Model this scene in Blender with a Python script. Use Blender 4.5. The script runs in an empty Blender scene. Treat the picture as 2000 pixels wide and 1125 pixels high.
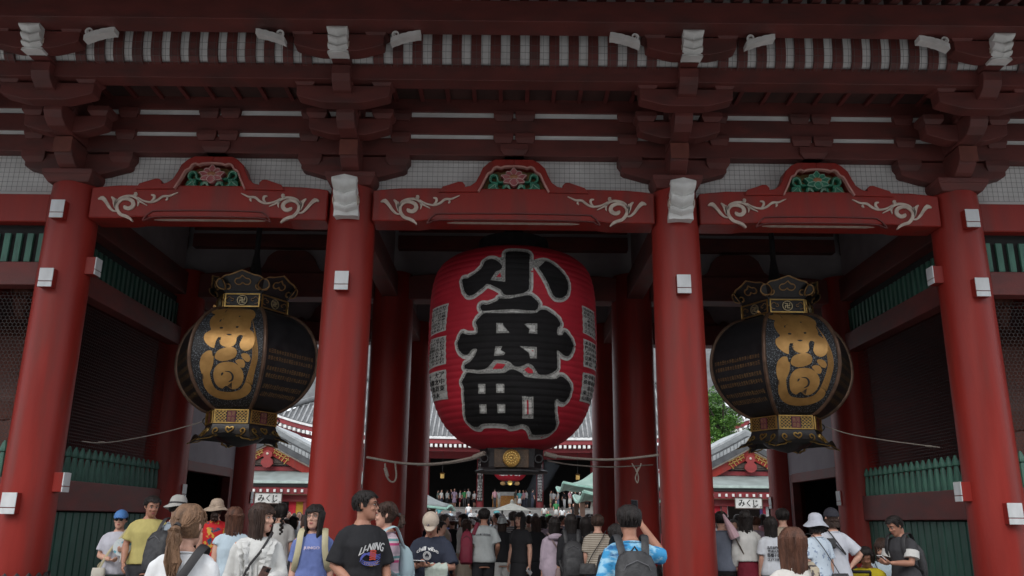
import bpy, bmesh, math, random
from mathutils import Vector, Matrix, noise
R = math.radians
PI = math.pi
random.seed(7)
scene = bpy.context.scene
COL = scene.collection

# ------------------------------------------------------------------ camera
F_PX = 1638.0
PITCH = math.atan(0.278)
ROLL = R(0.6)
CAM = Vector((0.0, -11.8, 1.52))
_cp, _sp, _cr, _sr = math.cos(PITCH), math.sin(PITCH), math.cos(ROLL), math.sin(ROLL)
fwd = Vector((0, _cp, _sp)); up0 = Vector((0, -_sp, _cp)); rt0 = Vector((1, 0, 0))
rt = rt0 * _cr + up0 * _sr
up = up0 * _cr - rt0 * _sr
cam_data = bpy.data.cameras.new('camera')
cam = bpy.data.objects.new('camera', cam_data)
COL.objects.link(cam)
cam.matrix_world = Matrix(((rt.x, up.x, -fwd.x, CAM.x), (rt.y, up.y, -fwd.y, CAM.y), (rt.z, up.z, -fwd.z, CAM.z), (0, 0, 0, 1)))
cam_data.sensor_width = 36.0
cam_data.lens = 36.0 * F_PX / 2000.0
cam_data.clip_end = 2000.0
scene.camera = cam

def ray(px, py):
    a = px - 1000.0; b = 562.5 - py
    return fwd * F_PX + rt * a + up * b
def P(px, py, Y):
    """the point of the place seen at (px, py) of the photograph on the upright plane y = Y"""
    d = ray(px, py); t = (Y - CAM.y) / d.y
    return CAM + d * t

# ------------------------------------------------------------------ world, sun, exposure
SUN_EL, SUN_AZ = 40.0, 202.0      # behind and left of the camera, behind thin cloud
world = bpy.data.worlds.new('World'); scene.world = world; world.use_nodes = True
wn, wl = world.node_tree.nodes, world.node_tree.links
wn.clear()
sky = wn.new('ShaderNodeTexSky'); sky.sky_type = 'NISHITA'; sky.sun_disc = False
sky.sun_elevation = R(SUN_EL); sky.sun_rotation = R(SUN_AZ); sky.air_density = 1.0; sky.dust_density = 3.0; sky.ozone_density = 1.0
tc = wn.new('ShaderNodeTexCoord'); nz = wn.new('ShaderNodeTexNoise')
nz.inputs['Scale'].default_value = 2.2; nz.inputs['Detail'].default_value = 7; nz.inputs['Roughness'].default_value = .6
cr_ = wn.new('ShaderNodeMapRange'); cr_.inputs[1].default_value = .3; cr_.inputs[2].default_value = .7
cr_.inputs[3].default_value = 7.6; cr_.inputs[4].default_value = 10.0
cc = wn.new('ShaderNodeCombineColor')
mx = wn.new('ShaderNodeMix'); mx.data_type = 'RGBA'; mx.inputs['Factor'].default_value = .88
vm = wn.new('ShaderNodeVectorMath'); vm.operation = 'SCALE'; vm.inputs[0].default_value = (.95, .985, 1.04)
bg = wn.new('ShaderNodeBackground'); bg.inputs['Strength'].default_value = 0.112
wo = wn.new('ShaderNodeOutputWorld')
wl.new(tc.outputs['Generated'], nz.inputs['Vector']); wl.new(nz.outputs['Fac'], cr_.inputs[0])
wl.new(cr_.outputs[0], vm.inputs['Scale'])
wl.new(sky.outputs[0], mx.inputs['A']); wl.new(vm.outputs[0], mx.inputs['B'])
wl.new(mx.outputs['Result'], bg.inputs['Color']); wl.new(bg.outputs[0], wo.inputs[0])
sl = bpy.data.lights.new('sun', 'SUN'); sl.energy = .72; sl.angle = R(28); sl.color = (1.0, .96, .9)
so = bpy.data.objects.new('sun', sl); COL.objects.link(so)
# rotation: sun_rotation is clockwise from +Y seen from above
_sd = Vector((math.sin(R(SUN_AZ)) * math.cos(R(SUN_EL)), math.cos(R(SUN_AZ)) * math.cos(R(SUN_EL)), math.sin(R(SUN_EL))))
so.rotation_euler = _sd.to_track_quat('Z', 'Y').to_euler()
so.location = _sd * 60
scene.view_settings.view_transform = 'Standard'
scene.view_settings.look = 'None'
scene.view_settings.exposure = 0.72
scene.view_settings.gamma = 1.0
scene.view_settings.use_curve_mapping = False
scene.cycles.max_bounces = 8
scene.cycles.diffuse_bounces = 5
scene.cycles.glossy_bounces = 3

# ------------------------------------------------------------------ materials
MATS = {}
def mat(name, col, rough=.6, col2=None, scale=4.0, stretch=(1, 1, 1), bump=0.0, bscale=None, metal=0.0, spec=.5, contrast=(.35, .65), coord='w', detail=6.0, kind='noise', extra=None):
    if name in MATS: return MATS[name]
    m = bpy.data.materials.new(name); m.use_nodes = True
    n, l = m.node_tree.nodes, m.node_tree.links
    b = n['Principled BSDF']
    b.inputs['Roughness'].default_value = rough; b.inputs['Metallic'].default_value = metal
    b.inputs['Specular IOR Level'].default_value = spec
    if coord == 'w':
        g = n.new('ShaderNodeNewGeometry'); src = g.outputs['Position']
    else:
        g = n.new('ShaderNodeTexCoord'); src = g.outputs['Object']
    mp = n.new('ShaderNodeMapping'); mp.inputs['Scale'].default_value = stretch
    l.new(src, mp.inputs['Vector'])
    if kind == 'voronoi':
        t = n.new('ShaderNodeTexVoronoi'); t.inputs['Scale'].default_value = scale; fac = t.outputs['Distance']
    elif kind == 'wave':
        t = n.new('ShaderNodeTexWave'); t.inputs['Scale'].default_value = scale; t.inputs['Distortion'].default_value = 1.5; t.inputs['Detail'].default_value = 3; fac = t.outputs['Fac']
    else:
        t = n.new('ShaderNodeTexNoise'); t.inputs['Scale'].default_value = scale; t.inputs['Detail'].default_value = detail; fac = t.outputs['Fac']
    l.new(mp.outputs[0], t.inputs['Vector'])
    c2 = col2 if col2 else tuple(c * .72 for c in col)
    r = n.new('ShaderNodeValToRGB'); r.color_ramp.elements[0].position = contrast[0]; r.color_ramp.elements[1].position = contrast[1]
    r.color_ramp.elements[0].color = (*c2, 1); r.color_ramp.elements[1].color = (*col, 1)
    l.new(fac, r.inputs[0])
    out = r.outputs[0]
    if extra:      # large scale wear: (colour, scale, lo, hi)
        t2 = n.new('ShaderNodeTexNoise'); t2.inputs['Scale'].default_value = extra[1]; t2.inputs['Detail'].default_value = 5
        l.new(mp.outputs[0], t2.inputs['Vector'])
        mr = n.new('ShaderNodeMapRange'); mr.inputs[1].default_value = extra[2]; mr.inputs[2].default_value = extra[3]
        l.new(t2.outputs['Fac'], mr.inputs[0])
        mm = n.new('ShaderNodeMix'); mm.data_type = 'RGBA'; l.new(mr.outputs[0], mm.inputs['Factor'])
        l.new(out, mm.inputs['A']); mm.inputs['B'].default_value = (*extra[0], 1); out = mm.outputs['Result']
    l.new(out, b.inputs['Base Color'])
    if rough > .15 and metal < .5:
        rr = n.new('ShaderNodeMapRange'); rr.inputs[3].default_value = max(0, rough - .1); rr.inputs[4].default_value = min(1, rough + .12)
        l.new(fac, rr.inputs[0]); l.new(rr.outputs[0], b.inputs['Roughness'])
    if bump:
        bt = n.new('ShaderNodeTexNoise'); bt.inputs['Scale'].default_value = bscale or scale * 3; bt.inputs['Detail'].default_value = 4
        l.new(mp.outputs[0], bt.inputs['Vector'])
        bp = n.new('ShaderNodeBump'); bp.inputs['Strength'].default_value = bump; bp.inputs['Distance'].default_value = .02
        l.new(bt.outputs['Fac'], bp.inputs['Height']); l.new(bp.outputs[0], b.inputs['Normal'])
    MATS[name] = m
    return m

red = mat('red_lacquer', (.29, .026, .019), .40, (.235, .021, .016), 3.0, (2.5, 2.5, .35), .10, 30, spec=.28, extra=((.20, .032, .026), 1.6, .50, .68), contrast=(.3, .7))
red_up = mat('red_shaded_timber', (.155, .036, .030), .6, (.10, .028, .024), 2.5, (1, 1, 2.5), .12, 30, extra=((.07, .03, .027), 1.6, .5, .75), contrast=(.3, .7))  # under-eave and interior shade worked into a duller red
red_dk = mat('red_lacquer_dark', (.17, .034, .030), .6, (.10, .024, .022), 2.5, (1, 1, 2.5), .15, 30, contrast=(.3, .7))  # darker, duller red for rails, boards and back walls
red_or = mat('red_orange_endgrain', (.17, .045, .03), .6, (.12, .03, .02), 5)
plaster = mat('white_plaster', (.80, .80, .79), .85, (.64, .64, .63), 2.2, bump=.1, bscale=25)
plaster_in = mat('inner_shaded_plaster', (.32, .30, .31), .85, (.24, .22, .23), 1.6, bump=.1, bscale=25)  # white plaster with the interior shade mixed into its colour
white_metal = mat('white_painted_cap', (.70, .72, .74), .45, (.55, .57, .58), 6, (1, 1, .4), .06, 30)
white_wood = mat('white_painted_carving', (.76, .76, .74), .5, (.60, .60, .58), 5, bump=.1)
cream = mat('cream_carved_line', (.62, .53, .45), .55, (.45, .36, .30), 9)
pinkline = mat('pink_carved_line', (.50, .26, .22), .55, (.40, .18, .16), 9)
green = mat('green_painted_wood', (.038, .118, .09), .55, (.024, .075, .058), 5, (3, 3, .6), .12, 30, extra=((.04, .09, .07), 2.0, .5, .75))  # passage shade worked in, duller than the picket green
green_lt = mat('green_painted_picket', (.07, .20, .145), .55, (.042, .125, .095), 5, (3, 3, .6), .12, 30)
ceil = mat('dark_ceiling_board', (.085, .035, .03), .8, (.05, .025, .022), 3)
dark = mat('dark_void', (.02, .018, .018), .9, (.012, .012, .012), 2)  # near-black colour standing in for unlit depth
wire = mat('wire_netting', (.12, .12, .12), .5, metal=.0)
stone = mat('grey_stone', (.32, .31, .30), .8, (.22, .215, .21), 6, bump=.3, bscale=40)
bronze_dk = mat('dark_bronze', (.028, .026, .027), .38, (.016, .016, .018), 12, bump=.15, metal=.0, spec=.6)
gold = mat('gilt_metal', (.62, .42, .14), .36, (.46, .28, .09), 8, bump=.1, metal=.85)
gold_dim = mat('dull_gilt', (.46, .28, .11), .45, (.30, .17, .07), 10, metal=.3)
bronze_fr = mat('brown_bronze_frame', (.22, .13, .085), .42, (.13, .08, .055), 8, metal=.5)
rope_m = mat('pale_rope', (.36, .31, .27), .85, (.24, .2, .17), 60)
black_paint = mat('black_brush_paint', (.014, .013, .014), .7, (.009, .009, .009), 5, bump=.1, spec=.18)
lantern_red = mat('lantern_red_cloth', (.47, .012, .03), .65, (.38, .009, .024), 2.2, bump=.1, bscale=18)

# ------------------------------------------------------------------ mesh helpers
def T0(u, v, w): return (u, w, v)          # prism in the x-z plane, thickness along y
def cat_rom(pts, n=4, closed=False):
    out = []; N = len(pts)
    def g(i): return Vector(pts[i % N]) if closed else Vector(pts[max(0, min(N - 1, i))])
    for i in range(N if closed else N - 1):
        p0, p1, p2, p3 = g(i - 1), g(i), g(i + 1), g(i + 2)
        for k in range(n):
            t = k / n
            out.append(.5 * ((2 * p1) + (p2 - p0) * t + (2 * p0 - 5 * p1 + 4 * p2 - p3) * t * t + (3 * p1 - p0 - 3 * p2 + p3) * t ** 3))
    if not closed: out.append(Vector(pts[-1]))
    return out
def chaikin(pts, it=1):
    for _ in range(it):
        o = []
        for i in range(len(pts)):
            a, b = Vector(pts[i]), Vector(pts[(i + 1) % len(pts)])
            o += [a * .8 + b * .2, a * .2 + b * .8]
        pts = o
    return pts
class MB:
    def __init__(s): s.v = []; s.f = []; s.m = []; s.mi = 0
    def add(s, vs, fs):
        n = len(s.v); s.v += [tuple(v) for v in vs]
        for f in fs: s.f.append(tuple(i + n for i in f)); s.m.append(s.mi)
        return s
    def box(s, x0, x1, y0, y1, z0, z1):
        return s.add([(x0, y0, z0), (x1, y0, z0), (x1, y1, z0), (x0, y1, z0), (x0, y0, z1), (x1, y0, z1), (x1, y1, z1), (x0, y1, z1)],
                     [(3, 2, 1, 0), (4, 5, 6, 7), (0, 1, 5, 4), (1, 2, 6, 5), (2, 3, 7, 6), (3, 0, 4, 7)])
    def frus(s, x, y, z0, z1, w0, d0, w1, d1):
        v = []
        for z, w, d in ((z0, w0, d0), (z1, w1, d1)):
            v += [(x - w / 2, y - d / 2, z), (x + w / 2, y - d / 2, z), (x + w / 2, y + d / 2, z), (x - w / 2, y + d / 2, z)]
        return s.add(v, [(3, 2, 1, 0), (4, 5, 6, 7), (0, 1, 5, 4), (1, 2, 6, 5), (2, 3, 7, 6), (3, 0, 4, 7)])
    def obox(s, M, sx, sy, sz):
        v = [M @ Vector((a * sx / 2, b * sy / 2, c * sz / 2)) for c in (-1, 1) for a, b in ((-1, -1), (1, -1), (1, 1), (-1, 1))]
        return s.add(v, [(3, 2, 1, 0), (4, 5, 6, 7), (0, 1, 5, 4), (1, 2, 6, 5), (2, 3, 7, 6), (3, 0, 4, 7)])
    def tube(s, path, rad, seg=8, cap=True, flat=None, side=None):
        path = [Vector(p) for p in path]; N = len(path)
        if not hasattr(rad, '__len__'): rad = [rad] * N
        vs = []; ref = None
        for i, p in enumerate(path):
            d = (path[min(N - 1, i + 1)] - path[max(0, i - 1)])
            if d.length < 1e-9: d = Vector((0, 0, 1))
            d.normalize()
            if ref is None:
                ref = Vector(side) if side else (Vector((1, 0, 0)) if abs(d.x) < .8 else Vector((0, 1, 0)))
            ref = (ref - d * ref.dot(d)); ref.normalize()
            b = d.cross(ref)
            ra = rad[i] if hasattr(rad[i], '__len__') else (rad[i], rad[i] * (flat or 1))
            for k in range(seg):
                a = 2 * PI * k / seg
                vs.append(p + ref * (math.cos(a) * ra[0]) + b * (math.sin(a) * ra[1]))
        fs = []
        for i in range(N - 1):
            for k in range(seg):
                k2 = (k + 1) % seg
                fs.append((i * seg + k, i * seg + k2, (i + 1) * seg + k2, (i + 1) * seg + k))
        if cap:
            fs.append(tuple(range(seg - 1, -1, -1))); fs.append(tuple((N - 1) * seg + k for k in range(seg)))
        return s.add(vs, fs)
    def lathe(s, prof, c=(0, 0, 0), seg=32, a0=0.0, cap=False):
        vs = []; N = len(prof)
        for z, r in prof:
            for k in range(seg):
                a = a0 + 2 * PI * k / seg
                vs.append((c[0] + r * math.sin(a), c[1] - r * math.cos(a), c[2] + z))
        fs = []
        for i in range(N - 1):
            for k in range(seg):
                k2 = (k + 1) % seg
                fs.append((i * seg + k, i * seg + k2, (i + 1) * seg + k2, (i + 1) * seg + k))
        if cap:
            fs.append(tuple(range(seg - 1, -1, -1))); fs.append(tuple((N - 1) * seg + k for k in range(seg)))
        return s.add(vs, fs)
    def prism(s, poly, w0, w1, T=T0):
        N = len(poly)
        vs = [T(p[0], p[1], w0) for p in poly] + [T(p[0], p[1], w1) for p in poly]
        fs = [tuple(range(N)), tuple(range(2 * N - 1, N - 1, -1))]
        for i in range(N):
            j = (i + 1) % N; fs.append((i, i + N, j + N, j))
        return s.add(vs, fs)
    def stroke(s, pts, wid, w0, w1, T=T0, smooth=3):
        n0 = len(pts); L = cat_rom([Vector((p[0], p[1], 0)) for p in pts], smooth) if smooth else [Vector((p[0], p[1], 0)) for p in pts]
        N = len(L)
        def W(i):
            if not hasattr(wid, '__len__'): return wid
            t = i / (N - 1) * (len(wid) - 1); k = min(len(wid) - 2, int(t)); return wid[k] + (wid[k + 1] - wid[k]) * (t - k)
        A = []; B = []
        for i, p in enumerate(L):
            d = L[min(N - 1, i + 1)] - L[max(0, i - 1)]
            if d.length < 1e-9: d = Vector((1, 0, 0))
            d.normalize(); nn = Vector((-d.y, d.x, 0)) * W(i) / 2
            A.append(p + nn); B.append(p - nn)
        vs = []
        for i in range(N):
            vs += [T(A[i].x, A[i].y, w0), T(B[i].x, B[i].y, w0), T(A[i].x, A[i].y, w1), T(B[i].x, B[i].y, w1)]
        fs = []
        for i in range(N - 1):
            a = i * 4; b = a + 4
            fs += [(a, b, b + 1, a + 1), (a + 2, a + 3, b + 3, b + 2), (a, a + 2, b + 2, b), (a + 1, b + 1, b + 3, a + 3)]
        fs += [(0, 1, 3, 2), (4 * N - 4, 4 * N - 2, 4 * N - 1, 4 * N - 3)]
        return s.add(vs, fs)
    def ell(s, c, r, seg=12, rings=8, M=None):
        vs = []; c = Vector(c)
        for i in range(1, rings):
            t = PI * i / rings
            for k in range(seg):
                a = 2 * PI * k / seg
                v = Vector((r[0] * math.sin(t) * math.cos(a), r[1] * math.sin(t) * math.sin(a), -r[2] * math.cos(t)))
                vs.append(c + (M @ v if M else v))
        b = Vector((0, 0, -r[2])); t_ = Vector((0, 0, r[2]))
        vs += [c + (M @ b if M else b), c + (M @ t_ if M else t_)]
        nb = (rings - 1) * seg
        fs = [(nb, (k + 1) % seg, k) for k in range(seg)] + [(nb + 1, (rings - 2) * seg + k, (rings - 2) * seg + (k + 1) % seg) for k in range(seg)]
        for i in range(rings - 2):
            for k in range(seg):
                k2 = (k + 1) % seg
                fs.append((i * seg + k, i * seg + k2, (i + 1) * seg + k2, (i + 1) * seg + k))
        return s.add(vs, fs)
    def mesh(s, name, mats, smooth=False, fix=True):
        me = bpy.data.meshes.new(name)
        me.from_pydata(s.v, [], s.f)
        if fix:
            bm = bmesh.new(); bm.from_mesh(me); bmesh.ops.recalc_face_normals(bm, faces=bm.faces); bm.to_mesh(me); bm.free()
        if not isinstance(mats, (list, tuple)): mats = [mats]
        for m in mats: me.materials.append(m)
        if len(mats) > 1: me.polygons.foreach_set('material_index', s.m)
        if smooth:
            me.polygons.foreach_set('use_smooth', [True] * len(me.polygons))
            if smooth == 'auto': me.set_sharp_from_angle(angle=R(35))
        return me
    def build(s, name, mats, parent=None, smooth=False, loc=(0, 0, 0), rz=0, bevel=0, fix=True):
        o = bpy.data.objects.new(name, s.mesh(name, mats, smooth, fix))
        return put(o, parent, loc, rz, bevel)
def put(o, parent=None, loc=(0, 0, 0), rz=0, bevel=0):
    COL.objects.link(o); o.parent = parent; o.location = loc; o.rotation_euler = (0, 0, rz)
    if bevel:
        b = o.modifiers.new('bevel', 'BEVEL'); b.width = bevel; b.segments = 2; b.limit_method = 'ANGLE'; b.harden_normals = False
    return o
def inst(name, me, parent=None, loc=(0, 0, 0), rz=0, sc=None, bevel=0):
    o = bpy.data.objects.new(name, me); put(o, parent, loc, rz, bevel)
    if sc: o.scale = sc
    return o
def thing(name, label, cat, loc=(0, 0, 0), rz=0, group=None):
    o = bpy.data.objects.new(name, None); COL.objects.link(o); o.location = loc; o.rotation_euler = (0, 0, rz)
    o.empty_display_size = .2
    o['label'] = label; o['category'] = cat
    if group: o['group'] = group
    return o
def struct(o, kind='structure'):
    o['kind'] = kind; return o
def dup(root, loc=None, rz=None, label=None, sc=None, parent=None):
    r = root.copy(); COL.objects.link(r)
    if parent is not None: r.parent = parent
    if loc is not None: r.location = loc
    if rz is not None: r.rotation_euler = (0, 0, rz)
    if sc: r.scale = sc
    if label: r['label'] = label
    for ch in root.children:
        dup(ch, parent=r)
    return r
_tc = {}
def glyphs(txt, font=None):
    """flat outline mesh of a line of writing: vertices (x, y), faces, width, height"""
    if txt in _tc: return _tc[txt]
    c = bpy.data.curves.new('t', 'FONT'); c.body = txt; c.resolution_u = 2
    o = bpy.data.objects.new('t', c); me = bpy.data.meshes.new_from_object(o)
    vs = [tuple(v.co)[:2] for v in me.vertices]; fs = [tuple(p.vertices) for p in me.polygons]
    bpy.data.objects.remove(o); bpy.data.curves.remove(c); bpy.data.meshes.remove(me)
    if not vs: return ([], [], 1, 1)
    x0 = min(v[0] for v in vs); x1 = max(v[0] for v in vs); y0 = min(v[1] for v in vs); y1 = max(v[1] for v in vs)
    vs = [((v[0] - x0) / max(1e-6, x1 - x0), (v[1] - y0) / max(1e-6, y1 - y0)) for v in vs]
    _tc[txt] = (vs, fs, x1 - x0, y1 - y0)
    return _tc[txt]
def text_on(mb, txt, mapf, bold=0):
    """mapf(u, v) with u, v in 0..1 over the text's box"""
    vs, fs, w, h = glyphs(txt)
    if vs: mb.add([mapf(u, v) for u, v in vs], fs)
    if vs and bold:
        for du in (-bold, bold): mb.add([mapf(u + du, v) for u, v in vs], fs)
    return w, h
def box(name, m, parent, *b, bevel=.008):
    return MB().box(*b).build(name, m, parent, bevel=bevel)
def flat(poly, cu=(), cv=()):
    """a flat face cut along the lines u = cu and v = cv (for laying on a curved surface)"""
    bm = bmesh.new(); vs = [bm.verts.new((p[0], p[1], 0)) for p in poly]
    f = bm.faces.new(vs); bmesh.ops.triangulate(bm, faces=[f])
    for axis, cuts in ((0, cu), (1, cv)):
        lo = min(p[axis] for p in poly); hi = max(p[axis] for p in poly)
        for c in cuts:
            if lo < c < hi:
                co = (c, 0, 0) if axis == 0 else (0, c, 0); no = (1, 0, 0) if axis == 0 else (0, 1, 0)
                bmesh.ops.bisect_plane(bm, geom=bm.verts[:] + bm.edges[:] + bm.faces[:], plane_co=co, plane_no=no, dist=1e-6)
    bm.verts.index_update()
    out = ([(v.co.x, v.co.y) for v in bm.verts], [tuple(v.index for v in f.verts) for f in bm.faces])
    bm.free(); return out
# ================================================================== GROUND
gm = mat('courtyard_paving', (.36, .355, .34), .75, (.25, .245, .235), 1.2, bump=.15, bscale=30, extra=((.18, .175, .17), .6, .55, .8))
g = MB(); g.add([(-400, -60, -.004), (400, -60, -.004), (400, 900, -.004), (-400, 900, -.004)], [(0, 1, 2, 3)])
struct(g.build('ground', gm))
am = mat('forecourt_paving', (.30, .295, .28), .85, (.21, .206, .2), 2.5, bump=.2, bscale=40)
g = MB(); g.add([(-60, -70, 0), (60, -70, 0), (60, -1.2, 0), (-60, -1.2, 0)], [(0, 1, 2, 3)]); struct(g.build('forecourt', am))
# stone slabs of the path through the gate
slab_me = []
path = thing('paved_path', 'grey stone slab path running through the gate to the hall', 'path'); del path['category']; del path['label']; struct(path)
for j in range(24):
    for i in range(10):
        w = 1.2; d = 1.0
        x = -6 + i * w + (.6 if j % 2 else 0); y = -9.5 + j * d
        if not slab_me:
            for k in range(3): slab_me.append(MB().box(-.592, .592, -.492, .492, -.05, .006 + k * .0025).mesh('slab', mat('slab_stone', (.2, .195, .19), .8, (.13, .127, .123), 6, bump=.3, bscale=40)))
        inst('paving_slab', slab_me[(i * 7 + j * 3) % 3], path, (x, y, .002))

# ================================================================== GATE
gate = thing('temple_gate', 'huge red lacquered temple gate with thick columns, carved beams and deep eaves', 'gate')
CX = [-10.6, -6.56, -2.4, 2.42, 6.62, 10.7]
CY = [0.0, 4.5, 8.8]
col_prof = [(.60, .362), (1.6, .36), (3.2, .356), (5.0, .35), (6.1, .342), (6.28, .33)]
col_me = MB().lathe([(z, r) for z, r in col_prof], seg=40, cap=True).mesh('column', red, 'auto')
col2_me = MB().lathe([(z, r * 1.12) for z, r in col_prof], seg=40, cap=True).mesh('column', red, 'auto')
collar = MB()
NS = 18; zz = []
rr = .405
# bronze lotus collar with a pointed petal rim
cv = []; cf = []
for k in range(NS * 2):
    a = 2 * PI * k / (NS * 2); top = .81 if k % 2 else .735
    cv += [(math.sin(a) * (rr + .06), -math.cos(a) * (rr + .06), .46), (math.sin(a) * (rr + .012), -math.cos(a) * (rr + .012), .71), (math.sin(a) * rr, -math.cos(a) * rr, top), (math.sin(a) * .372, -math.cos(a) * .372, top - .01)]
for k in range(NS * 2):
    a = k * 4; b = ((k + 1) % (NS * 2)) * 4
    for q in range(3): cf.append((a + q, b + q, b + q + 1, a + q + 1))
collar.add(cv, cf)
collar_me = collar.mesh('collar', bronze_dk)
base_me = MB().lathe([(0, .62), (.3, .60), (.42, .52), (.47, .45)], seg=32, cap=True).mesh('base_stone', stone, 'auto')
tip_me = MB().box(-.1, .1, -.19, 0, -.14, .14).mesh('beam_end', red)
cap1 = MB().box(-.102, .102, -.205, -.188, -.052, .142).mesh('end_plate', white_metal)
cap2 = MB().box(-.102, .102, -.205, -.188, -.142, -.064).mesh('end_plate', white_metal)
def tenon(c, x, y, z, rz, s=1.0):
    for me in (tip_me, cap1, cap2):
        o = inst('beam_end' if me is tip_me else 'end_plate', me, c, (x, y, z), rz, (s, s, s), .004)
for iy, y in enumerate(CY):
    for ix, x in enumerate(CX):
        c = inst('column', col_me if iy == 0 else col2_me, gate, (x + ((.02, .035)[iy - 1] * (1 if x < 0 else -1) if iy and ix in (2, 3) else 0), y, 0), sc=((1.035, 1.035, 1) if iy == 1 and ix in (2, 3) else None))
        inst('collar', collar_me, c, (0, 0, 0)); inst('base_stone', base_me, c, (0, 0, 0))
        if iy == 0:
            zs = [4.76] if ix in (2, 3) else [5.79, 4.76, 1.68]
            for z in zs: tenon(c, 0, -.27, z, 0, .96)
        if ix in (1, 4):
            s = 1 if ix == 1 else -1
            for z in ([5.05, 1.97] if iy == 0 else [2.0]):
                tenon(c, (.30 if iy == 0 else .235) * s, -.0, z, PI / 2 * s, .92)

def mirror(p): return [(-a, b) for a, b in p]
def L(px, py, Y=-.22):
    v = P(px, py, Y); return (v.x - .02, v.z)
# ---- rainbow beam carved with vines, built for a bay of width w
def beam_poly(hw):
    top = [(-hw, 6.215), (-hw + .12, 6.235), (-hw + .4, 6.262), (-hw + .9, 6.27), (hw - .9, 6.27), (hw - .4, 6.262), (hw - .12, 6.235), (hw, 6.215)]
    bot = [(hw, 5.742), (hw * .68, 5.742), (hw * .60, 5.765), (-hw * .60, 5.765), (-hw * .68, 5.742), (-hw, 5.742)]
    return top + bot
VX = 730; VY = 290; VS = 6.618
def c6(pts): return [L(VX + a / VS, VY + b / VS, -.26) for a, b in pts]
vine = [
    (c6([(95, 685), (150, 670), (200, 720), (250, 790), (300, 835), (345, 840)]), [.01, .05, .035, .03, .02, .012]),
    (c6([(560, 970), (520, 930), (470, 905), (400, 880), (350, 810), (350, 740), (400, 690), (470, 680), (540, 710), (555, 765), (510, 805), (455, 795), (455, 770)]), [.012, .03, .034, .036, .036, .036, .036, .04, .045, .045, .04, .03]),
    (c6([(335, 740), (370, 680), (440, 650), (520, 645), (580, 665), (640, 715), (735, 765)]), [.012, .022, .026, .028, .026, .022, .006]),
    (c6([(265, 655), (300, 690), (310, 740), (320, 800)]), [.012, .036, .03, .008]),
    (c6([(330, 680), (320, 730), (325, 800)]), [.006, .018, .008]),
    (c6([(540, 640), (575, 630), (575, 610), (555, 615)]), [.014, .03, .03, .018]),
    (c6([(600, 655), (680, 705), (780, 725), (860, 700), (930, 650), (1010, 645), (1070, 620), (1118, 600)]), [.006, .018, .022, .024, .026, .02, .014, .005]),
    (c6([(775, 630), (815, 640), (815, 680), (780, 715)]), [.01, .028, .026, .01]),
    (c6([(975, 655), (990, 680), (970, 700)]), [.01, .022, .01]),
    (c6([(600, 690), (620, 730), (610, 775)]), [.01, .02, .005]),
]
groove = c6([(690, 960), (740, 890), (800, 850), (880, 833), (1853, 833)])
groove2 = c6([(690, 962), (760, 935), (860, 912), (1853, 912)])
kae_out = [L(a, b, -.15) for a, b in [(859, 375), (866.7, 364), (881, 359.5), (897.7, 354.2), (905.3, 355), (910.6, 361), (909.8, 364.8), (920.4, 362.5), (931, 355), (938.5, 341.4), (944.6, 327.8), (956.7, 317.2), (968.7, 311.5)]]
kae_in = [L(a, b, -.15) for a, b in [(936, 374.5), (944.4, 359.6), (950, 348.4), (954.8, 339.6), (962, 336), (966, 329.2), (973.2, 326.4), (979.6, 328.8), (986, 326.4), (1004.4, 325.5)]]
kx = L(1004.8, 340, -.15)[0]
kae_out = [(a - kx, b) for a, b in kae_out]; kae_in = [(a - kx, b) for a, b in kae_in]
kae_in[-1] = (0, kae_in[-1][1])
pink = mat('lotus_pink', (.42, .13, .13), .5, (.30, .06, .07), 12)
petal_edge = mat('petal_edge', (.56, .36, .33), .5)
leafg = mat('carved_leaf_green', (.03, .22, .13), .5, (.02, .13, .08), 12)
leafedge = mat('carved_leaf_edge', (.25, .45, .33), .5)
ochre = mat('ochre_board', (.36, .26, .10), .7, (.26, .17, .07), 6)
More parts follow.
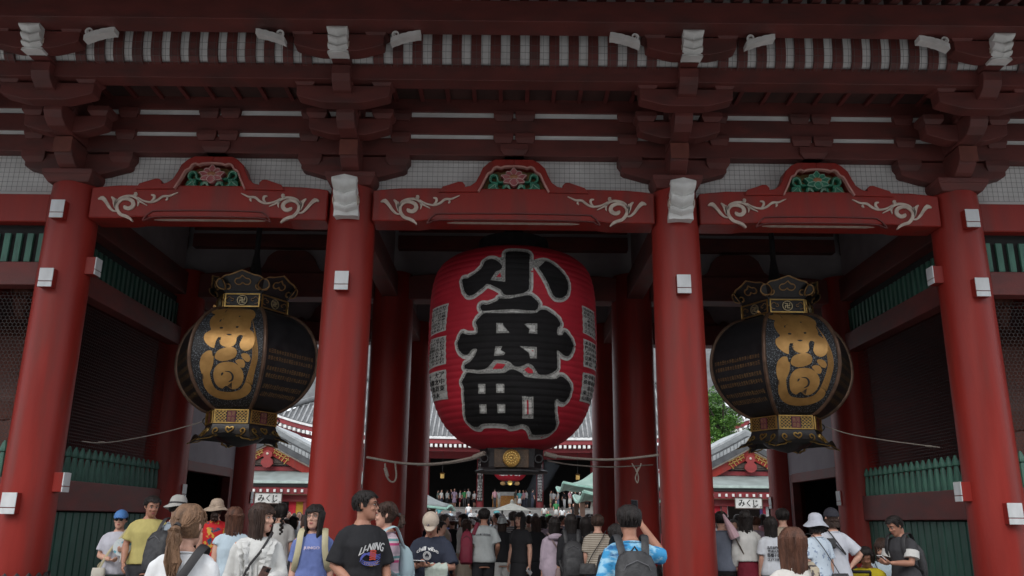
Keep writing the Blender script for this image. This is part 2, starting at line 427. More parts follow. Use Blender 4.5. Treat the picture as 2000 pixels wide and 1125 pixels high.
def carve_frog(bx, y, parent, kind):
    k = MB()
    # red frame: outer outline minus inner opening, as a bridge polygon on each side
    for s in (1, -1):
        o = [(a * s, b) for a, b in kae_out] + [(0, kae_out[-1][1])]
        i_ = [(a * s, b) for a, b in kae_in]
        poly = o + i_[::-1]
        k.prism(poly, -.15, .1)
    ks = k.build('frog_leg_strut', red, parent, loc=(bx, y - .10, -.04), bevel=.012)
    b = MB(); b.prism([(a, c) for a, c in kae_in] + [(-a, c) for a, c in kae_in[-2::-1]], .03, .05)
    b.build('back_board', ochre, ks)
    e = MB(); pts = kae_in + [(-a, c) for a, c in kae_in[-2::-1]]
    e.stroke(pts, .024, -.17, -.1, smooth=2); e.build('border_moulding', pinkline, ks)
    # flower, coordinates from the carving (12.5 px per px, centre 935)
    def q(a, c): v = L(1004.8 + (a - 935) / 12.5, 310 + c / 12.5, -.1); return (v[0] - kx, v[1])
    pet = pink if kind == 0 else leafg; edg = petal_edge if kind == 0 else leafedge
    petals = [[(935, 245), (1015, 340), (975, 400), (935, 440), (890, 400), (850, 340)], [(760, 345), (840, 340), (890, 400), (900, 450), (800, 440), (740, 410)], [(1110, 345), (1030, 340), (985, 400), (975, 450), (1075, 440), (1130, 410)],
              [(620, 440), (740, 420), (840, 460), (860, 520), (720, 530), (680, 480)], [(1250, 440), (1130, 420), (1030, 460), (1010, 520), (1150, 530), (1190, 480)],
              [(680, 610), (720, 545), (850, 510), (880, 580), (830, 630), (760, 625)], [(1190, 610), (1150, 545), (1020, 510), (990, 580), (1040, 630), (1110, 625)],
              [(830, 600), (880, 540), (935, 520), (990, 540), (1040, 600), (1000, 670), (935, 700), (870, 670)]]
    for n_, pp in enumerate(petals):
        pts = [q(*a) for a in pp]; m = MB(); d = .004 * n_
        m.prism(pts, -.13 - d, -.02); po = m.build('petal', pet, ks, bevel=.008)
        m2 = MB(); m2.stroke(pts + [pts[0]], .009, -.137 - d, -.125 - d, smooth=2); m2.build('petal_edge', edg, ks)
    m = MB(); c = q(935, 480); m.ell((c[0], -.13, c[1]), (.075, .04, .045), 12, 8); m.build('flower_heart', mat('flower_heart', (.40, .17, .08), .6), ks, 'auto')
    for s in (1, -1):
        def qq(pts): return [q(935 + (a - 935) * s, b_) for a, b_ in pts]
        m = MB(); m.stroke(qq([(720, 570), (560, 560), (530, 430), (450, 400), (380, 430), (365, 530), (440, 590), (520, 600), (500, 690), (570, 760), (670, 750), (690, 640)]), [.02, .035, .035, .045, .045, .035, .03, .04, .045, .045, .04, .02], -.1, 0)
        m.build('carved_tendril', leafg, ks, bevel=.006)
        m = MB(); m.stroke(qq([(700, 700), (760, 640), (820, 700), (850, 770)]), [.02, .05, .03, .01], -.09, 0); m.build('carved_tendril', leafedge, ks)
        m = MB(); m.prism(qq([(290, 760), (320, 620), (400, 590), (480, 620), (490, 740), (420, 770)]), -.09, 0); m.build('carved_leaf', leafg, ks, bevel=.006)
        m = MB(); m.stroke(qq([(300, 750), (400, 680), (470, 620)]), .008, -.1, -.08); m.stroke(qq([(560, 560), (520, 440), (450, 395), (370, 430), (355, 530)]), .008, -.11, -.09); m.stroke(qq([(490, 640), (500, 710), (570, 775), (680, 755)]), .008, -.11, -.09)
        m.build('leaf_vein', leafedge, ks)
    return ks
net_cache = {}
def netting(hw, z0, z1, parent, x, y, st=.077):
    m = MB(); r = .0015
    n = int(2 * hw / st)
    for i in range(n + 1):
        a = -hw + i * st; m.box(a - r, a + r, -r, r, z0, z1)
    n = int((z1 - z0) / st)
    for i in range(n + 1):
        a = z0 + i * st; m.box(-hw, hw, -r, r, a - r, a + r)
    o = m.build('wire_netting', wire, parent, loc=(x, y, 0)); o['kind'] = 'stuff'; return o

def wall_bay(x0, x1, y, front=True, carved=True, kind=0, det=True):
    cx = (x0 + x1) / 2; hw = (x1 - x0) / 2 - .33
    if carved:
        m = MB(); m.prism(beam_poly(hw), -.22, .22); b = m.build('rainbow_beam', red if front else red_up, gate, loc=(cx, y, 0), bevel=.02)
        if det:
            k = hw / 2.08; sh = hw - 2.08
            for s in (1, -1):
                for pts, w in vine:
                    pp = [((a - sh) * s, z) for a, z in pts]
                    v = MB(); v.stroke(pp, [q_ * 1.3 for q_ in w], -.243, -.2); v.build('carved_vine', cream, b)
            gg = MB()
            for gr, wd, pr in ((groove, .016, .242), (groove2, .012, .236)):
                gp = [((a - sh) if a < -.5 else a * 1.0, z) for a, z in gr]
                gp = gp + [(-a, z) for a, z in gp[::-1]][1:]
                gg.stroke(gp, wd, -pr, -.2, smooth=2)
            gg.build('carved_moulding', red_dk, b)
            lw = hw * .47; t = .07
            MB().prism([(-lw, 0), (-lw + .12, .035), (lw - .12, .035), (lw, 0), (lw - .12, -.035), (-lw + .12, -.035)], 5.757, 5.768, lambda u, v, w: (u, v - .10, w)).build('soffit_strip', cream, b)
    else:
        b = MB().box(-hw - .02, hw + .02, -.14, .14, 5.70, 6.14).build('tie_beam', red, gate, loc=(cx, y, 0), bevel=.02)
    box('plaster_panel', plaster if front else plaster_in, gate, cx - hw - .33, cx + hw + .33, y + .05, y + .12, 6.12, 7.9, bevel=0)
    for z0, z1, d in ((6.82, 7.095, .16), (7.17, 7.455, .15), (7.54, 7.9, .15)):
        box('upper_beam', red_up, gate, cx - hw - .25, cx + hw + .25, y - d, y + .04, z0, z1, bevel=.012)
    for z0, z1 in ((7.095, 7.17), (7.455, 7.54)):
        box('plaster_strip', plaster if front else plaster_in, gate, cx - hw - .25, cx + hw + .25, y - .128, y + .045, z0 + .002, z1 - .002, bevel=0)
    if det:
        netting(hw, 6.24, 6.82, gate, cx, y + .02)
        # bearing blocks between the beams
        for bx in (-.165, .165, -hw + .36, hw - .36):
            for z0 in (7.02, 7.39):
                MB().frus(0, 0, z0, z0 + .085, .24, .3, .30, .36).box(-.15, .15, -.18, .18, z0 + .085, z0 + .155).build('bearing_block', red_up, gate, loc=(cx + bx, y - .03, 0), bevel=.006)
        MB().frus(0, 0, 6.82, 6.9, .3, .3, .42, .36).box(-.21, .21, -.18, .18, 6.9, 7.0).build('bearing_block', red_up, gate, loc=(cx, y - .03, 0), bevel=.006)
    if carved and front: carve_frog(cx, y, gate, kind)
    elif carved:
        k_ = MB(); k_.prism([(a_, b_) for a_, b_ in kae_out] + [(-a_, b_) for a_, b_ in kae_out[::-1]], -.1, .1); k_.build('frog_leg_strut', red_up, gate, loc=(cx, y, 0))
wall_bay(CX[0], CX[1], 0, carved=False); wall_bay(CX[4], CX[5], 0, carved=False)
wall_bay(CX[1], CX[2], 0, kind=0); wall_bay(CX[2], CX[3], 0, kind=0); wall_bay(CX[3], CX[4], 0, kind=1)
for y in CY[1:]:
    for i in range(5):
        wall_bay(CX[i], CX[i + 1], y, front=False, carved=1 <= i <= 3, det=False)

# ---- bracket sets over the columns
def arm_poly(h, z0, z1, cut=.22):
    q = z1 - z0; e = [(-h, z1), (-h + .01, z0 + q * .42), (-h + .05, z0 + q * .33), (-h + cut, z0 + q * .19), (-h + cut * 1.6, z0 + q * .07), (-h + cut * 2.1, z0)]; return e + [(-a, b) for a, b in e[::-1]]
def TY(u, v, w): return (w, u, v)
bl = MB().frus(0, 0, 0, .09, .26, .26, .36, .36).box(-.18, .18, -.18, .18, .09, .2)
block_me = bl.mesh('bearing_block', red_up)
lat1 = MB().prism(arm_poly(.80, 6.46, 6.80, .22), -.13, .13).mesh('bracket_arm', red_up)
lat2 = MB().prism(arm_poly(.60, 6.92, 7.18, .17), -.11, .11).mesh('bracket_arm', red_up)
lat3 = MB().prism(arm_poly(.66, 7.14, 7.40, .19), -.11, .11).mesh('bracket_arm', red_up)
lat4 = MB().prism(arm_poly(.62, 7.66, 7.92, .18), -.11, .11).mesh('bracket_arm', red_up)
def fwd_poly(y1, z0, z1):     # stacked arm reaching out to y1 (negative), curved underside
    h = z1 - z0
    return [(.3, z1), (.3, z0), (y1 * .55, z0), (y1 + .16, z0 + h * .12), (y1 + .05, z0 + h * .35), (y1, z0 + h * .62), (y1, z1)]
f1 = MB().prism(fwd_poly(-.58, 6.46, 6.86), -.13, .13, TY).mesh('projecting_arm', red_up)
f2 = MB().prism(fwd_poly(-.98, 6.88, 7.22), -.13, .13, TY).mesh('projecting_arm', red_up)
f3 = MB().prism(fwd_poly(-1.42, 7.24, 7.6), -.13, .13, TY).mesh('projecting_arm', red_up)
t3 = MB().prism([(-.2, 7.62), (-1.55, 7.62), (-1.66, 7.70), (-1.66, 7.95), (-.2, 8.0)], -.125, .125, TY).mesh('tail_beam', red_up)
# white painted scroll nosing: curled profile in y-z, ridged front
def nosing(zt, zb, yt, yb, w, name):
    m = MB(); H = zt - zb; rows = []
    segs = [(0, .30, .075), (.30, .60, .065), (.60, .80, .05), (.80, 1.0, -.02)]
    for a, b_, bul in segs:
        for k in range(7):
            t = a + (b_ - a) * k / 6; q = math.sin(PI * k / 6) ** .7 if bul > 0 else -(k / 6) ** 1.5 * 2.2
            rows.append((t, (yt + (yb - yt) * t) - bul * (q if bul > 0 else q * 1.0) if bul > 0 else (yt + (yb - yt) * t) - .045 * (k / 6) ** 1.5))
    vs = []; fs = []; cols = 11; n = len(rows) - 1
    for t, y in rows:
        for c in range(cols):
            u = -1 + 2 * c / (cols - 1)
            vdip = .16 * H * (1 - abs(u)) * math.sin(min(1, t * 1.02) * PI) ** .5 if t < 1 else .06 * H * (abs(u) - 1)
            vs.append((u * w / 2 * (1.0 + .06 * math.cos(t * 2 * PI)), y - .018 * (1 - abs(u)) , zt - H * t - vdip + (.07 * H * (1 - abs(u)) if t == 0 else 0)))
    nb = len(vs)
    for t, y in rows:
        for u in (-1, 1): vs.append((u * w / 2 * .98, y + .16, zt - H * t))
    for i in range(n):
        for c in range(cols - 1):
            a = i * cols + c; fs.append((a, a + 1, a + cols + 1, a + cols))
        fs.append((i * cols, i * cols + cols, nb + 2 * i + 2, nb + 2 * i)); fs.append((i * cols + cols - 1, nb + 2 * i + 1, nb + 2 * i + 3, i * cols + 2 * cols - 1))
    fs.append(tuple(range(cols)) + (nb + 1, nb)); fs.append(tuple(n * cols + c for c in range(cols))[::-1] + (nb + 2 * n, nb + 2 * n + 1))
    m.add(vs, fs); me = m.mesh(name, white_wood, True); me.set_sharp_from_angle(angle=R(28)); return me
nose_lo = nosing(6.22, 5.72, -.72, -.42, .34, 'scroll_nosing')
nose_hi = nosing(7.97, 7.62, -1.78, -1.64, .27, 'scroll_nosing')
body_lo = MB().prism([(0, 6.2), (-.55, 6.16), (-.50, 6.05), (-.34, 5.80), (0, 5.78)], -.16, .16, TY).mesh('nosing_block', red)
def spiral(cx, cz, r, turns, wid, x0, x1):
    pts = []
    for k in range(26):
        t = k / 25; a = t * turns * 2 * PI; rr = r * (1 - .82 * t)
        pts.append((cx + rr * math.cos(a), cz + rr * math.sin(a)))
    m = MB(); m.stroke(pts, wid, x0, x1, TY, smooth=0); return m
sp_lo = MB()
for s in (-1, 1):
    a = spiral(-.52, 5.93, .085, 1.6, .014, *( (.17, .182) if s > 0 else (-.182, -.17)))
    sp_lo.add(a.v, a.f)
sp_lo = sp_lo.mesh('scroll_line', cream)
sp_hi = MB()
for s in (-1, 1):
    a = spiral(-1.63, 7.76, .07, 1.6, .012, *((.135, .147) if s > 0 else (-.147, -.135)))
    sp_hi.add(a.v, a.f)
sp_hi = sp_hi.mesh('scroll_line', cream)
end1 = MB().box(-.132, .132, -.594, -.583, 6.62, 6.86).mesh('arm_end', red_or)
for ix, x in enumerate(CX):
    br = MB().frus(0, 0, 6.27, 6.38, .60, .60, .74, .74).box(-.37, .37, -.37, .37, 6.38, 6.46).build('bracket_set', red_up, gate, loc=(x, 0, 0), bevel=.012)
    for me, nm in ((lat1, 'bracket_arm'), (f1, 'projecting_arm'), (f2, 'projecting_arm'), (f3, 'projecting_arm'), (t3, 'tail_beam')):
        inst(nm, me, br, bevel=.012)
    inst('bracket_arm', lat2, br, (0, -.52, 0), bevel=.01); inst('bracket_arm', lat3, br, (0, -1.08, 0), bevel=.01)
    for bx in (-.66, .66): inst('bearing_block', block_me, br, (bx, 0, 6.66), sc=(1, 1, .8), bevel=.006)
    for bx in (-.48, 0, .48): inst('bearing_block', block_me, br, (bx, -.52, 7.18), sc=(.85, .85, .7), bevel=.006)
    for bx in (-.54, 0, .54): inst('bearing_block', block_me, br, (bx, -1.08, 7.40), sc=(.85, .85, .6), bevel=.006)
    inst('bracket_arm', lat4, br, (0, -1.56, 0), bevel=.01)
    for bx in (-.5, .5): inst('bearing_block', block_me, br, (bx, -1.56, 7.90), sc=(.9, .8, .6), bevel=.006)
    inst('arm_end', end1, br)
    inst('scroll_nosing', nose_hi, br); inst('scroll_line', sp_hi, br)
    if ix in (2, 3):
        inst('nosing_block', body_lo, br, bevel=.02); inst('scroll_nosing', nose_lo, br); inst('scroll_line', sp_lo, br)
X0, X1 = -12.6, 12.7
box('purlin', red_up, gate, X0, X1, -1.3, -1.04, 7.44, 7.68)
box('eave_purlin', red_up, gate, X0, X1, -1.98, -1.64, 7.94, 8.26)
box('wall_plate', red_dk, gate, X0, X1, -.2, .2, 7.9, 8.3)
# flat boarded ceiling behind the cove with its battens
box('coffer_board', ceil, gate, X0, X1, -1.2, -.1, 7.76, 7.79, bevel=0)
for k in range(60):
    x = -11.8 + k * .4
    if abs(x) < 9: inst('ceiling_batten', MATS.setdefault('_bat', MB().box(-.03, .03, -1.05, -.15, 7.71, 7.76).mesh('ceiling_batten', red_dk)), gate, (x, 0, 0))
# cove: curved white infill with red ribs in front
cv = [(-1.22, 7.66), (-1.305, 7.69), (-1.35, 7.76), (-1.375, 7.85), (-1.39, 7.95), (-1.40, 8.20)]
m = MB(); vs = []; fs = []
for i, (y, z) in enumerate(cv): vs += [(X0, y, z + .02), (X1, y, z + .02)]
for i in range(len(cv) - 1): fs.append((2 * i, 2 * i + 1, 2 * i + 3, 2 * i + 2))
m.add(vs, fs); m.build('cove_plaster', plaster, gate)
rib = MB(); rp = [(y, z) for y, z in cv]; rp2 = [(y - .035, z - .03) for y, z in cv]
rib.prism(rp + rp2[::-1], -.071, .071, TY); rib_me = rib.mesh('cove_rib', red_up)
def cove_range(x0, x1):
    n = int(round((x1 - x0) / .265)); st = (x1 - x0) / n
    for i in range(n + 1): inst('cove_rib', rib_me, gate, (x0 + i * st, 0, 0), bevel=.006)
for i in range(5):
    cove_range(CX[i] + .50, CX[i + 1] - .50)
# cove netting
m = MB(); r = .0018
for i in range(int((X1 - X0) / .085)):
    x = X0 + i * .085
    if abs(x) < 7.6: m.stroke([(y - .045, z - .037) for y, z in cv], .003, x - r, x + r, TY, smooth=0)
for t in range(5):
    y, z = cv[t]; m.box(-7.6, 7.6, y - .047, y - .0445, z - .039, z - .0355)
o = m.build('cove_netting', wire, gate); o['kind'] = 'stuff'
# little curled white brackets at both ends of every cove
def curl(s):
    c = MB(); n = 18; vs = []; fs = []
    for i in range(n + 1):
        t = i / n; u = -.2 + .4 * t
        zz = -.125 * t + .05 + .007 * abs(math.sin(t * PI * 4))
        for w, dz in ((-.07, 0), (.07, 0), (.07, .075), (-.07, .075)):
            vs.append((s * u, w - .03 * math.sin(t * PI), zz + dz))
    for i in range(n):
        for k in range(4): fs.append((i * 4 + k, i * 4 + (k + 1) % 4, i * 4 + 4 + (k + 1) % 4, i * 4 + 4 + k))
    fs += [(0, 1, 2, 3), (n * 4 + 3, n * 4 + 2, n * 4 + 1, n * 4)]
    c.add(vs, fs)
    pts = []
    for k in range(22):
        t = k / 21; a = -PI / 2 + t * 2 * PI * 1.25; rr = .055 * (1 - .7 * t)
        pts.append((s * (.13 + rr * math.cos(a)), .055 + rr * math.sin(a)))
    c.stroke(pts, [.03, .022, .018, .014], -.08, -.05, smooth=0)
    return c.mesh('curled_bracket', white_wood, 'auto')
curl_me = {1: curl(1), -1: curl(-1)}
for i in range(5):
    for s in (-1, 1):
        # the curled tip points at the bracket set
        x = CX[i] + .92 if s < 0 else CX[i + 1] - .92
        o = inst('curled_bracket', curl_me[s], gate, (x, -1.68, 7.815))
# rafters and eave deck
raf = MB().prism([(2.0, 9.15), (2.0, 9.30), (-4.3, 7.90), (-4.3, 7.75)], -.06, .06, TY).mesh('rafter', red_up)
n = 96; st = .262
for i in range(n):
    x = -12.45 + i * st
    inst('rafter', raf, gate, (x, 0, .02))
MB().prism([(2.0, 9.31), (2.0, 9.36), (-4.5, 7.915), (-4.5, 7.865)], X0, X1, TY).build('eave_boards', red_dk, gate, loc=(0, 0, .03))
mn = MB().box(X0, X1, -1.80, -1.76, 8.32, 8.52).build('rafter_gap_plaster', plaster, gate)
tile = mat('grey_roof_tile', (.30, .31, .32), .55, (.19, .195, .20), 5, bump=.1)
tile_hi = mat('white_mortar_tile', (.42, .43, .44), .6, (.30, .31, .32), 5, bump=.1)
m = MB(); m.prism([(4.8, 12.5), (2.2, 9.9), (-4.6, 8.12), (-4.6, 7.95), (2.0, 9.40), (4.8, 9.4), (7.6, 9.4), (13.4, 8.17), (13.4, 8.30), (7.4, 9.9)], X0 - .4, X1 + .4, TY)
m.build('main_roof', tile, gate)
# rear eave rafters
raf2 = MB().prism([(7.6, 9.15), (7.6, 9.3), (12.9, 8.12), (12.9, 7.97)], -.06, .06, TY).mesh('rafter', red_up)
for i in range(0, 96, 1): inst('rafter', raf2, gate, (-12.45 + i * st, 0, .02))
# interior ceiling and depth beams
box('inner_ceiling', ceil, gate, -10.6, 10.7, .13, 8.7, 7.3, 7.36, bevel=0)
for x in CX:
    for y0, y1 in ((.3, 4.2), (4.8, 8.5)):
        box('depth_beam', red_up, gate, x - .15, x + .15, y0, y1, 5.75, 6.2)
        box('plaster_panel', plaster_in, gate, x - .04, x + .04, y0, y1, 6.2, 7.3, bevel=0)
for x in (CX[2], CX[3]):
    for y in CY[1:]:
        pass
# gable end walls
for s, x in ((-1, CX[0]), (1, CX[5])):
    box('end_wall', red_dk, gate, x - .06, x + .06, .1, 9.2, 0, 8.0, bevel=0)
# ---- end bays with the guardians: back walls, nets, slats, pickets
pk = MB()
prof = [(0, .052), (.10, .055), (.30, .038), (.34, .030), (.352, .052), (.375, .056), (.40, .050), (.47, .026), (.50, .010)]
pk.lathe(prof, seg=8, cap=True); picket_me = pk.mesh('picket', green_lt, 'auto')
picket_shaded = pk.mesh('picket', green, 'auto')  # shaded copy of the picket for the left passage wall
slat_hi = MB().box(-.045, .045, -.02, .02, 5.12, 5.56).mesh('slat', green_lt)
board_lo = MB().box(-.088, .088, -.025, .025, .45, 1.58).mesh('board', green)
hex_done = {}
def hexnet(Lw, z0, z1, name):
    m = MB(); s = .034; r = .003; w = s * math.sqrt(3)
    nx = int(Lw / w); nzr = int((z1 - z0) / (1.5 * s))
    for j in range(nzr):
        zc = z0 + j * 1.5 * s; off = w / 2 if j % 2 else 0
        for i in range(nx):
            x = i * w + off
            a = (x, zc + s); b = (x + w / 2, zc + s / 2); c = (x + w / 2, zc - s / 2); d = (x, zc + s); e = (x - w / 2, zc + s / 2)
            for p, q in ((a, b), (b, c), (e, a)):
                dx, dz = q[0] - p[0], q[1] - p[1]; ln = math.hypot(dx, dz); nx_, nz_ = -dz / ln * r, dx / ln * r
                m.add([(p[0] + nx_, 0, p[1] + nz_), (p[0] - nx_, 0, p[1] - nz_), (q[0] - nx_, 0, q[1] - nz_), (q[0] + nx_, 0, q[1] + nz_)], [(0, 1, 2, 3)])
    return m.mesh(name, mat('hex_wire', (.035, .032, .032), .6), fix=False)
def screen_wall(origin, ang, Lw, n_p, dk, lab):
    """low green boards, rail, pickets, hexagonal netting, upper beam and slats along +x of a local frame"""
    w = thing('guardian_screen', lab, 'screen wall', origin, ang)
    pr = box('rail', red_dk, w, 0, Lw, -.10, .10, 1.60, 2.03, bevel=.012)
    box('sill', red_dk, w, 0, Lw, -.10, .10, .12, .42)
    box('upper_rail', red_dk, w, 0, Lw, -.12, .12, 4.74, 5.09, bevel=.012)
    box('upper_rail', dark, w, 0, Lw, .03, .05, 5.09, 5.7, bevel=0)  # dark sheet for the shade behind the slats, not a rail
    n = int(Lw / .205)
    for i in range(n): inst('board', board_lo, w, (.11 + i * (Lw - .2) / (n - 1), 0, 0), bevel=.006)
    box('backing', dark, w, 0, Lw, .03, .045, .42, 1.6, bevel=0)  # dark sheet that paints the gaps between boards as shade
    for i in range(n_p): inst('picket', picket_shaded if dk else picket_me, w, (.12 + i * (Lw - .24) / (n_p - 1), 0, 2.03))
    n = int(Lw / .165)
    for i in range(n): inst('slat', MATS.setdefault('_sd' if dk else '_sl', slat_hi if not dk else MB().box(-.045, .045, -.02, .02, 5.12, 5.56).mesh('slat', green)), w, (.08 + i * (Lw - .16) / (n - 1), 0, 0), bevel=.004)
    k = round(Lw, 2)
    if k not in hex_done: hex_done[k] = hexnet(Lw, 2.05, 4.72, 'hex_netting')
    o = inst('hex_netting', hex_done[k], w, (0, .07, 0)); o['kind'] = 'stuff'
    return w
sw = CY[1] - .66
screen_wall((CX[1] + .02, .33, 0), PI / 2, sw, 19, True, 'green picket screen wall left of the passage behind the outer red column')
screen_wall((CX[4] - .02, CY[1] - .33, 0), -PI / 2, sw, 19, False, 'green picket screen wall right of the passage behind the outer red column')
screen_wall((CX[0] + .33, 0, 0), 0, CX[1] - CX[0] - .66, 17, False, 'front screen with green slats and netting left of the outer left column')
screen_wall((CX[4] + .33, 0, 0), 0, CX[5] - CX[4] - .66, 17, False, 'front screen with green slats and netting right of the outer right column')
# boarded back walls of the guardian rooms, and the rear side walls with doorways
for s in (-1, 1):
    xa, xb = (CX[0], CX[1]) if s < 0 else (CX[4], CX[5])
    box('guardian_back_wall', red_dk, gate, xa + .3, xb - .3, 4.45, 4.55, 0, 6.2, bevel=0)
    for k in range(16):
        x = xa + .4 + k * (xb - xa - .8) / 15
        inst('wall_board', MATS.setdefault('_wb', MB().box(-.11, .11, -.012, .012, .1, 5.7).mesh('wall_board', red_dk)), gate, (x, 4.435, 0), bevel=.004)
    xs = CX[1] if s < 0 else CX[4]
    y0, y1 = CY[1] + .33, CY[2] - .33
    da, db = y0 + .45, y1 - .25
    w = MB().box(xs - .05, xs + .05, y0, y1, 2.62, 5.75).box(xs - .05, xs + .05, y0, da, 0, 2.62).box(xs - .05, xs + .05, db, y1, 0, 2.62)
    w.build('rear_side_wall', mat('lilac_grey_plaster', (.30, .27, .30), .8, (.23, .205, .23), 1.5), gate)
    for a, b in ((da - .02, da + .14), (db - .14, db + .02)): box('door_post', red_dk, gate, xs - .09, xs + .09, a, b, 0, 2.62)
    box('door_lintel', red_dk, gate, xs - .09, xs + .09, da + .14, db - .14, 2.44, 2.64)
    box('stair_room_wall', dark, gate, xs + s * 1.2 - .03, xs + s * 1.2 + .03, y0, y1, 0, 2.8, bevel=0)  # this and the end wall are near-black to paint an unlit room
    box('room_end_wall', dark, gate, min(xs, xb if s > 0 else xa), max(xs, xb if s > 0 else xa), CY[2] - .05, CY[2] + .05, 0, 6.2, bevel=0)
    kb = box('lettered_board', mat('slate_board', (.07, .07, .075), .5), gate, xs + s * .5 - .03, xs + s * .5 + .03, y0 + 1.0, y0 + 1.75, .3, 2.42)
    tb_ = MB()
    for i_, ch in enumerate('奉納浅草寺宝蔵門'):
        text_on(tb_, ch, lambda u, v: (xs + s * .46, (y0 + 1.1 + .17 * u) if s < 0 else (y0 + 1.27 - .17 * u), 2.2 - .24 * i_ + .18 * v), .04)
    tb_.build('gilt_lettering', gold, kb, fix=False)['kind'] = 'stuff'
    for z in (3.9, 5.2): box('wall_rail', red_dk, gate, xs - .07, xs + .07, y0, y1, z, z + .14)

# ================================================================== THE TOWN BEHIND THE CAMERA (unseen, added to shade the eaves from the low sky)
tw = [mat('town_wall_%d' % i, c, .8, None, 1.0) for i, c in enumerate([(.28, .27, .25), (.22, .20, .18), (.33, .32, .31)])]
winm = mat('town_window', (.05, .06, .07), .2)
rng0 = random.Random(5)
for i in range(9):
    x = -72 + i * 18; h = rng0.uniform(15, 25); w = 8.4; y = -62 - rng0.uniform(0, 8)
    b = thing('unseen_town_building', ['pale concrete', 'brown tiled', 'light grey'][i % 3] + ' town building added behind the viewer to block low sky, %s in the row' % ['first', 'second', 'third', 'fourth', 'fifth', 'sixth', 'seventh', 'eighth', 'ninth'][i], 'building', (x, y, 0), group='unseen town buildings added behind the viewer')
    box('wall', tw[i % 3], b, -w, w, -7, 7, 0, h, bevel=0)
    m = MB()
    for fl in range(int(h / 3)):
        for k in range(7): m.box(-w + 1 + k * 2.2, -w + 2.4 + k * 2.2, 7.0, 7.03, 1 + fl * 3, 2.6 + fl * 3)
    o = m.build('windows', winm, b); o['kind'] = 'stuff'
for s in (-1, 1):
    for k in range(7):
        y = -20 - k * 6
        b = thing('market_stall', 'unseen small red roofed shop on the %s of the approach street, shop %s from the gate' % ('left' if s < 0 else 'right', ['first', 'second', 'third', 'fourth', 'fifth', 'sixth', 'seventh'][k]), 'shop', (s * 9.5, y, 0), group='shops of the approach street')
        box('wall', red_dk, b, -2.5, 2.5, -2.9, 2.9, 0, 3.2, bevel=0)
        MB().prism([(-3.2, 3.1), (0, 4.6), (3.2, 3.1), (3.2, 3.3), (0, 4.85), (-3.2, 3.3)], -3.0, 3.0).build('roof', tile, b)
        box('shop_window', winm, b, -2.53 if s > 0 else 2.5, -2.5 if s > 0 else 2.53, -2.3, 2.3, .5, 2.4, bevel=0)
# ================================================================== GREAT RED LANTERN
LC = (0.02, 2.0)
LP = [(5.98, .50), (5.95, .78), (5.90, 1.0), (5.80, 1.17), (5.65, 1.285), (5.45, 1.35), (5.2, 1.385), (4.9, 1.40), (4.4, 1.405), (3.95, 1.385), (3.6, 1.335), (3.3, 1.255), (3.05, 1.13), (2.85, .95), (2.71, .74), (2.62, .50)]
LP = [(z if z < 4.9 else 4.9 + (z - 4.9) * .90, r) for z, r in LP]
LPs = cat_rom([(z, r, 0) for z, r in LP], 8)
LZ = [(p[0], p[1]) for p in LPs]
def lr(z):
    for (z1, r1), (z0, r0) in zip(LZ, LZ[1:]):
        if z0 <= z <= z1: return r0 + (r1 - r0) * (z - z0) / max(1e-9, z1 - z0)
    return .5
RIB = .098
def ribbed(z): return lr(z) + .014 * abs(math.sin(PI * z / RIB)) ** .6 - .010
lan = thing('red_paper_lantern', 'giant red paper lantern with huge black brush characters hanging in the middle bay', 'lantern', (LC[0], LC[1], 0))
zs = []
z = LZ[0][0]
while z > LZ[-1][0]:
    zs.append(z); z -= RIB / 8
zs.append(LZ[-1][0])
m = MB(); m.lathe([(z, ribbed(z)) for z in zs], seg=96)
m.build('lantern_body', lantern_red, lan, smooth=True, fix=False)
def on_lan(px, py):
    d = ray(px, py)
    best = None
    for k in range(700):
        Y = .55 + k * .0025
        t = (Y - CAM.y) / d.y; p = CAM + d * t
        if p.z > 5.87 or p.z < 2.62: continue
        rr_ = math.hypot(p.x - LC[0], p.y - LC[1]) - lr(p.z)
        if rr_ <= 0: return (math.atan2(p.x - LC[0], -(p.y - LC[1])) * 1.4, p.z)
        if best is None or rr_ < best[0]: best = (rr_, p)
    p = best[1]
    return (math.atan2(p.x - LC[0], -(p.y - LC[1])) * 1.4, p.z)
def lan_pt(u, z, off):
    a = u / 1.4; r = ribbed(z) + off
    return (r * math.sin(a), -r * math.cos(a), z)
CU = [i * .11 - 2.2 for i in range(41)]
CV = [2.62 + i * RIB / 3 for i in range(104)]
def lay(poly, off, mb):
    vs, fs = flat(poly, CU, CV)
    mb.add([lan_pt(u, v, off) for u, v in vs], fs)
KS = 5.623
def k1(pts): return [on_lan(880 + a / KS, 480 + b / KS) for a, b in pts]
def k2(pts): return [on_lan(880 + a / KS, 670 + b / KS) for a, b in pts]
xiao_l = k1([(610, 66), (740, 62), (870, 80), (862, 200), (862, 470), (838, 503), (790, 525), (680, 545), (600, 545), (575, 520), (560, 490), (500, 455), (430, 425), (400, 420), (370, 450), (310, 500), (250, 545), (200, 553), (160, 505), (146, 450), (132, 380), (150, 362), (200, 360), (215, 345), (290, 300), (360, 232), (370, 185), (420, 152), (480, 150), (540, 185), (574, 235), (545, 270), (500, 288), (470, 330), (443, 378), (520, 390), (600, 400), (604, 240), (604, 120)])
xiao_r = k1([(935, 192), (1010, 172), (1060, 176), (1110, 200), (1160, 238), (1240, 320), (1280, 390), (1286, 470), (1268, 540), (1212, 578), (1150, 574), (1112, 530), (1082, 450), (1020, 330), (962, 245)])
drop = k1([(330, 662), (355, 645), (410, 652), (480, 625), (525, 600), (535, 577), (620, 585), (740, 565), (840, 545), (880, 550), (940, 600), (966, 640), (955, 690), (930, 715), (860, 716), (700, 698), (560, 706), (460, 712), (380, 722), (340, 705)])
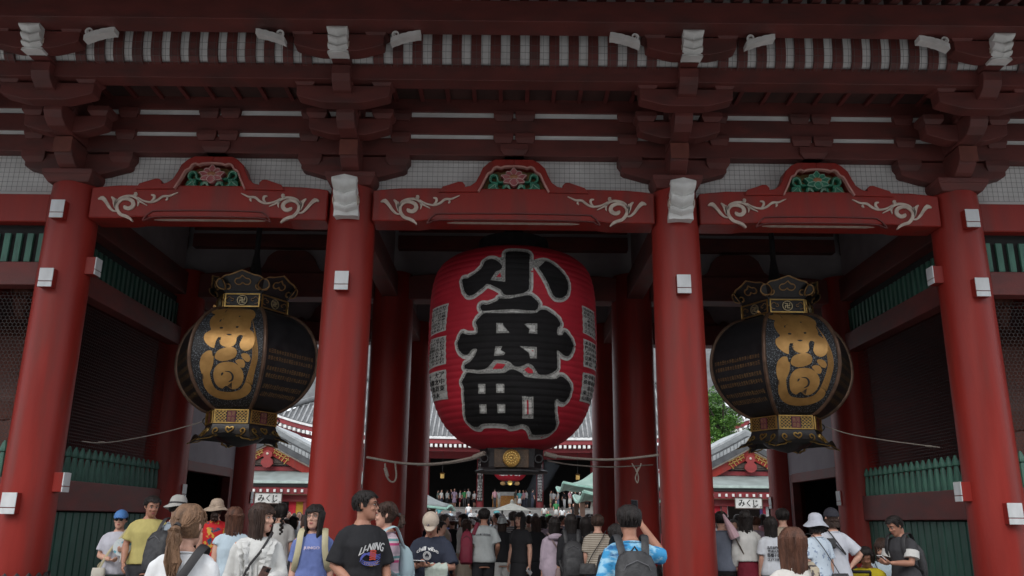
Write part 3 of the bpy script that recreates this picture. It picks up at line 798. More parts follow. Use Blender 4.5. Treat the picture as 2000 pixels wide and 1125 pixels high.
zhou = k1([(375, 740), (500, 742), (640, 745), (930, 747), (975, 708), (1040, 702), (1120, 755), (1180, 810), (1205, 870), (1165, 905), (1163, 985), (1222, 985), (1238, 945), (1270, 960), (1330, 1050), (1343, 1120)]) + \
    k2([(1345, 20), (1322, 100), (1285, 150), (1240, 142), (1190, 92), (1160, 78), (1165, 200), (1165, 290), (1110, 330), (1050, 352), (960, 350), (930, 290), (900, 250), (850, 222), (800, 246), (740, 265), (690, 250), (650, 207), (590, 187), (480, 187), (450, 230), (400, 280), (330, 300), (200, 290), (160, 280), (160, 240), (230, 205), (285, 120), (298, 62), (240, 68), (200, 130), (150, 132), (100, 82), (82, 10)]) + \
    k1([(88, 1055), (130, 955), (190, 983), (300, 975), (303, 890), (280, 855), (300, 810), (335, 775)])
machi = k2([(190, 322), (240, 330), (330, 342), (590, 336), (650, 292), (700, 292), (780, 332), (820, 376), (930, 392), (1150, 402), (1190, 368), (1230, 372), (1290, 432), (1318, 490), (1290, 600), (1240, 658), (1185, 640), (1165, 610), (1132, 640), (1136, 800), (1150, 930), (1080, 1000), (960, 1012), (890, 1010), (868, 950), (850, 917), (790, 887), (720, 910), (650, 920), (612, 892), (480, 882), (350, 887), (310, 925), (250, 920), (185, 862), (168, 790), (165, 690), (155, 560), (155, 482), (128, 440), (150, 390)])
paint_grey = mat('grey_speckled_outline', (.42, .42, .39), .8, (.05, .05, .05), 90, contrast=(.36, .62), detail=3)
paint_lt = mat('pale_grey_outline', (.58, .58, .55), .8, (.42, .42, .40), 30)
def outline(poly, wid, off, mb, shift=0.0):
    # a band along the closed outline; each short quad follows the curved surface
    pts = cat_rom([Vector((a, b, 0)) for a, b in chaikin(poly, 1)], 2, closed=True)
    N = len(pts)
    c = Vector((sum(p.x for p in pts) / N, sum(p.y for p in pts) / N, 0))
    area = sum(pts[i].x * pts[(i + 1) % N].y - pts[(i + 1) % N].x * pts[i].y for i in range(N))
    sg = 1 if area < 0 else -1
    A = []
    for i in range(N):
        d = pts[(i + 1) % N] - pts[i - 1]
        if d.length < 1e-9: d = Vector((1, 0, 0))
        d.normalize(); n_ = Vector((-d.y, d.x, 0)) * sg
        A.append((pts[i] + n_ * (wid + shift), pts[i] + n_ * shift))
    for i in range(N):
        j = (i + 1) % N
        q = [A[i][0], A[j][0], A[j][1], A[i][1]]
        mb.add([lan_pt(p.x, p.y, off) for p in q], [(0, 1, 2, 3)])
glt, gdk, blk, hol, rdm = MB(), MB(), MB(), MB(), MB()
for kname, polys in (('小', (xiao_l, xiao_r)), ('舟', (drop, zhou)), ('町', (machi,))):
    blk = MB(); glt = MB(); gdk = MB()
    for pl in polys:
        lay([(p.x, p.y) if hasattr(p, 'x') else p for p in chaikin([Vector((a, b)) for a, b in pl], 1)], .016, blk)
        pv = [Vector((a, b)) for a, b in pl]
        outline(pv, .070, .008, glt, -.005); outline(pv, .036, .012, gdk, -.004)
    o = blk.build('brush_character', black_paint, lan, fix=False)
    o['label'] = {'小': 'top brush character', '舟': 'middle brush character', '町': 'bottom brush character'}[kname]
    glt.build('pale_outline', paint_lt, o, fix=False)['kind'] = 'stuff'; gdk.build('speckled_outline', paint_grey, o, fix=False)['kind'] = 'stuff'
# grey counters inside the characters, red showing in their middles
wedges = [k1([(540, 130), (602, 130), (602, 400), (443, 380), (500, 288), (545, 270), (576, 235), (560, 180)]), k1([(862, 155), (940, 160), (1040, 165), (960, 245), (940, 240), (905, 245), (866, 280)]),
          k1([(505, 850), (575, 850), (580, 875), (650, 960), (505, 965)]), k1([(800, 855), (948, 855), (948, 970), (855, 965), (862, 920)]),
          k2([(495, 40), (570, 38), (550, 75), (605, 112), (580, 137), (480, 143)]), k2([(760, 38), (943, 45), (943, 172), (872, 170), (855, 110)]),
          k2([(310, 452), (388, 452), (388, 560), (312, 560)]), k2([(502, 450), (592, 450), (592, 550), (505, 550)]), k2([(322, 675), (400, 675), (403, 775), (328, 775)]), k2([(515, 672), (602, 672), (602, 772), (520, 772)]), k2([(783, 583), (903, 583), (903, 832), (786, 832)]),
          k2([(330, 305), (400, 285), (450, 235), (480, 190), (560, 190), (645, 212), (690, 256), (745, 270), (800, 250), (850, 226), (900, 255), (930, 292), (955, 350), (1050, 356), (1150, 392), (930, 390), (820, 374), (775, 330), (700, 288), (650, 288), (590, 332), (340, 336)])]
for w in wedges: lay(w, .019, hol)
hol.build('grey_counter', paint_grey, lan, fix=False)['kind'] = 'stuff'
inner = MB()
for w in wedges[2:11]:
    cxm = sum(a for a, b in w) / len(w); czm = sum(b for a, b in w) / len(w)
    lay([(cxm + (a - cxm) * .62, czm + (b - czm) * .62) for a, b in w], .022, inner)
inner.build('pale_counter', paint_lt, lan, fix=False)['kind'] = 'stuff'
for w in (k1([(548, 298), (558, 350), (508, 346)]), k2([(515, 225), (605, 236), (570, 284), (465, 288)]), k2([(850, 266), (895, 296), (902, 335), (850, 336), (805, 296)]), k2([(832, 628), (852, 628), (852, 785), (835, 785)]), k2([(885, 85), (905, 80), (903, 100)])):
    lay(w, .025, rdm)
rdm.build('red_counter', lantern_red, lan, fix=False)['kind'] = 'stuff'
# donors' panels on both flanks
pc = 'アタバス中央浅草寺会本店橋町商店株式社日田村木山川白金住吉石井上下水土大小東西南北門'
def panel(c4, name, rows, cols, seed):
    rng = random.Random(seed)
    q = [on_lan(*c) for c in c4]       # top-left, top-right, bottom-right, bottom-left
    mb = MB(); lay(q, .006, mb); o = mb.build(name, paint_lt, lan, fix=False)
    t = MB()
    for i in range(cols):
        for j in range(rows):
            if rng.random() < .08: continue
            ch = rng.choice(pc)
            def mp(u, v, i=i, j=j):
                s = (i + .08 + .84 * u) / cols; w = 1 - (j + .08 + .84 * (1 - v)) / rows
                s = .05 + .9 * s; w = .04 + .92 * w
                a = Vector(q[3]).lerp(Vector(q[2]), s); b = Vector(q[0]).lerp(Vector(q[1]), s); p = a.lerp(b, w)
                return lan_pt(p.x, p.y, .012)
            text_on(t, ch, mp, .03)
    t.build('panel_writing', black_paint, o, fix=False)['kind'] = 'stuff'
def c7(a, b): return (830 + a / 5.117, 580 + b / 5.117)
def c8(a, b): return (1120 + a / 5.117, 580 + b / 5.117)
panel([c7(82, 125), c7(240, 62), c7(210, 335), c7(62, 398)], 'donor_panel', 8, 4, 1)
panel([c7(62, 430), c7(215, 385), c7(215, 670), c7(46, 738)], 'donor_panel', 8, 4, 2)
panel([c7(48, 775), c7(215, 725), c7(235, 1020), c7(85, 1058)], 'donor_panel', 4, 4, 3)
panel([c8(82, 85), c8(203, 155), c8(215, 440), c8(92, 360)], 'donor_panel', 7, 4, 4)
panel([c8(95, 415), c8(218, 480), c8(220, 750), c8(95, 695)], 'donor_panel', 5, 4, 5)
panel([c8(90, 755), c8(212, 790), c8(205, 1085), c8(57, 1040)], 'donor_panel', 5, 4, 6)
# base ring with gilt crest, rope eyes and foot
brown = mat('aged_brown_bronze', (.10, .06, .035), .5, (.05, .035, .025), 7, bump=.35, bscale=45, metal=.3)
m = MB(); m.lathe([(2.64, .50), (2.63, .53), (2.56, .52), (2.345, .50), (2.31, .53), (2.29, .60), (2.268, .60), (2.258, .46)], seg=12, a0=PI / 12, cap=True)
m.build('base_ring', bronze_dk, lan)
pl_ = MB(); pl_.box(-.27, .27, -.535, -.50, 2.32, 2.60); pl_.build('base_plate', brown, lan, bevel=.01)
cr = MB(); n = 40
cr.lathe([(0, .12), (.012, .135), (.03, .135), (.04, .12), (.028, .105), (.028, .0)], seg=36)
cr.v = [(v[0], -v[2], v[1]) for v in cr.v]
crest = cr.build('gilt_crest', gold, lan, smooth='auto', loc=(0, -.535, 2.46))
cr = MB()
for k in range(16):
    a = 2 * PI * k / 16; cr.ell((math.sin(a) * .085, -.032, math.cos(a) * .085), (.017, .012, .017), 6, 4)
for k in range(8):
    a = 2 * PI * k / 8 + .2; cr.ell((math.sin(a) * .045, -.034, math.cos(a) * .045), (.018, .012, .018), 6, 4)
cr.ell((0, -.034, 0), (.02, .014, .02), 8, 5); cr.build('crest_petals', gold, crest, smooth='auto')['kind'] = 'stuff'
for s in (-1, 1):
    m = MB(); pts = [(s * (.43 + .06 * math.cos(a)), -.36, 2.47 + .06 * math.sin(a)) for a in [2 * PI * k / 14 for k in range(15)]]
    m.tube(pts, .016, 6); m.build('rope_eye', bronze_dk, lan, smooth='auto')
m = MB(); m.lathe([(5.86, .50), (5.93, .62), (6.16, .60), (6.2, .2), (6.9, .06), (7.3, .06)], seg=24, cap=True); m.build('top_ring', bronze_dk, lan)
def rope(pts, r, label, knots=()):
    m = MB(); m.tube(cat_rom(pts, 8), r, 7); o = m.build('rope', rope_m, smooth='auto')
    o['label'] = label; o['category'] = 'rope'; o['group'] = 'stay ropes of the lanterns'
    for k, (p, q) in enumerate(knots):
        kb = MB(); kb.tube([p, q], r * 1.9, 8); kb.build('rope_binding', rope_m, o, smooth='auto')
    return o
rope([P(948, 884, 1.6), P(925, 893, 1.7), P(860, 905, 1.9), P(790, 905, 2.1), P(716, 893, 2.2)], .020, 'thick pale rope running left from the red lantern base', [(P(946, 885, 1.59), P(925, 893, 1.69))])
rope([P(1064, 886, 1.6), P(1085, 891, 1.7), P(1150, 897, 1.9), P(1210, 897, 2.1), P(1292, 888, 2.2)], .020, 'upper thick pale rope running right from the red lantern base', [(P(1064, 886, 1.59), P(1086, 892, 1.69))])
rope([P(1070, 900, 1.9), P(1120, 908, 2.4), P(1190, 912, 3.0), P(1275, 908, 3.9)], .012, 'lower thin pale rope running right from the red lantern base')
rope([P(945, 892, 1.9), P(900, 902, 2.4), P(850, 908, 3.0), P(815, 909, 3.9)], .012, 'thin pale rope behind the thick left rope of the red lantern')
rope([P(752, 905, 2.1), P(754, 925, 2.1), P(760, 938, 2.1), P(769, 941, 2.1), P(774, 930, 2.1), P(772, 905, 2.1)], .015, 'dangling rope loop below the thick left rope', [(P(752, 914, 2.1), P(757, 931, 2.1))])
rope([P(1234, 905, 2.1), P(1243, 920, 2.1), P(1247, 932, 2.1), P(1245, 943, 2.1), P(1241, 932, 2.1), P(1250, 912, 2.1), P(1252, 905, 2.1)], .010, 'knotted rope end hanging below the right rope', [(P(1243, 922, 2.1), P(1248, 914, 2.1))])
rope([P(160, 862, 1.3), P(200, 865, 1.4), P(260, 857, 1.6), P(330, 842, 1.9), P(395, 824, 2.1)], .009, 'thin stay rope from the left bronze lantern to the left screen', [(P(192, 864, 1.38), P(204, 864, 1.41))])
rope([P(1612, 833, 2.1), P(1660, 848, 2.0), P(1730, 860, 1.7), P(1790, 868, 1.4), P(1836, 874, 1.2)], .009, 'thin stay rope from the right bronze lantern to the right screen', [(P(1808, 871, 1.33), P(1820, 872, 1.28))])

# ================================================================== BRONZE LANTERNS
BCX, BCY = -4.50, 2.3
BP = [(4.86, .56), (4.83, .72), (4.76, .86), (4.64, 1.0), (4.48, 1.11), (4.3, 1.18), (4.08, 1.215), (3.85, 1.20), (3.65, 1.13), (3.5, 1.04), (3.36, .92), (3.25, .78), (3.18, .66), (3.15, .56)]
BPs = [(p[0], p[1]) for p in cat_rom([(z, r, 0) for z, r in BP], 4)]
C30 = math.cos(PI / 6)
def bap(z):
    z = max(3.151, min(4.859, z))
    for (z1, r1), (z0, r0) in zip(BPs, BPs[1:]):
        if z0 <= z <= z1: return (r0 + (r1 - r0) * (z - z0) / max(1e-9, z1 - z0)) * C30
    return .6
def on_pan(px, py):
    Y = BCY - 1.0
    for _ in range(12):
        p = P(px, py, Y); Y = BCY - bap(p.z)
    return (p.x - BCX, p.z)
def pan_pt(k, off):
    a = k * PI / 3
    def f(u, z):
        y = -bap(z) - off
        return (u * math.cos(a) - y * math.sin(a), u * math.sin(a) + y * math.cos(a), z)
    return f
black_net = mat('black_stippled_panel', (.20, .22, .24), .45, (.012, .012, .014), 62, kind='voronoi', contrast=(.62, .80), coord='o', spec=.5)
black_plain = mat('black_lacquer_panel', (.028, .028, .030), .4, (.016, .016, .018), 8, spec=.5)
bl_ = thing('bronze_lantern', 'black and gold six sided bronze lantern left of the red lantern', 'lantern', (BCX, BCY, 0))
def side_panel(k):
    m = MB(); vs = []; fs = []
    for z, r in BPs:
        w = r * .5
        for u in (-w, w): vs.append(pan_pt(k, 0)(u, z))
    for i in range(len(BPs) - 1): fs.append((2 * i, 2 * i + 1, 2 * i + 3, 2 * i + 2))
    m.add(vs, fs); return m.build('panel', black_net if k == 0 else black_plain, bl_, smooth=True)
pans = [side_panel(k) for k in range(6)]
for k in range(6):
    a = k * PI / 3 + PI / 6
    m = MB(); m.tube([(r * 1.005 * math.sin(a), -r * 1.005 * math.cos(a), z) for z, r in BPs], .034, 8); m.build('corner_rib', bronze_fr, bl_, smooth='auto')
CB = 4.69
def b3(pts): return [on_pan(360 + a / CB, 580 + b / CB) for a, b in pts]
BCUT = [3.15 + i * .05 for i in range(36)]
def blay(poly, off, mb, k=0):
    poly = [(p.x, p.y) for p in chaikin([Vector(p) for p in poly], 2)]
    vs, fs = flat(poly, (), BCUT); f = pan_pt(k, off); mb.add([f(u, v) for u, v in vs], fs)
gold_lf = mat('gold_leaf_art', (.64, .36, .12), .34, (.48, .26, .08), 5, metal=.55, bump=.12, bscale=22, coord='o')
art = [b3(s) for s in (
    [(240, 165), (232, 130), (252, 95), (272, 85), (290, 132), (330, 132), (400, 105), (480, 85), (540, 105), (600, 128), (640, 143), (657, 180), (642, 215), (615, 235), (610, 290), (595, 320), (632, 345), (647, 400), (642, 460), (610, 507), (560, 527), (515, 507), (500, 462), (520, 420), (540, 380), (505, 368), (475, 400), (472, 440), (450, 475), (400, 490), (350, 482), (322, 460), (310, 430), (332, 400), (300, 395), (280, 430), (270, 470), (265, 500), (220, 482), (180, 442), (163, 400), (178, 355), (240, 325), (225, 290), (222, 240), (248, 200), (282, 180)],
    [(265, 580), (285, 530), (330, 500), (420, 480), (468, 500), (482, 540), (462, 585), (400, 612), (330, 622), (280, 602)],
    [(198, 520), (240, 518), (262, 560), (257, 640), (238, 700), (222, 730), (235, 800), (262, 862), (300, 897), (380, 912), (460, 907), (520, 882), (548, 832), (562, 815), (617, 850), (612, 900), (572, 945), (500, 977), (400, 987), (300, 972), (220, 932), (168, 860), (153, 780), (148, 740), (128, 680), (128, 620), (148, 560)],
    [(253, 740), (270, 680), (310, 640), (370, 625), (440, 628), (500, 663), (537, 720), (542, 780), (522, 840), (482, 880), (430, 887), (380, 852), (345, 882), (300, 862), (268, 820)],
    [(513, 555), (550, 541), (592, 558), (610, 600), (590, 630), (560, 622), (528, 590)],
    [(458, 615), (500, 598), (542, 608), (558, 645), (547, 682), (515, 682), (488, 655)])]
m = MB()
for a_ in art: blay(a_, .012, m)
for i in range(5):
    t = i / 4
    pts = b3([(626, 228 + 6 * i), (640 + 10 * t, 340), (628 + 42 * t, 480), (622 + 46 * t, 600), (590 + 50 * t, 720), (560 + 56 * t, 825 + 18 * t)])
    f = pan_pt(0, .0); w = MB()
    w.stroke(pts, [.003, .007, .010, .013, .016, .019], -.006, .012, lambda u, v, ww: pan_pt(0, ww)(u, v), smooth=4)
    m.add(w.v, w.f)
m.build('gold_artwork', gold_lf, pans[0], smooth=True, fix=False)
m = MB()
for pts, wd in (([(333, 755), (340, 738), (350, 730)], [.012, .03, .012]), ([(366, 716), (412, 722), (438, 755), (434, 795), (400, 815)], [.006, .02, .032, .028, .008]),
                ([(318, 310), (332, 305), (345, 310)], .03), ([(470, 300), (482, 298), (492, 300)], .03), ([(380, 366), (405, 370), (430, 366)], [.006, .03, .006]),
                ([(318, 250), (325, 235), (338, 228)], [.01, .02, .006]), ([(350, 225), (358, 220)], .01), ([(498, 198), (512, 198)], .02),
                ([(370, 160), (430, 120), (470, 95)], .01), ([(345, 885), (375, 860), (400, 880), (430, 888)], [.004, .022, .03, .01])):
    pts = b3(pts); m.stroke(pts, wd, .012, .018, lambda u, v, ww: pan_pt(0, ww)(u, v))
for i in range(6):
    for (x0, y0, x1, y1) in ((300 - 5 * i, 395 + 18 * i, 330 - 3 * i, 400 + 20 * i), (510 - 5 * i, 385 + 10 * i, 475 + 3 * i, 410 + 12 * i), (245, 525 + 8 * i, 262, 560 + 2 * i), (380 + 9 * i, 862 + 2 * i, 430, 825 + 10 * i), (160 + 2 * i, 735 + 9 * i, 145, 750 + 7 * i)):
        m.stroke(b3([(x0, y0), (x1, y1)]), [.002, .012], .012, .018, lambda u, v, ww: pan_pt(0, ww)(u, v), smooth=1)
m.build('ink_accents', black_plain, pans[0], fix=False)['kind'] = 'stuff'
# rows of donors' names on the neighbouring panels
nmc = '魚河岸会東京築地日本橋商店株式会社組合田中山本鈴木佐藤高橋小林加藤吉村清水石井'
rng = random.Random(4)
for k in (1, 5, 2, 4):
    t = MB(); f = pan_pt(k, .008)
    for row in range(6):
        z = 4.02 - row * .115 - (.05 if row > 1 else 0) - (.05 if row > 3 else 0)
        hw = bap(z) / C30 * .5 * .86; n = 18
        for i in range(n):
            if k in (2, 4) and i % 2: continue
            x0 = -hw + 2 * hw * i / n; w = 2 * hw / n * .8
            def mp(u, v, x0=x0, w=w, z=z): return f(x0 + u * w, z + v * .07)
            text_on(t, rng.choice(nmc), mp)
    t.build('gilt_writing', gold_dim, pans[k], fix=False)['kind'] = 'stuff'
# bands, crown and skirt: one side each, repeated round the six sides
def six(name, mk, mats_, par, **kw):
    for k in range(6):
        a = k * PI / 3
        m = mk(k)
        if not m.v: continue
        m.v = [(x * math.cos(a) - y * math.sin(a), x * math.sin(a) + y * math.cos(a), z) for x, y, z in m.v]
        o = m.build(name, mats_, par, **kw)
        if name in ('cloud_scroll', 'wave_lattice', 'seal_writing', 'gilt_frame', 'manji_crest', 'skirt_scroll', 'crown_edge'): o['kind'] = 'stuff'
def hexband(z0, z1, r0, r1):
    return MB().lathe([(z0, r0), (z1, r1)], seg=6, a0=PI / 6, cap=True)
tb = hexband(4.86, 5.16, .60, .63).build('top_band', bronze_dk, bl_, bevel=.01)
bb = hexband(2.90, 3.15, .60, .58).build('bottom_band', bronze_dk, bl_, bevel=.01)
def rect_frame(hw, z0, z1, y, t, d=.02):
    m = MB(); m.box(-hw, hw, y - d, y, z1 - t, z1); m.box(-hw, hw, y - d, y, z0, z0 + t); m.box(-hw, -hw + t, y - d, y, z0 + t, z1 - t); m.box(hw - t, hw, y - d, y, z0 + t, z1 - t); return m
ya = -.63 * C30
six('gilt_frame', lambda k: rect_frame(.30, 4.88, 5.12, ya - .0, .022), gold, tb)
def manji(k):
    m = MB(); y = ya - .005; c = 5.0; r = .082; pts = [(r * math.cos(a), c + r * math.sin(a)) for a in [2 * PI * i / 24 for i in range(25)]]
    m.stroke(pts, .013, y - .02, y, smooth=0)
    s = .045; t = .0075
    m.box(-t, t, y - .02, y, c - s, c + s); m.box(-s, -t, y - .02, y, c - t, c + t); m.box(t, s, y - .02, y, c - t, c + t)
    m.box(-s, -t, y - .02, y, c + s - 2 * t, c + s); m.box(t, s, y - .02, y, c - s, c - s + 2 * t)
    m.box(s - 2 * t, s, y - .02, y, c + t, c + s); m.box(-s, -s + 2 * t, y - .02, y, c - s, c - t)
    return m
six('manji_crest', manji, mat('pale_gilt', (.66, .55, .33), .4, metal=.5), tb)
def clouds(k):
    m = MB(); y = ya - .005
    for s in (-1, 1):
        m.stroke([(s * (.235 + dx), 5.0 + dz) for dx, dz in ((-.02, -.055), (.02, -.05), (.045, -.02), (.075, -.0), (.06, .028), (.03, .03), (.01, .055), (-.025, .055), (-.045, .03), (-.07, .03), (-.085, .005), (-.06, -.015), (-.04, 0))][:13], .008, y - .012, y)
    return m
six('cloud_scroll', clouds, gold_dim, tb)
def crown_plate(k):
    m = MB(); pts = [(.34, 5.16), (.36, 5.22), (.42, 5.21), (.46, 5.26), (.43, 5.34), (.35, 5.36), (.30, 5.40), (.20, 5.42), (.10, 5.455), (0, 5.49)]
    poly = pts + [(-a, b) for a, b in pts[-2::-1]]
    lean = lambda u, v, w: (u, -.60 * C30 - (v - 5.16) * .55 + w, v)
    m.prism(poly, -.012, .012, lean); return m
def crown_line(k):
    lean = lambda u, v, w: (u, -.60 * C30 - (v - 5.16) * .55 + w, v)
    m = MB()
    for s in (-1, 1):
        m.stroke([(s * a, b) for a, b in ((.30, 5.26), (.26, 5.275), (.22, 5.25), (.23, 5.205), (.30, 5.19), (.39, 5.20), (.45, 5.25), (.43, 5.335), (.36, 5.36), (.30, 5.40), (.20, 5.42), (.10, 5.455), (0, 5.49))], .018, -.03, -.012, lean)
        m.stroke([(s * a, b) for a, b in ((0, 5.41), (.055, 5.365), (.11, 5.355), (.135, 5.31), (.10, 5.27), (.04, 5.27), (0, 5.30))], .016, -.03, -.012, lean)
    return m
six('crown_plate', crown_plate, bronze_dk, bl_)
six('crown_edge', crown_line, gold_dim, bl_)
# lower band lattice
six('gilt_frame', lambda k: rect_frame(.285, 2.91, 3.14, -.60 * C30, .02), gold, bb)
def lattice(k):
    m = MB(); y = -.60 * C30 - .002
    for s in (-1, 1):
        for i in range(4):
            zc = 2.945 + i * .053
            for ph in (0, 1):
                pts = [(s * (.085 + .18 * t / 12), zc + .02 * math.sin(t / 12 * 3 * PI) * (1 if ph else -1)) for t in range(13)]
                m.stroke(pts, .011, y - .012, y, smooth=0)
    return m
six('wave_lattice', lattice, gold, bb)
six('red_plate', lambda k: MB().box(-.07, .07, -.60 * C30 - .012, -.60 * C30, 2.935, 3.115), mat('dull_red_plate', (.18, .03, .05), .5), bb)
def seal(k):
    m = MB(); y = -.60 * C30 - .015
    for i, ch in enumerate('魚河岸会'):
        x0 = -.058 + .06 * (i % 2); z0 = 3.03 - .085 * (i // 2)
        text_on(m, ch, lambda u, v: (x0 + u * .052, y, z0 + v * .072))
    return m
six('seal_writing', seal, gold_dim, bb, fix=False)
def skirt(k):
    m = MB(); prof = [(2.90, .60, .28), (2.84, .62, .30), (2.76, .66, .33), (2.68, .74, .38), (2.63, .84, .43)]
    vs = []; fs = []; n = 16
    for i, (z, r, hw) in enumerate(prof):
        for j in range(n + 1):
            u = -1 + 2 * j / n; dz = 0
            if i == len(prof) - 1: dz = .12 * math.cos(u * PI / 2) ** .8 - (.0 if abs(u) < .9 else .02)
            vs.append((u * r * .5, -r * C30, z + dz * .9))
    for i in range(len(prof) - 1):
        for j in range(n): a = i * (n + 1) + j; fs.append((a, a + 1, a + n + 2, a + n + 1))
    m.add(vs, fs); return m
six('skirt_plate', skirt, bronze_dk, bl_, smooth='auto')
def sk(u, v, w):
    t = max(0, (2.90 - v) / .27); r = .60 + .24 * t ** 1.8
    return (u, -r * C30 - .012 + w, v)
def skirt_line(k):
    m = MB()
    for s in (-1, 1):
        m.stroke([(s * a, b) for a, b in ((.43, 2.615), (.36, 2.64), (.27, 2.655), (.225, 2.69), (.22, 2.71), (.255, 2.755), (.26, 2.80), (.225, 2.83), (.19, 2.80), (.205, 2.765), (.225, 2.77))], [.014, .02, .022, .022, .02, .02, .022, .022, .02, .016], -.016, .002, sk)
        m.stroke([(s * a, b) for a, b in ((.225, 2.695), (.17, 2.69), (.13, 2.715), (.07, 2.71), (.0, 2.75), (.05, 2.795), (.06, 2.84), (.03, 2.85), (0, 2.825))], .02, -.016, .002, sk)
    return m
six('skirt_scroll', skirt_line, gold, bl_)
m = MB(); m.lathe([(2.88, .5), (2.76, .45), (2.66, .33), (2.60, .16), (2.56, .0)], seg=24); m.build('foot_plate', bronze_dk, bl_, smooth='auto')
m = MB(); m.lathe([(5.16, .60), (5.35, .35), (5.6, .12), (6.0, .05), (7.3, .05)], seg=6, a0=PI / 6, cap=True); m.build('roof_cap', bronze_dk, bl_)
for s in (-1, 1):
    m = MB(); m.tube([(s * (.60 + .055 * math.cos(a)), 0, 3.0 + .055 * math.sin(a)) for a in [2 * PI * i / 14 for i in range(15)]], .012, 6); m.build('ring', bronze_dk, bl_, smooth='auto')
bl_.scale = (.975, .975, .975); bl_.location.z = .155
br_ = dup(bl_, loc=(4.60, BCY, .155), label='black and gold six sided bronze lantern right of the red lantern')
for n_ in (bl_, br_): n_['group'] = 'pair of bronze lanterns'
# ================================================================== MAIN HALL
hall = thing('main_hall', 'large red temple hall with grey tiled roof and dark open front', 'temple hall')
HY = 64.0
hall_red = mat('hall_red', (.24, .022, .03), .6, (.17, .018, .022), 1.2)
tile_far = mat('hall_roof_tile', (.14, .145, .15), .6, (.08, .083, .086), 1.5)
tile_row_m = mat('hall_tile_row', (.34, .345, .35), .6, (.20, .205, .21), 3)
dot = mat('white_rafter_tip', (.80, .80, .78), .6)
def ze(x): return 8.75 + 2.0 * min(1, abs(x) / 21.5) ** 4
def fr(t): return 17.5 * (.86 * t + .14 * t * t)
def hz(x, y):
    t = (y - HY) / 20.0; s = (21.5 - abs(x)) / 20.0
    zf = ze(x) + fr(max(0, t)); zs_ = ze(21.5 * (1 - max(0, t))) + fr(max(0, s)) if t < .45 else 99
    return min(zf, zs_ if s < .45 else 99)
m = MB(); nx, ny = 64, 20; vs = []; fs = []
for j in range(ny + 1):
    for i in range(nx + 1):
        x = -21.5 + 43 * i / nx; y = HY + 20 * j / ny; vs.append((x, y, hz(x, y)))
for j in range(ny):
    for i in range(nx):
        a = j * (nx + 1) + i; fs.append((a, a + 1, a + nx + 2, a + nx + 1))
m.add(vs, fs); hr = m.build('roof', tile_far, hall, smooth=True)
for i in range(102):
    x = -21.3 + i * .422; pts = []
    tmax = min(1.0, max(.03, (21.5 - abs(x)) / 20.0)) if abs(x) > 12.5 else 1.0
    for k in range(9):
        y = HY - .05 + 20 * tmax * k / 8; pts.append((x, y, hz(x, max(HY, y)) + .04))
    mm = MB(); mm.tube(pts, .095, 5, flat=.9); mm.build('tile_row', tile_row_m, hr, smooth=True)
for s in (-1, 1):
    mm = MB(); mm.tube([(s * (21.6 - 9 * t), HY - .1 + 9 * t, hz(21.5 - 9 * t, HY + 9 * t) + .25) for t in [k / 10 for k in range(11)]], .28, 6)
    mm.build('hip_ridge', tile_far, hr, smooth=True)
def eave(name, dy, dz0, dz1, th, m_):
    mm = MB(); pts = [-21.5 + 43 * k / 48 for k in range(49)]; vs = []; fs = []
    for x in pts: vs += [(x, HY + dy, ze(x) + dz0), (x, HY + dy, ze(x) + dz1), (x, HY + dy + th, ze(x) + dz1), (x, HY + dy + th, ze(x) + dz0)]
    for i in range(48):
        for k in range(4): fs.append((i * 4 + k, i * 4 + (k + 1) % 4, i * 4 + 4 + (k + 1) % 4, i * 4 + 4 + k))
    fs += [(0, 1, 2, 3), (192, 193, 194, 195)]
    mm.add(vs, fs); return mm.build(name, m_, hall)
eave('eave_edge', -.08, -.22, -.02, .3, mat('white_eave_board', (.72, .73, .73), .6))
eave('eave_board', .05, -.62, -.23, .3, hall_red)
eave('eave_board', .9, -1.25, -.9, .3, hall_red)
rt_me = MB().box(-.11, .11, -.12, .6, -.13, .13).mesh('rafter_end', dot)
rb_me = MB().box(-.10, .10, 0, 7, -.12, .12).mesh('rafter', hall_red)
for i in range(100):
    x = -21.1 + i * .426; inst('rafter_end', rt_me, hall, (x, HY + .1, ze(x) - .80))
box('soffit', hall_red, hall, -21, 21, HY + .5, HY + 7, 8.1, 8.2, bevel=0)
FY = HY + 6.0
hc_me = MB().lathe([(2.7, .36), (8.2, .34)], seg=14, cap=True).mesh('hall_column', hall_red, 'auto')
hxs = [-14.2, -8.0, -2.83, 2.83, 8.0, 14.2]
for x in hxs: inst('hall_column', hc_me, hall, (x, FY, 0))
zb = P(1000, 897, FY).z; zt = P(1000, 884, FY).z
box('hall_beam', hall_red, hall, -18, 18, FY - .2, FY + .2, zb, zt)
box('hall_plaster', plaster, hall, -18, 18, FY + .1, FY + .2, zt, 8.2, bevel=0)
box('hall_beam', hall_red, hall, -18, 18, FY - .1, FY + .05, zt + .62, zt + .82)
for x in [-5.4, 0, 5.4, -11, 11]:
    mm = MB(); mm.prism([(x - 1.0, zt + .01), (x - .55, zt + .42), (x, zt + .6), (x + .55, zt + .42), (x + 1.0, zt + .01)], FY - .08, FY + .08); mm.build('frog_leg_strut', hall_red, hall)
    mm = MB(); mm.stroke([(x - .7, zt + .02), (x - .4, zt + .34), (x, zt + .46), (x + .4, zt + .34), (x + .7, zt + .02)], .06, FY - .11, FY - .09); mm.build('strut_edge', cream, hall)
box('hall_back_wall', dark, hall, -18, 18, FY + 12, FY + 12.2, 2.7, 9, bevel=0)  # unlit hall interior painted as a near-black wall
box('hall_side_wall', hall_red, hall, -18.1, -17.9, FY, FY + 12, 2.7, 8.2, bevel=0); box('hall_side_wall', hall_red, hall, 17.9, 18.1, FY, FY + 12, 2.7, 8.2, bevel=0)
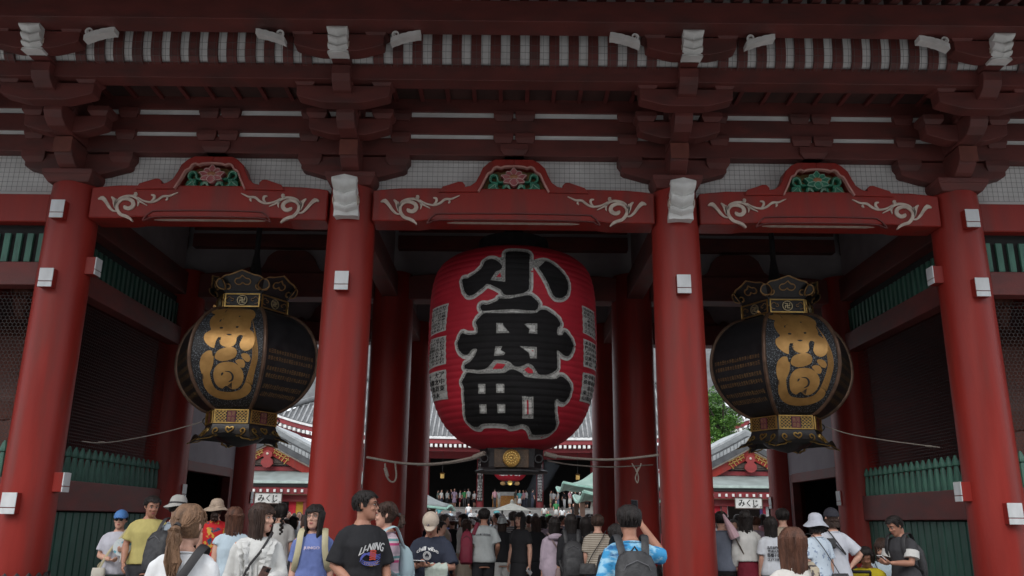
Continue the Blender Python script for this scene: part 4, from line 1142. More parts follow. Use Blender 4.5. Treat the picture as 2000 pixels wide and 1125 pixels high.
box('hall_ceiling', dark, hall, -18, 18, FY + .2, FY + 12, 8.21, 8.3, bevel=0)
FZ = 2.72
box('hall_floor', mat('dark_hall_floor', (.14, .13, .125), .7), hall, -19, 19, HY + 3.4, FY + 12, FZ - .4, FZ, bevel=0)
NST = 15
st_m = mat('stair_stone', (.24, .235, .23), .85, (.17, .165, .16), 2)
for k in range(NST):
    z = FZ * (k + 1) / (NST + 1); y = HY - 2.2 + k * .38
    box('stair_step', st_m, hall, -13.5, 13.5, y, y + .5 if k < NST - 1 else HY + 3.41, z - .175, z, bevel=.01)
# signboards with white writing on the two middle columns
for s, txt in ((-1, '大聖不動明王開運厄除金龍山'), (1, '聖観世音菩薩施無畏浅草寺町')):
    x = s * 2.83
    sb = box('column_board', mat('black_board', (.03, .02, .02), .6), hall, x - .24, x + .24, FY - .45, FY - .40, 3.3, zb - .1)
    t = MB(); n = len(txt); z1 = zb - .2; dz = (z1 - 3.35) / n
    for i, ch in enumerate(txt):
        text_on(t, ch, lambda u, v: (x - .21 + .42 * u, FY - .458, z1 - dz * (i + 1) + .03 + v * (dz - .04)), .06)
    o = t.build('board_writing', dot, sb, fix=False); o['kind'] = 'stuff'
# hall's own red lantern
hl = thing('hall_lantern', 'smaller red lantern hanging in the hall front behind the bronze ring of the giant one', 'lantern', (0, FY - 1.2, 0))
mm = MB(); pr = [(7.4, .9), (7.2, 1.4), (6.6, 1.62), (6.0, 1.6), (5.6, 1.42), (5.25, 1.05), (5.12, .6)]
mm.lathe([(p[0], p[1]) for p in cat_rom([(z, r, 0) for z, r in pr], 4)], seg=32, cap=True); mm.build('lantern_body', lantern_red, hl, smooth='auto')
mm = MB()
for i, ch in enumerate('志ん橋'):
    def mp(u, v, i=i):
        a = (-.62 + .42 * i + .38 * u); z = 5.55 + .7 * v
        r = 1.63 + .02; return (r * math.sin(a), -r * math.cos(a), z)
    text_on(mm, ch, mp, .04)
mm.build('lantern_writing', dot, hl, fix=False)
mm = MB(); mm.lathe([(5.12, .6), (5.0, .62), (4.85, .55), (4.8, .3)], seg=20, cap=True); mm.build('lantern_foot', bronze_dk, hl)
mm = MB(); mm.lathe([(0, 0), (.05, .2), (0, .24)], seg=20); mm.v = [(v[0], -v[2] - .62, 4.95 + v[1]) for v in mm.v]; mm.build('gilt_crest', mat('bright_gilt', (.85, .60, .16), .35, metal=.6), hl)
for s in (-1, 1):
    mm = MB(); mm.ell((s * .65, -.3, 4.92), (.28, .1, .2), 10, 6); mm.build('side_ornament', gold_dim, hl)
for x in (-6.4, 6.4):
    t = thing('gilt_hanging_lamp', 'tiny gilt lamp hanging in the dark hall %s of its red lantern' % ('left' if x < 0 else 'right'), 'lamp', (x, FY - .6, 5.3), group='gilt lamps of the hall')
    mm = MB(); mm.lathe([(0, .05), (.06, .2), (.45, .2), (.52, .28), (.62, .05)], seg=6, cap=True); mm.build('lamp_body', gold, t)
    mm = MB(); mm.tube([(0, 0, .6), (0, 0, 2.7)], .02, 5); mm.build('lamp_chain', bronze_dk, t)
ob = thing('offering_box', 'pale topped offering table with painted orange glints inside the hall', 'offering box', (-.35, FY + 1.5, FZ))
box('box_top', mat('pale_cloth', (.6, .6, .58), .8), ob, -1.0, 1.0, -.5, .5, 1.15, 1.5); box('box_body', mat('orange_glint_paint', (.35, .10, .03), .7, (.5, .28, .06), 9, coord='o'), ob, -1.3, 1.3, -.45, .45, 0, 1.15)  # orange glints of the interior put into the body colour

# ================================================================== FORTUNE BOOTHS (left and right of the court)
pale_tile = mat('pale_grey_verge', (.40, .42, .43), .6, (.26, .28, .29), 3)
dk_tile = mat('dark_grey_verge', (.075, .08, .085), .5, (.05, .05, .055), 3)
wall_g = mat('booth_white_wall', (.45, .46, .47), .8)
copper = mat('weathered_copper', (.23, .27, .26), .6, (.17, .20, .19), 2)
def booth(s, label):
    Y = 28.0
    b = thing('fortune_booth', label, 'booth')
    def Q(px, py, Y=Y):      # read off the left booth, mirrored for the right one
        v = P(px, py, Y); x = v.x if s < 0 else -v.x - .12
        return (x, v.z)
    cx = Q(527, 868)[0]
    hwid = 5.4
    zpk = Q(527, 868)[1]
    def verge(name, off0, off1, y0, y1, m_, drop=3.05, w=hwid):
        pts = []
        for k in range(13):
            t = k / 12; pts.append((t * w, zpk - .56 * t * w + .022 * (t * w) ** 2))
        poly = [(cx + x, z + off1) for x, z in pts] + [(cx + x, z + off0) for x, z in pts[::-1]]
        for q in (1, -1):
            mm = MB(); mm.prism([(cx + (x - cx) * q, z) for x, z in poly], y0, y1); mm.build(name, m_, b)
    verge('bargeboard', -.42, 0, Y - .1, Y + .1, red)
    verge('verge_trim', -.03, .045, Y - .16, Y - .02, cream)
    verge('roof_edge', .05, .33, Y - .3, Y + 5, dk_tile)
    verge('verge_tile', .34, .56, Y - .2, Y + 5, pale_tile)
    verge('roof_edge', .57, .62, Y - .1, Y + 5, dk_tile)
    verge('verge_tile', .63, .84, Y + .1, Y + 5, mat('mid_grey_verge', (.25, .27, .28), .6))
    verge('verge_tile', .85, .97, Y + .2, Y + 5, pale_tile)
    for k in range(30):      # joints of the verge tiles
        for q in (1, -1):
            x = .2 + k * .17; z = zpk - .56 * x + .022 * x * x
            mm = MB(); mm.prism([(cx + q * x, z + .345), (cx + q * (x + .02), z + .345), (cx + q * (x + .02), z + .57), (cx + q * x, z + .57)], Y - .215, Y - .19); mm.build('tile_joint', dk_tile, b)
    zb_ = Q(527, 920)[1]
    mm = MB(); mm.prism([(cx - 5, zb_), (cx - 4, zb_ + .02), (cx, zpk - .2), (cx + 4, zb_ + .02), (cx + 5, zb_)], Y + .3, Y + .4); mm.build('gable_wall', wall_g, b)
    for dx in (-1.9, 0, 1.9): box('gable_post', hall_red, b, cx + dx - .11, cx + dx + .11, Y + .18, Y + .31, zb_, zb_ + (.62 if dx else 1.2))
    box('gable_beam', hall_red, b, cx - 5, cx + 5, Y + .12, Y + .3, zb_ + .02, zb_ + .22)
    mm = MB(); mm.box(cx - .95, cx + .95, Y + .02, Y + .14, zb_ + .28, zb_ + .68); mm.box(cx - .78, cx + .78, Y - .02, Y + .02, zb_ + .36, zb_ + .60); mm.build('carved_tablet', mat('dark_carved_wood', (.05, .035, .03), .7, (.09, .06, .05), 12), b)
    # red pendant and gilt fittings under the peak
    zg = zpk - .42
    mm = MB(); pts = [(0, .15), (.2, .05), (.22, -.12), (.14, -.2), (.26, -.32), (.28, -.48), (.15, -.62), (0, -.66)]
    mm.prism([(cx + a, zg + c) for a, c in pts] + [(cx - a, zg + c) for a, c in pts[-2:0:-1]], Y - .26, Y - .12); mm.build('gable_pendant', mat('pendant_red', (.28, .03, .03), .6), b)
    mm = MB(); mm.ell((cx, Y - .28, zg - .02), (.06, .03, .06), 8, 5); mm.build('pendant_boss', cream, b)
    for q in (1, -1):
        mm = MB()
        for k in range(5): mm.stroke([(cx + q * (.25 + .13 * k), zpk - .42 - .12 * k), (cx + q * (.45 + .13 * k), zpk - .08 - .14 * k)], .035, Y - .15, Y - .11, smooth=1)
        for k in range(3): mm.stroke([(cx + q * .25, zpk - .12 - .12 * k), (cx + q * 1.0, zpk - .45 - .14 * k)], .035, Y - .15, Y - .11, smooth=1)
        mm.build('gilt_fitting', gold, b)
    # pent roof in front
    z0 = Q(527, 945, Y - 2.2)[1]; z1 = zb_ + .02
    mm = MB(); mm.prism([(Y + .2, z1), (Y + .2, z1 - .08), (Y - 2.2, z0), (Y - 2.2, z0 + .1)], cx - 6, cx + 6, TY); mm.build('pent_roof', copper, b)
    box('pent_edge', mat('pale_copper_edge', (.45, .56, .52), .5), b, cx - 6, cx + 6, Y - 2.26, Y - 2.19, z0 + .03, z0 + .13)
    box('pent_fascia', hall_red, b, cx - 6, cx + 6, Y - 2.15, Y - 2.05, z0 - .42, z0 - .12); box('pent_painted_shade', dark, b, cx - 6, cx + 6, Y - 2.2, Y - 2.0, z0 - .12, z0 - .02)  # dark strip paints the shade under the roof edge
    for k in range(40):
        inst('rafter_end', MATS.setdefault('_re', MB().box(-.045, .045, -.06, .3, -.06, .06).mesh('rafter_end', dot)), b, (cx - 5.9 + k * .3, Y - 2.17, z0 - .28))
    zs_ = Q(527, 963, Y - 2)[1]
    box('light_panel', mat('warm_board', (.5, .36, .24), .7), b, cx - 5, cx + 5, Y - 1.9, Y - 1.8, zs_ - .06, zs_ + .12)
    box('booth_beam', hall_red, b, cx - 6, cx + 6, Y - 1.8, Y - 1.5, zs_ - .35, zs_ - .06)
    for dx in (-5.6, -1.7, 2.3, 5.6): box('booth_post', hall_red, b, cx + dx - .12, cx + dx + .12, Y - 1.75, Y - 1.5, 0, zs_ - .3)
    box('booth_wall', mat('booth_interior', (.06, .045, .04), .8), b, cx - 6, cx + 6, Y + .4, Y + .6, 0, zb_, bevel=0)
    box('booth_counter', hall_red, b, cx - 5.6, cx + 5.6, Y - 1.3, Y - 1.0, 0, 1.05)
    # cloth strips of the curtain
    cols = [(.55, .02, .04), (.50, .30, .03), (.08, .28, .05)] if s < 0 else [(.5, .5, .52), (.5, .02, .04), (.5, .5, .52)]
    xs0 = [Q(p, 990, Y - 1.6)[0] for p in (564, 578, 592)]
    for k, (x0, c) in enumerate(zip(xs0, cols)):
        w = .33 * (1 if s < 0 else -1); a, e = min(x0, x0 + w), max(x0, x0 + w)
        box('curtain_strip', mat('curtain_%s%d' % ('l' if s < 0 else 'r', k), c, .85), b, a, e, Y - 1.62, Y - 1.59, zs_ - 1.2, zs_ - .35, bevel=0)
    for k, c in enumerate([(.5, .5, .52), (.4, .02, .05), (.08, .06, .2)]):
        x0 = Q(487 + 6 * k, 990, Y - 1.6)[0]; w = .12
        box('curtain_strip', mat('curtain_b%d' % k, c, .85), b, x0 - .06, x0 + .06, Y - 1.62, Y - 1.59, zs_ - 1.2, zs_ - .35, bevel=0)
    # framed sign
    xa, _ = Q(498, 973, Y - 2.3); xb, _ = Q(550, 973, Y - 2.3); xa, xb = min(xa, xb), max(xa, xb)
    zc = Q(523, 973, Y - 2.3)[1]
    sg = thing('fortune_sign', 'white hanging sign with black writing in front of the %s booth' % ('left' if s < 0 else 'right'), 'sign', ((xa + xb) / 2, Y - 2.3, zc), group='hanging signs of the fortune booths')
    w = (xb - xa) / 2
    box('sign_board', mat('sign_white', (.62, .62, .60), .6), sg, -w, w, -.02, .02, -.21, .21)
    mm = rect_frame(w + .03, -.24, .24, -.0, .035, .04); mm.build('sign_frame', mat('dark_sign_frame', (.08, .05, .04), .6), sg)
    t = MB()
    for i, ch in enumerate('みくじ'):
        wch = (.27, .15, .20)[i]; x0 = -w + (.14, .50, .78)[i]
        text_on(t, ch, lambda u, v: (x0 + u * wch, -.026, -.14 + v * .28), .03)
    for x0, ch in ((.17, '百円'), (w - .16, '一回')):
        text_on(t, ch, lambda u, v: (x0 + u * .13, -.026, -.19 + v * .07), .02)
    o = t.build('sign_writing', black_paint, sg, fix=False); o['kind'] = 'stuff'
    for dx in (-w * .8, w * .8):
        mm = MB(); mm.tube([(dx, 0, .24), (dx, .3, .75)], .01, 5); mm.build('sign_chain', bronze_dk, sg)
booth(-1, 'fortune booth with white gable, red pendant and striped curtain left of the court')
booth(1, 'fortune booth with white gable and red pendant under the leafy tree at right')

# ================================================================== SMALL PAVILIONS
cop_g = mat('green_copper_roof', (.23, .33, .28), .6, (.15, .24, .20), 1.2, (1, 1, 1), .1, 12)
cop_e = mat('green_copper_edge', (.30, .52, .44), .5, (.20, .36, .30), 3)
brown_w = mat('brown_timber', (.13, .07, .05), .7, (.08, .045, .03), 2)
def pavilion(label, cx, cy, hx, hy, ze_, zr, post_z, m_roof, m_edge, m_wood, upsw=.38):
    p = thing('pavilion', label, 'pavilion', (cx, cy, 0))
    n = 24; vs = []; fs = []
    for j in range(n + 1):
        for i in range(n + 1):
            u = -1 + 2 * i / n; v = -1 + 2 * j / n; mxx = max(abs(u), abs(v))
            t = 1 - mxx
            z = ze_ + (zr - ze_) * (t ** 1.45) + upsw * (abs(u * v)) ** 2 * (mxx ** 2)
            vs.append((u * hx, v * hy, z))
    for j in range(n):
        for i in range(n): a = j * (n + 1) + i; fs.append((a, a + 1, a + n + 2, a + n + 1))
    mm = MB(); mm.add(vs, fs); r = mm.build('roof', m_roof, p, smooth='auto')
    sol = r.modifiers.new('thick', 'SOLIDIFY'); sol.thickness = .12; sol.offset = -1
    mm = MB()
    for q in range(4):
        pts = []
        for k in range(13):
            u = -1 + 2 * k / 12; z = ze_ - .1 + upsw * abs(u) ** 2
            pts.append([(u * hx, -hy, z), (hx, u * hy, z), (u * hx, hy, z), (-hx, u * hy, z)][q])
        mm.tube(pts, .07, 5)
    mm.build('roof_edge', m_edge, p)
    for sx in (-1, 1):
        for sy in (-1, 1): box('post', m_wood, p, sx * (hx - 1.2) - .14, sx * (hx - 1.2) + .14, sy * (hy - 1.2) - .14, sy * (hy - 1.2) + .14, 0, ze_ - .2)
    for k in range(14):
        x = -hx + .5 + (2 * hx - 1) * k / 13
        mm = MB(); mm.box(x - .05, x + .05, -hy + .2, -hy + .8, ze_ - .32, ze_ - .22); mm.build('rafter', m_wood, p)
        mm = MB(); mm.box(x - .04, x + .04, -hy + .17, -hy + .2, ze_ - .31, ze_ - .23); mm.build('rafter_end', dot, p)
    box('bracket_beam', m_wood, p, -hx + .7, hx - .7, -hy + .9, -hy + 1.2, ze_ - .75, ze_ - .35)
    return p
v = P(1100, 942, 38)
pavilion('open pavilion with pale green copper roof at the right of the court', v.x + 3.6, 41.6, 3.6, 3.6, v.z - .3, v.z + 2.1, 0, cop_g, cop_e, brown_w)
v2 = P(1140, 962, 26)
pavilion('lower brown pavilion with green roof edge in front of the pale green one', v2.x + 3.0, 29.0, 3.0, 3.0, v2.z - .25, v2.z + 1.6, 0, cop_g, cop_e, mat('orange_timber', (.22, .09, .045), .6))
v3 = P(872, 986, 34)
pavilion('small water pavilion with grey roof edge at the left of the court', v3.x - 3.4, 37.4, 3.4, 3.4, v3.z + .1, v3.z + 1.9, 0, mat('grey_copper', (.17, .19, .19), .6), cop_e, brown_w, -.2)
# round paper lantern standing at the right edge
v = P(1163, 994, 28)
pl = thing('paper_lantern', 'white paper lantern with black writing beside the right court pavilion', 'lantern', (v.x, 28, v.z))
mm = MB(); mm.lathe([(-.36, .12), (-.3, .2), (0, .24), (.3, .2), (.36, .12)], seg=16, cap=True); mm.build('lantern_body', mat('lantern_paper', (.6, .58, .52), .8), pl, smooth='auto')
mm = MB()
for i, ch in enumerate('浅草'):
    text_on(mm, ch, lambda u, v: (-.12 + .24 * u, -.25, .02 - .27 * i + .24 * v), .03)
mm.build('lantern_writing', black_paint, pl, fix=False)
# incense burner with its little roof and smoke
ib = thing('incense_burner', 'big bronze incense burner under a pale pointed roof before the hall steps', 'incense burner', (P(1000, 990, 42).x, 42, 0))
mm = MB(); mm.lathe([(2.15, 1.25), (2.2, 1.15), (2.4, .62), (2.52, .28), (2.58, .12), (2.75, .10), (2.85, 0)], seg=24, cap=True); mm.build('burner_roof', mat('pale_burner_roof', (.24, .24, .21), .6), ib, smooth='auto')
for k in range(4):
    a = PI / 4 + k * PI / 2; mm = MB(); mm.tube([(math.cos(a) * .85, math.sin(a) * .85, 0), (math.cos(a) * .85, math.sin(a) * .85, 2.18)], .06, 8); mm.build('burner_post', bronze_dk, ib)
mm = MB(); mm.lathe([(.0, .5), (.25, .3), (.5, .45), (.9, .75), (1.15, .8), (1.2, .7), (1.1, .0)], seg=24); mm.build('burner_bowl', bronze_dk, ib, smooth='auto')
sm = bpy.data.materials.new('incense_smoke'); sm.use_nodes = True; n = sm.node_tree.nodes; l = sm.node_tree.links; n.clear()
o_ = n.new('ShaderNodeOutputMaterial'); pv = n.new('ShaderNodeVolumePrincipled'); pv.inputs['Color'].default_value = (.75, .83, .95, 1); pv.inputs['Density'].default_value = .03
l.new(pv.outputs[0], o_.inputs['Volume'])
mm = MB(); mm.tube([(0, 0, 1.2), (.4, .2, 2.0), (.9, .3, 3.0), (1.5, .5, 4.0), (2.3, .6, 5.2)], [.15, .3, .45, .6, .5], 14)
s_ = mm.build('incense_smoke', sm, smooth='auto', loc=(P(1010, 990, 42).x, 42.3, 0)); s_['kind'] = 'stuff'; s_['label'] = 'thin bluish smoke drifting from the incense burner'

# ================================================================== TREES
leafm = [mat('leaf_%d' % i, c, .55, tuple(a * .7 for a in c), 3) for i, c in enumerate([(.10, .24, .035), (.07, .17, .03), (.15, .30, .05)])]
bark = mat('bark', (.09, .065, .05), .9, (.05, .04, .03), 8, bump=.5, bscale=30)
def tree(label, x, y, h, rc, nleaf, seed, zc=None, group=None):
    rng = random.Random(seed)
    t = thing('leafy_tree', label, 'tree', (x, y, 0), group=group)
    mm = MB(); mm.tube([(0, 0, 0), (.1, 0, h * .3), (-.1, .1, h * .6), (0, 0, h * .85)], [.32, .26, .17, .05], 9)
    tips = []
    for k in range(16):
        a = rng.random() * 2 * PI; z0 = h * (.35 + .4 * rng.random()); L_ = rc * (.5 + .5 * rng.random())
        e = Vector((math.cos(a) * L_, math.sin(a) * L_, z0 + h * .12 + rng.random() * h * .15)); tips.append(e)
        mm.tube([(0, 0, z0), e * .5 + Vector((0, 0, z0 * .5 + .1)), e], [.1, .06, .02], 6)
    mm.build('trunk', bark, t, smooth='auto')
    cl = []
    for e in tips: cl.append((e, rc * .36))
    for k in range(34):
        a = rng.random() * 2 * PI; u = rng.random() ** .5; zz = rng.uniform(-.9, 1)
        cl.append((Vector((math.cos(a) * rc * u * math.sqrt(1 - zz * zz * .8), math.sin(a) * rc * u * math.sqrt(1 - zz * zz * .8), h * .66 + zz * h * .33)), rc * rng.uniform(.2, .34)))
    for q in range(3):
        m = MB()
        for i in range(nleaf // 3):
            c, r = cl[rng.randrange(len(cl))]
            d = Vector((rng.gauss(0, 1), rng.gauss(0, 1), rng.gauss(0, 1))).normalized() * r * rng.random() ** .4
            d.z *= .6; p = c + d
            s = rng.uniform(.05, .12) * 1.2
            a = Vector((rng.gauss(0, 1), rng.gauss(0, 1), rng.gauss(0, .5))).normalized(); b = a.cross(Vector((rng.gauss(0, .4), rng.gauss(0, .4), 1))).normalized()
            m.add([p - a * s, p + b * s * .5, p + a * s, p - b * s * .5], [(0, 1, 2, 3)])
        o = m.build('crown', leafm[q], t, fix=False); o['kind'] = 'stuff'
v = P(1412, 835, 46)
tree('bright green leafy tree beyond the right booth', v.x, 46, 10.2, 3.0, 26000, 3)
# ================================================================== PEOPLE
BAKE = []
tex_cloth = bpy.data.textures.new('cloth_folds', 'CLOUDS'); tex_cloth.noise_scale = .16; tex_cloth.noise_depth = 2
tex_fine = bpy.data.textures.new('cloth_fine', 'CLOUDS'); tex_fine.noise_scale = .05; tex_fine.noise_depth = 2
def soft(o, vox, sm=2, disp=0.0, tex=None):
    r = o.modifiers.new('remesh', 'REMESH'); r.mode = 'VOXEL'; r.voxel_size = vox; r.use_smooth_shade = True
    if sm: q = o.modifiers.new('smooth', 'SMOOTH'); q.iterations = sm; q.factor = .5
    if disp:
        d = o.modifiers.new('folds', 'DISPLACE'); d.texture = tex or tex_cloth; d.strength = disp * .6; d.mid_level = .5; d.texture_coords = 'LOCAL'
        d2 = o.modifiers.new('creases', 'DISPLACE'); d2.texture = tex_fine; d2.strength = disp * .3; d2.mid_level = .5; d2.texture_coords = 'LOCAL'
    BAKE.append(o); return o
def clothm(name, c, c2=None, scale=14, **kw):
    return mat('cloth_' + name, c, .85, c2 or tuple(a * .85 for a in c), scale, (1, 1, .42), coord='o', bump=.55, bscale=13, spec=.25, **kw)
def stripem(name, cols, period, axis=2):
    """knitted stripes running round the body"""
    m = bpy.data.materials.new('cloth_' + name); m.use_nodes = True; n, l = m.node_tree.nodes, m.node_tree.links
    b = n['Principled BSDF']; b.inputs['Roughness'].default_value = .85; b.inputs['Specular IOR Level'].default_value = .2
    t = n.new('ShaderNodeTexCoord'); sx = n.new('ShaderNodeSeparateXYZ'); l.new(t.outputs['Object'], sx.inputs[0])
    md = n.new('ShaderNodeMath'); md.operation = 'FRACT'; mu = n.new('ShaderNodeMath'); mu.operation = 'MULTIPLY'; mu.inputs[1].default_value = 1 / period
    l.new(sx.outputs[axis], mu.inputs[0]); l.new(mu.outputs[0], md.inputs[0])
    r = n.new('ShaderNodeValToRGB'); r.color_ramp.interpolation = 'CONSTANT'
    while len(r.color_ramp.elements) < len(cols): r.color_ramp.elements.new(.5)
    for e, (p, c) in zip(r.color_ramp.elements, cols): e.position = p; e.color = (*c, 1)
    l.new(md.outputs[0], r.inputs[0]); l.new(r.outputs[0], b.inputs['Base Color']); return m
skinA = mat('skin_light', (.58, .34, .25), .5, (.50, .27, .20), 9, coord='o', spec=.4)
skinB = mat('skin_tan', (.42, .21, .14), .5, (.35, .165, .11), 9, coord='o', spec=.4)
lipm = mat('lips', (.38, .10, .09), .5); eyew = mat('eye_white', (.6, .58, .55), .3); iris = mat('eye_iris', (.015, .01, .01), .25)
def hairm(name, c):
    return mat('hair_' + name, c, .55, tuple(a * .45 for a in c), 30, (1, 1, .12), .6, 90, coord='o', spec=.3)
h_black = hairm('black', (.022, .017, .016)); h_brown = hairm('dark_brown', (.055, .030, .022)); h_dye = hairm('chestnut', (.12, .05, .03)); h_light = hairm('light_brown', (.23, .13, .075)); h_orange = hairm('copper', (.34, .16, .08)); h_grey = hairm('grey', (.09, .08, .075))
c_white = clothm('white', (.72, .73, .74)); c_offw = clothm('offwhite', (.60, .60, .58)); c_black = clothm('black', (.022, .022, .025)); c_navy = clothm('navy', (.03, .035, .055)); c_char = clothm('charcoal', (.05, .05, .055))
c_jean = clothm('jeans', (.10, .15, .22), scale=30); c_ltjean = clothm('light_jeans', (.27, .36, .42), scale=30); c_yel = clothm('mustard', (.50, .43, .16)); c_pblue = clothm('pale_blue', (.47, .57, .64)); c_peri = clothm('periwinkle', (.15, .20, .45))
c_lav = clothm('lavender', (.44, .36, .43)); c_wine = clothm('wine', (.17, .015, .03)); c_olive = clothm('olive', (.10, .10, .085)); c_grn = clothm('grey_green', (.13, .17, .15)); c_ltgrey = clothm('light_grey', (.42, .45, .45)); c_beige = clothm('beige', (.45, .38, .30)); c_khaki = clothm('khaki', (.42, .37, .24)); c_bgrey = clothm('blue_grey', (.28, .33, .38)); c_pink = clothm('pink', (.5, .28, .33)); c_fyel = clothm('yellow', (.60, .50, .03))
c_flor = mat('cloth_floral', (.55, .015, .02), .85, (.62, .35, .05), 16, coord='o', contrast=(.36, .42), detail=1, extra=((.02, .07, .12), 12, .58, .62))
c_wave = mat('cloth_blue_wave', (.04, .28, .55), .8, (.30, .55, .72), 9, (1, 1, 2.2), coord='o', contrast=(.42, .52), detail=7, extra=((.01, .09, .25), 7, .55, .65))
c_dotb = mat('cloth_pale_print', (.50, .58, .66), .85, (.20, .26, .38), 22, coord='o', contrast=(.36, .41), detail=2)
c_gingham = mat('cloth_gingham', (.55, .60, .64), .85, (.12, .17, .22), 40, kind='voronoi', coord='o', contrast=(.3, .4))
c_floralw = mat('cloth_small_flowers', (.5, .42, .40), .85, (.35, .06, .08), 30, coord='o', contrast=(.4, .44), detail=1)
strapm = mat('strap_black', (.02, .018, .02), .6); strap_b = mat('strap_beige', (.52, .47, .30), .7); bag_wine = mat('bag_burgundy', (.20, .012, .035), .7, coord='o'); bag_brown = mat('bag_mauve_leather', (.22, .145, .14), .5, coord='o'); bag_white = mat('bag_cream', (.55, .52, .44), .5, coord='o'); bag_black = mat('bag_black', (.018, .018, .020), .6, (.035, .035, .038), 20, coord='o', bump=.2)
phone_b = mat('phone_black', (.012, .012, .014), .25); phone_w = mat('phone_white', (.65, .65, .66), .3); glass_m = mat('lens_dark', (.012, .012, .015), .15); frame_m = mat('spectacle_frame', (.10, .08, .07), .3, metal=.6)

TT = [(.78, .150, .10, 0), (.90, .166, .118, .01), (1.00, .146, .103, .004), (1.09, .130, .096, 0), (1.20, .148, .108, -.006), (1.28, .164, .112, -.008), (1.345, .150, .092, .0), (1.385, .108, .072, .006), (1.41, .078, .060, .010), (1.44, .062, .056, .014)]
def tor(z, tab=TT):
    if z <= tab[0][0]: return tab[0][1:]
    for a, b in zip(tab, tab[1:]):
        if z <= b[0]:
            t = (z - a[0]) / (b[0] - a[0]); return tuple(a[i] + (b[i] - a[i]) * t for i in (1, 2, 3))
    return tab[-1][1:]
def loft(mb, rows, seg=20, pw=2.3):
    vs = []; N = len(rows)
    for z, rx, ry, cx, cy in rows:
        for k in range(seg):
            a = 2 * PI * k / seg; c, s = math.cos(a), math.sin(a)
            vs.append((cx + rx * math.copysign(abs(c) ** (2 / pw), c), cy + ry * math.copysign(abs(s) ** (2 / pw), s), z))
    fs = [tuple(range(seg - 1, -1, -1)), tuple((N - 1) * seg + k for k in range(seg))]
    for i in range(N - 1):
        for k in range(seg):
            k2 = (k + 1) % seg; fs.append((i * seg + k, i * seg + k2, (i + 1) * seg + k2, (i + 1) * seg + k))
    mb.add(vs, fs)
HEADROWS = [(-.114, .020, -.074, -.032), (-.103, .038, -.089, -.012), (-.080, .051, -.094, .022), (-.05, .060, -.092, .058), (-.015, .068, -.088, .084), (.015, .073, -.089, .094), (.045, .074, -.092, .096), (.075, .068, -.082, .088), (.096, .052, -.062, .068), (.110, .030, -.034, .042), (.115, .010, -.010, .018)]
def xform(mb, i0, f):
    for i in range(i0, len(mb.v)): mb.v[i] = tuple(f(Vector(mb.v[i])))
class Fig: pass
def hand(mb, W, d, n, curl=.5, spread=1.0, side=1):
    """palm and five bent fingers; d runs along the hand, n is the palm side"""
    W = Vector(W); d = Vector(d).normalized(); n = Vector(n); n = (n - d * n.dot(d)).normalized(); s = d.cross(n) * side
    mb.tube([W - d * .01, W + d * .03, W + d * .075, W + d * .095], [(.024, .017), (.034, .017), (.042, .016), (.036, .012)], 10, side=s)
    for k, (off, ln, r) in enumerate(((-.030, .066, .0085), (-.011, .076, .0092), (.009, .072, .0090), (.028, .056, .0080))):
        b = W + d * (.085 - abs(off) * .15) + s * off; pts = [b - d * .01]; dd = d.copy(); p = b
        for j in range(3):
            dd = (dd * math.cos(curl * .75) + n * math.sin(curl * .75)).normalized(); p = p + dd * ln * (.42, .33, .25)[j]; pts.append(p)
        mb.tube(pts, [r, r, r * .92, r * .75], 7)
    b = W + d * .028 - s * .028; t1 = b + (d * .55 - s * .65 + n * .35).normalized() * .036; t2 = t1 + (d * .9 - s * .1 + n * .5).normalized() * .032
    mb.tube([b - d * .008 + s * .01, t1, t2], [.014, .0115, .0085], 8)

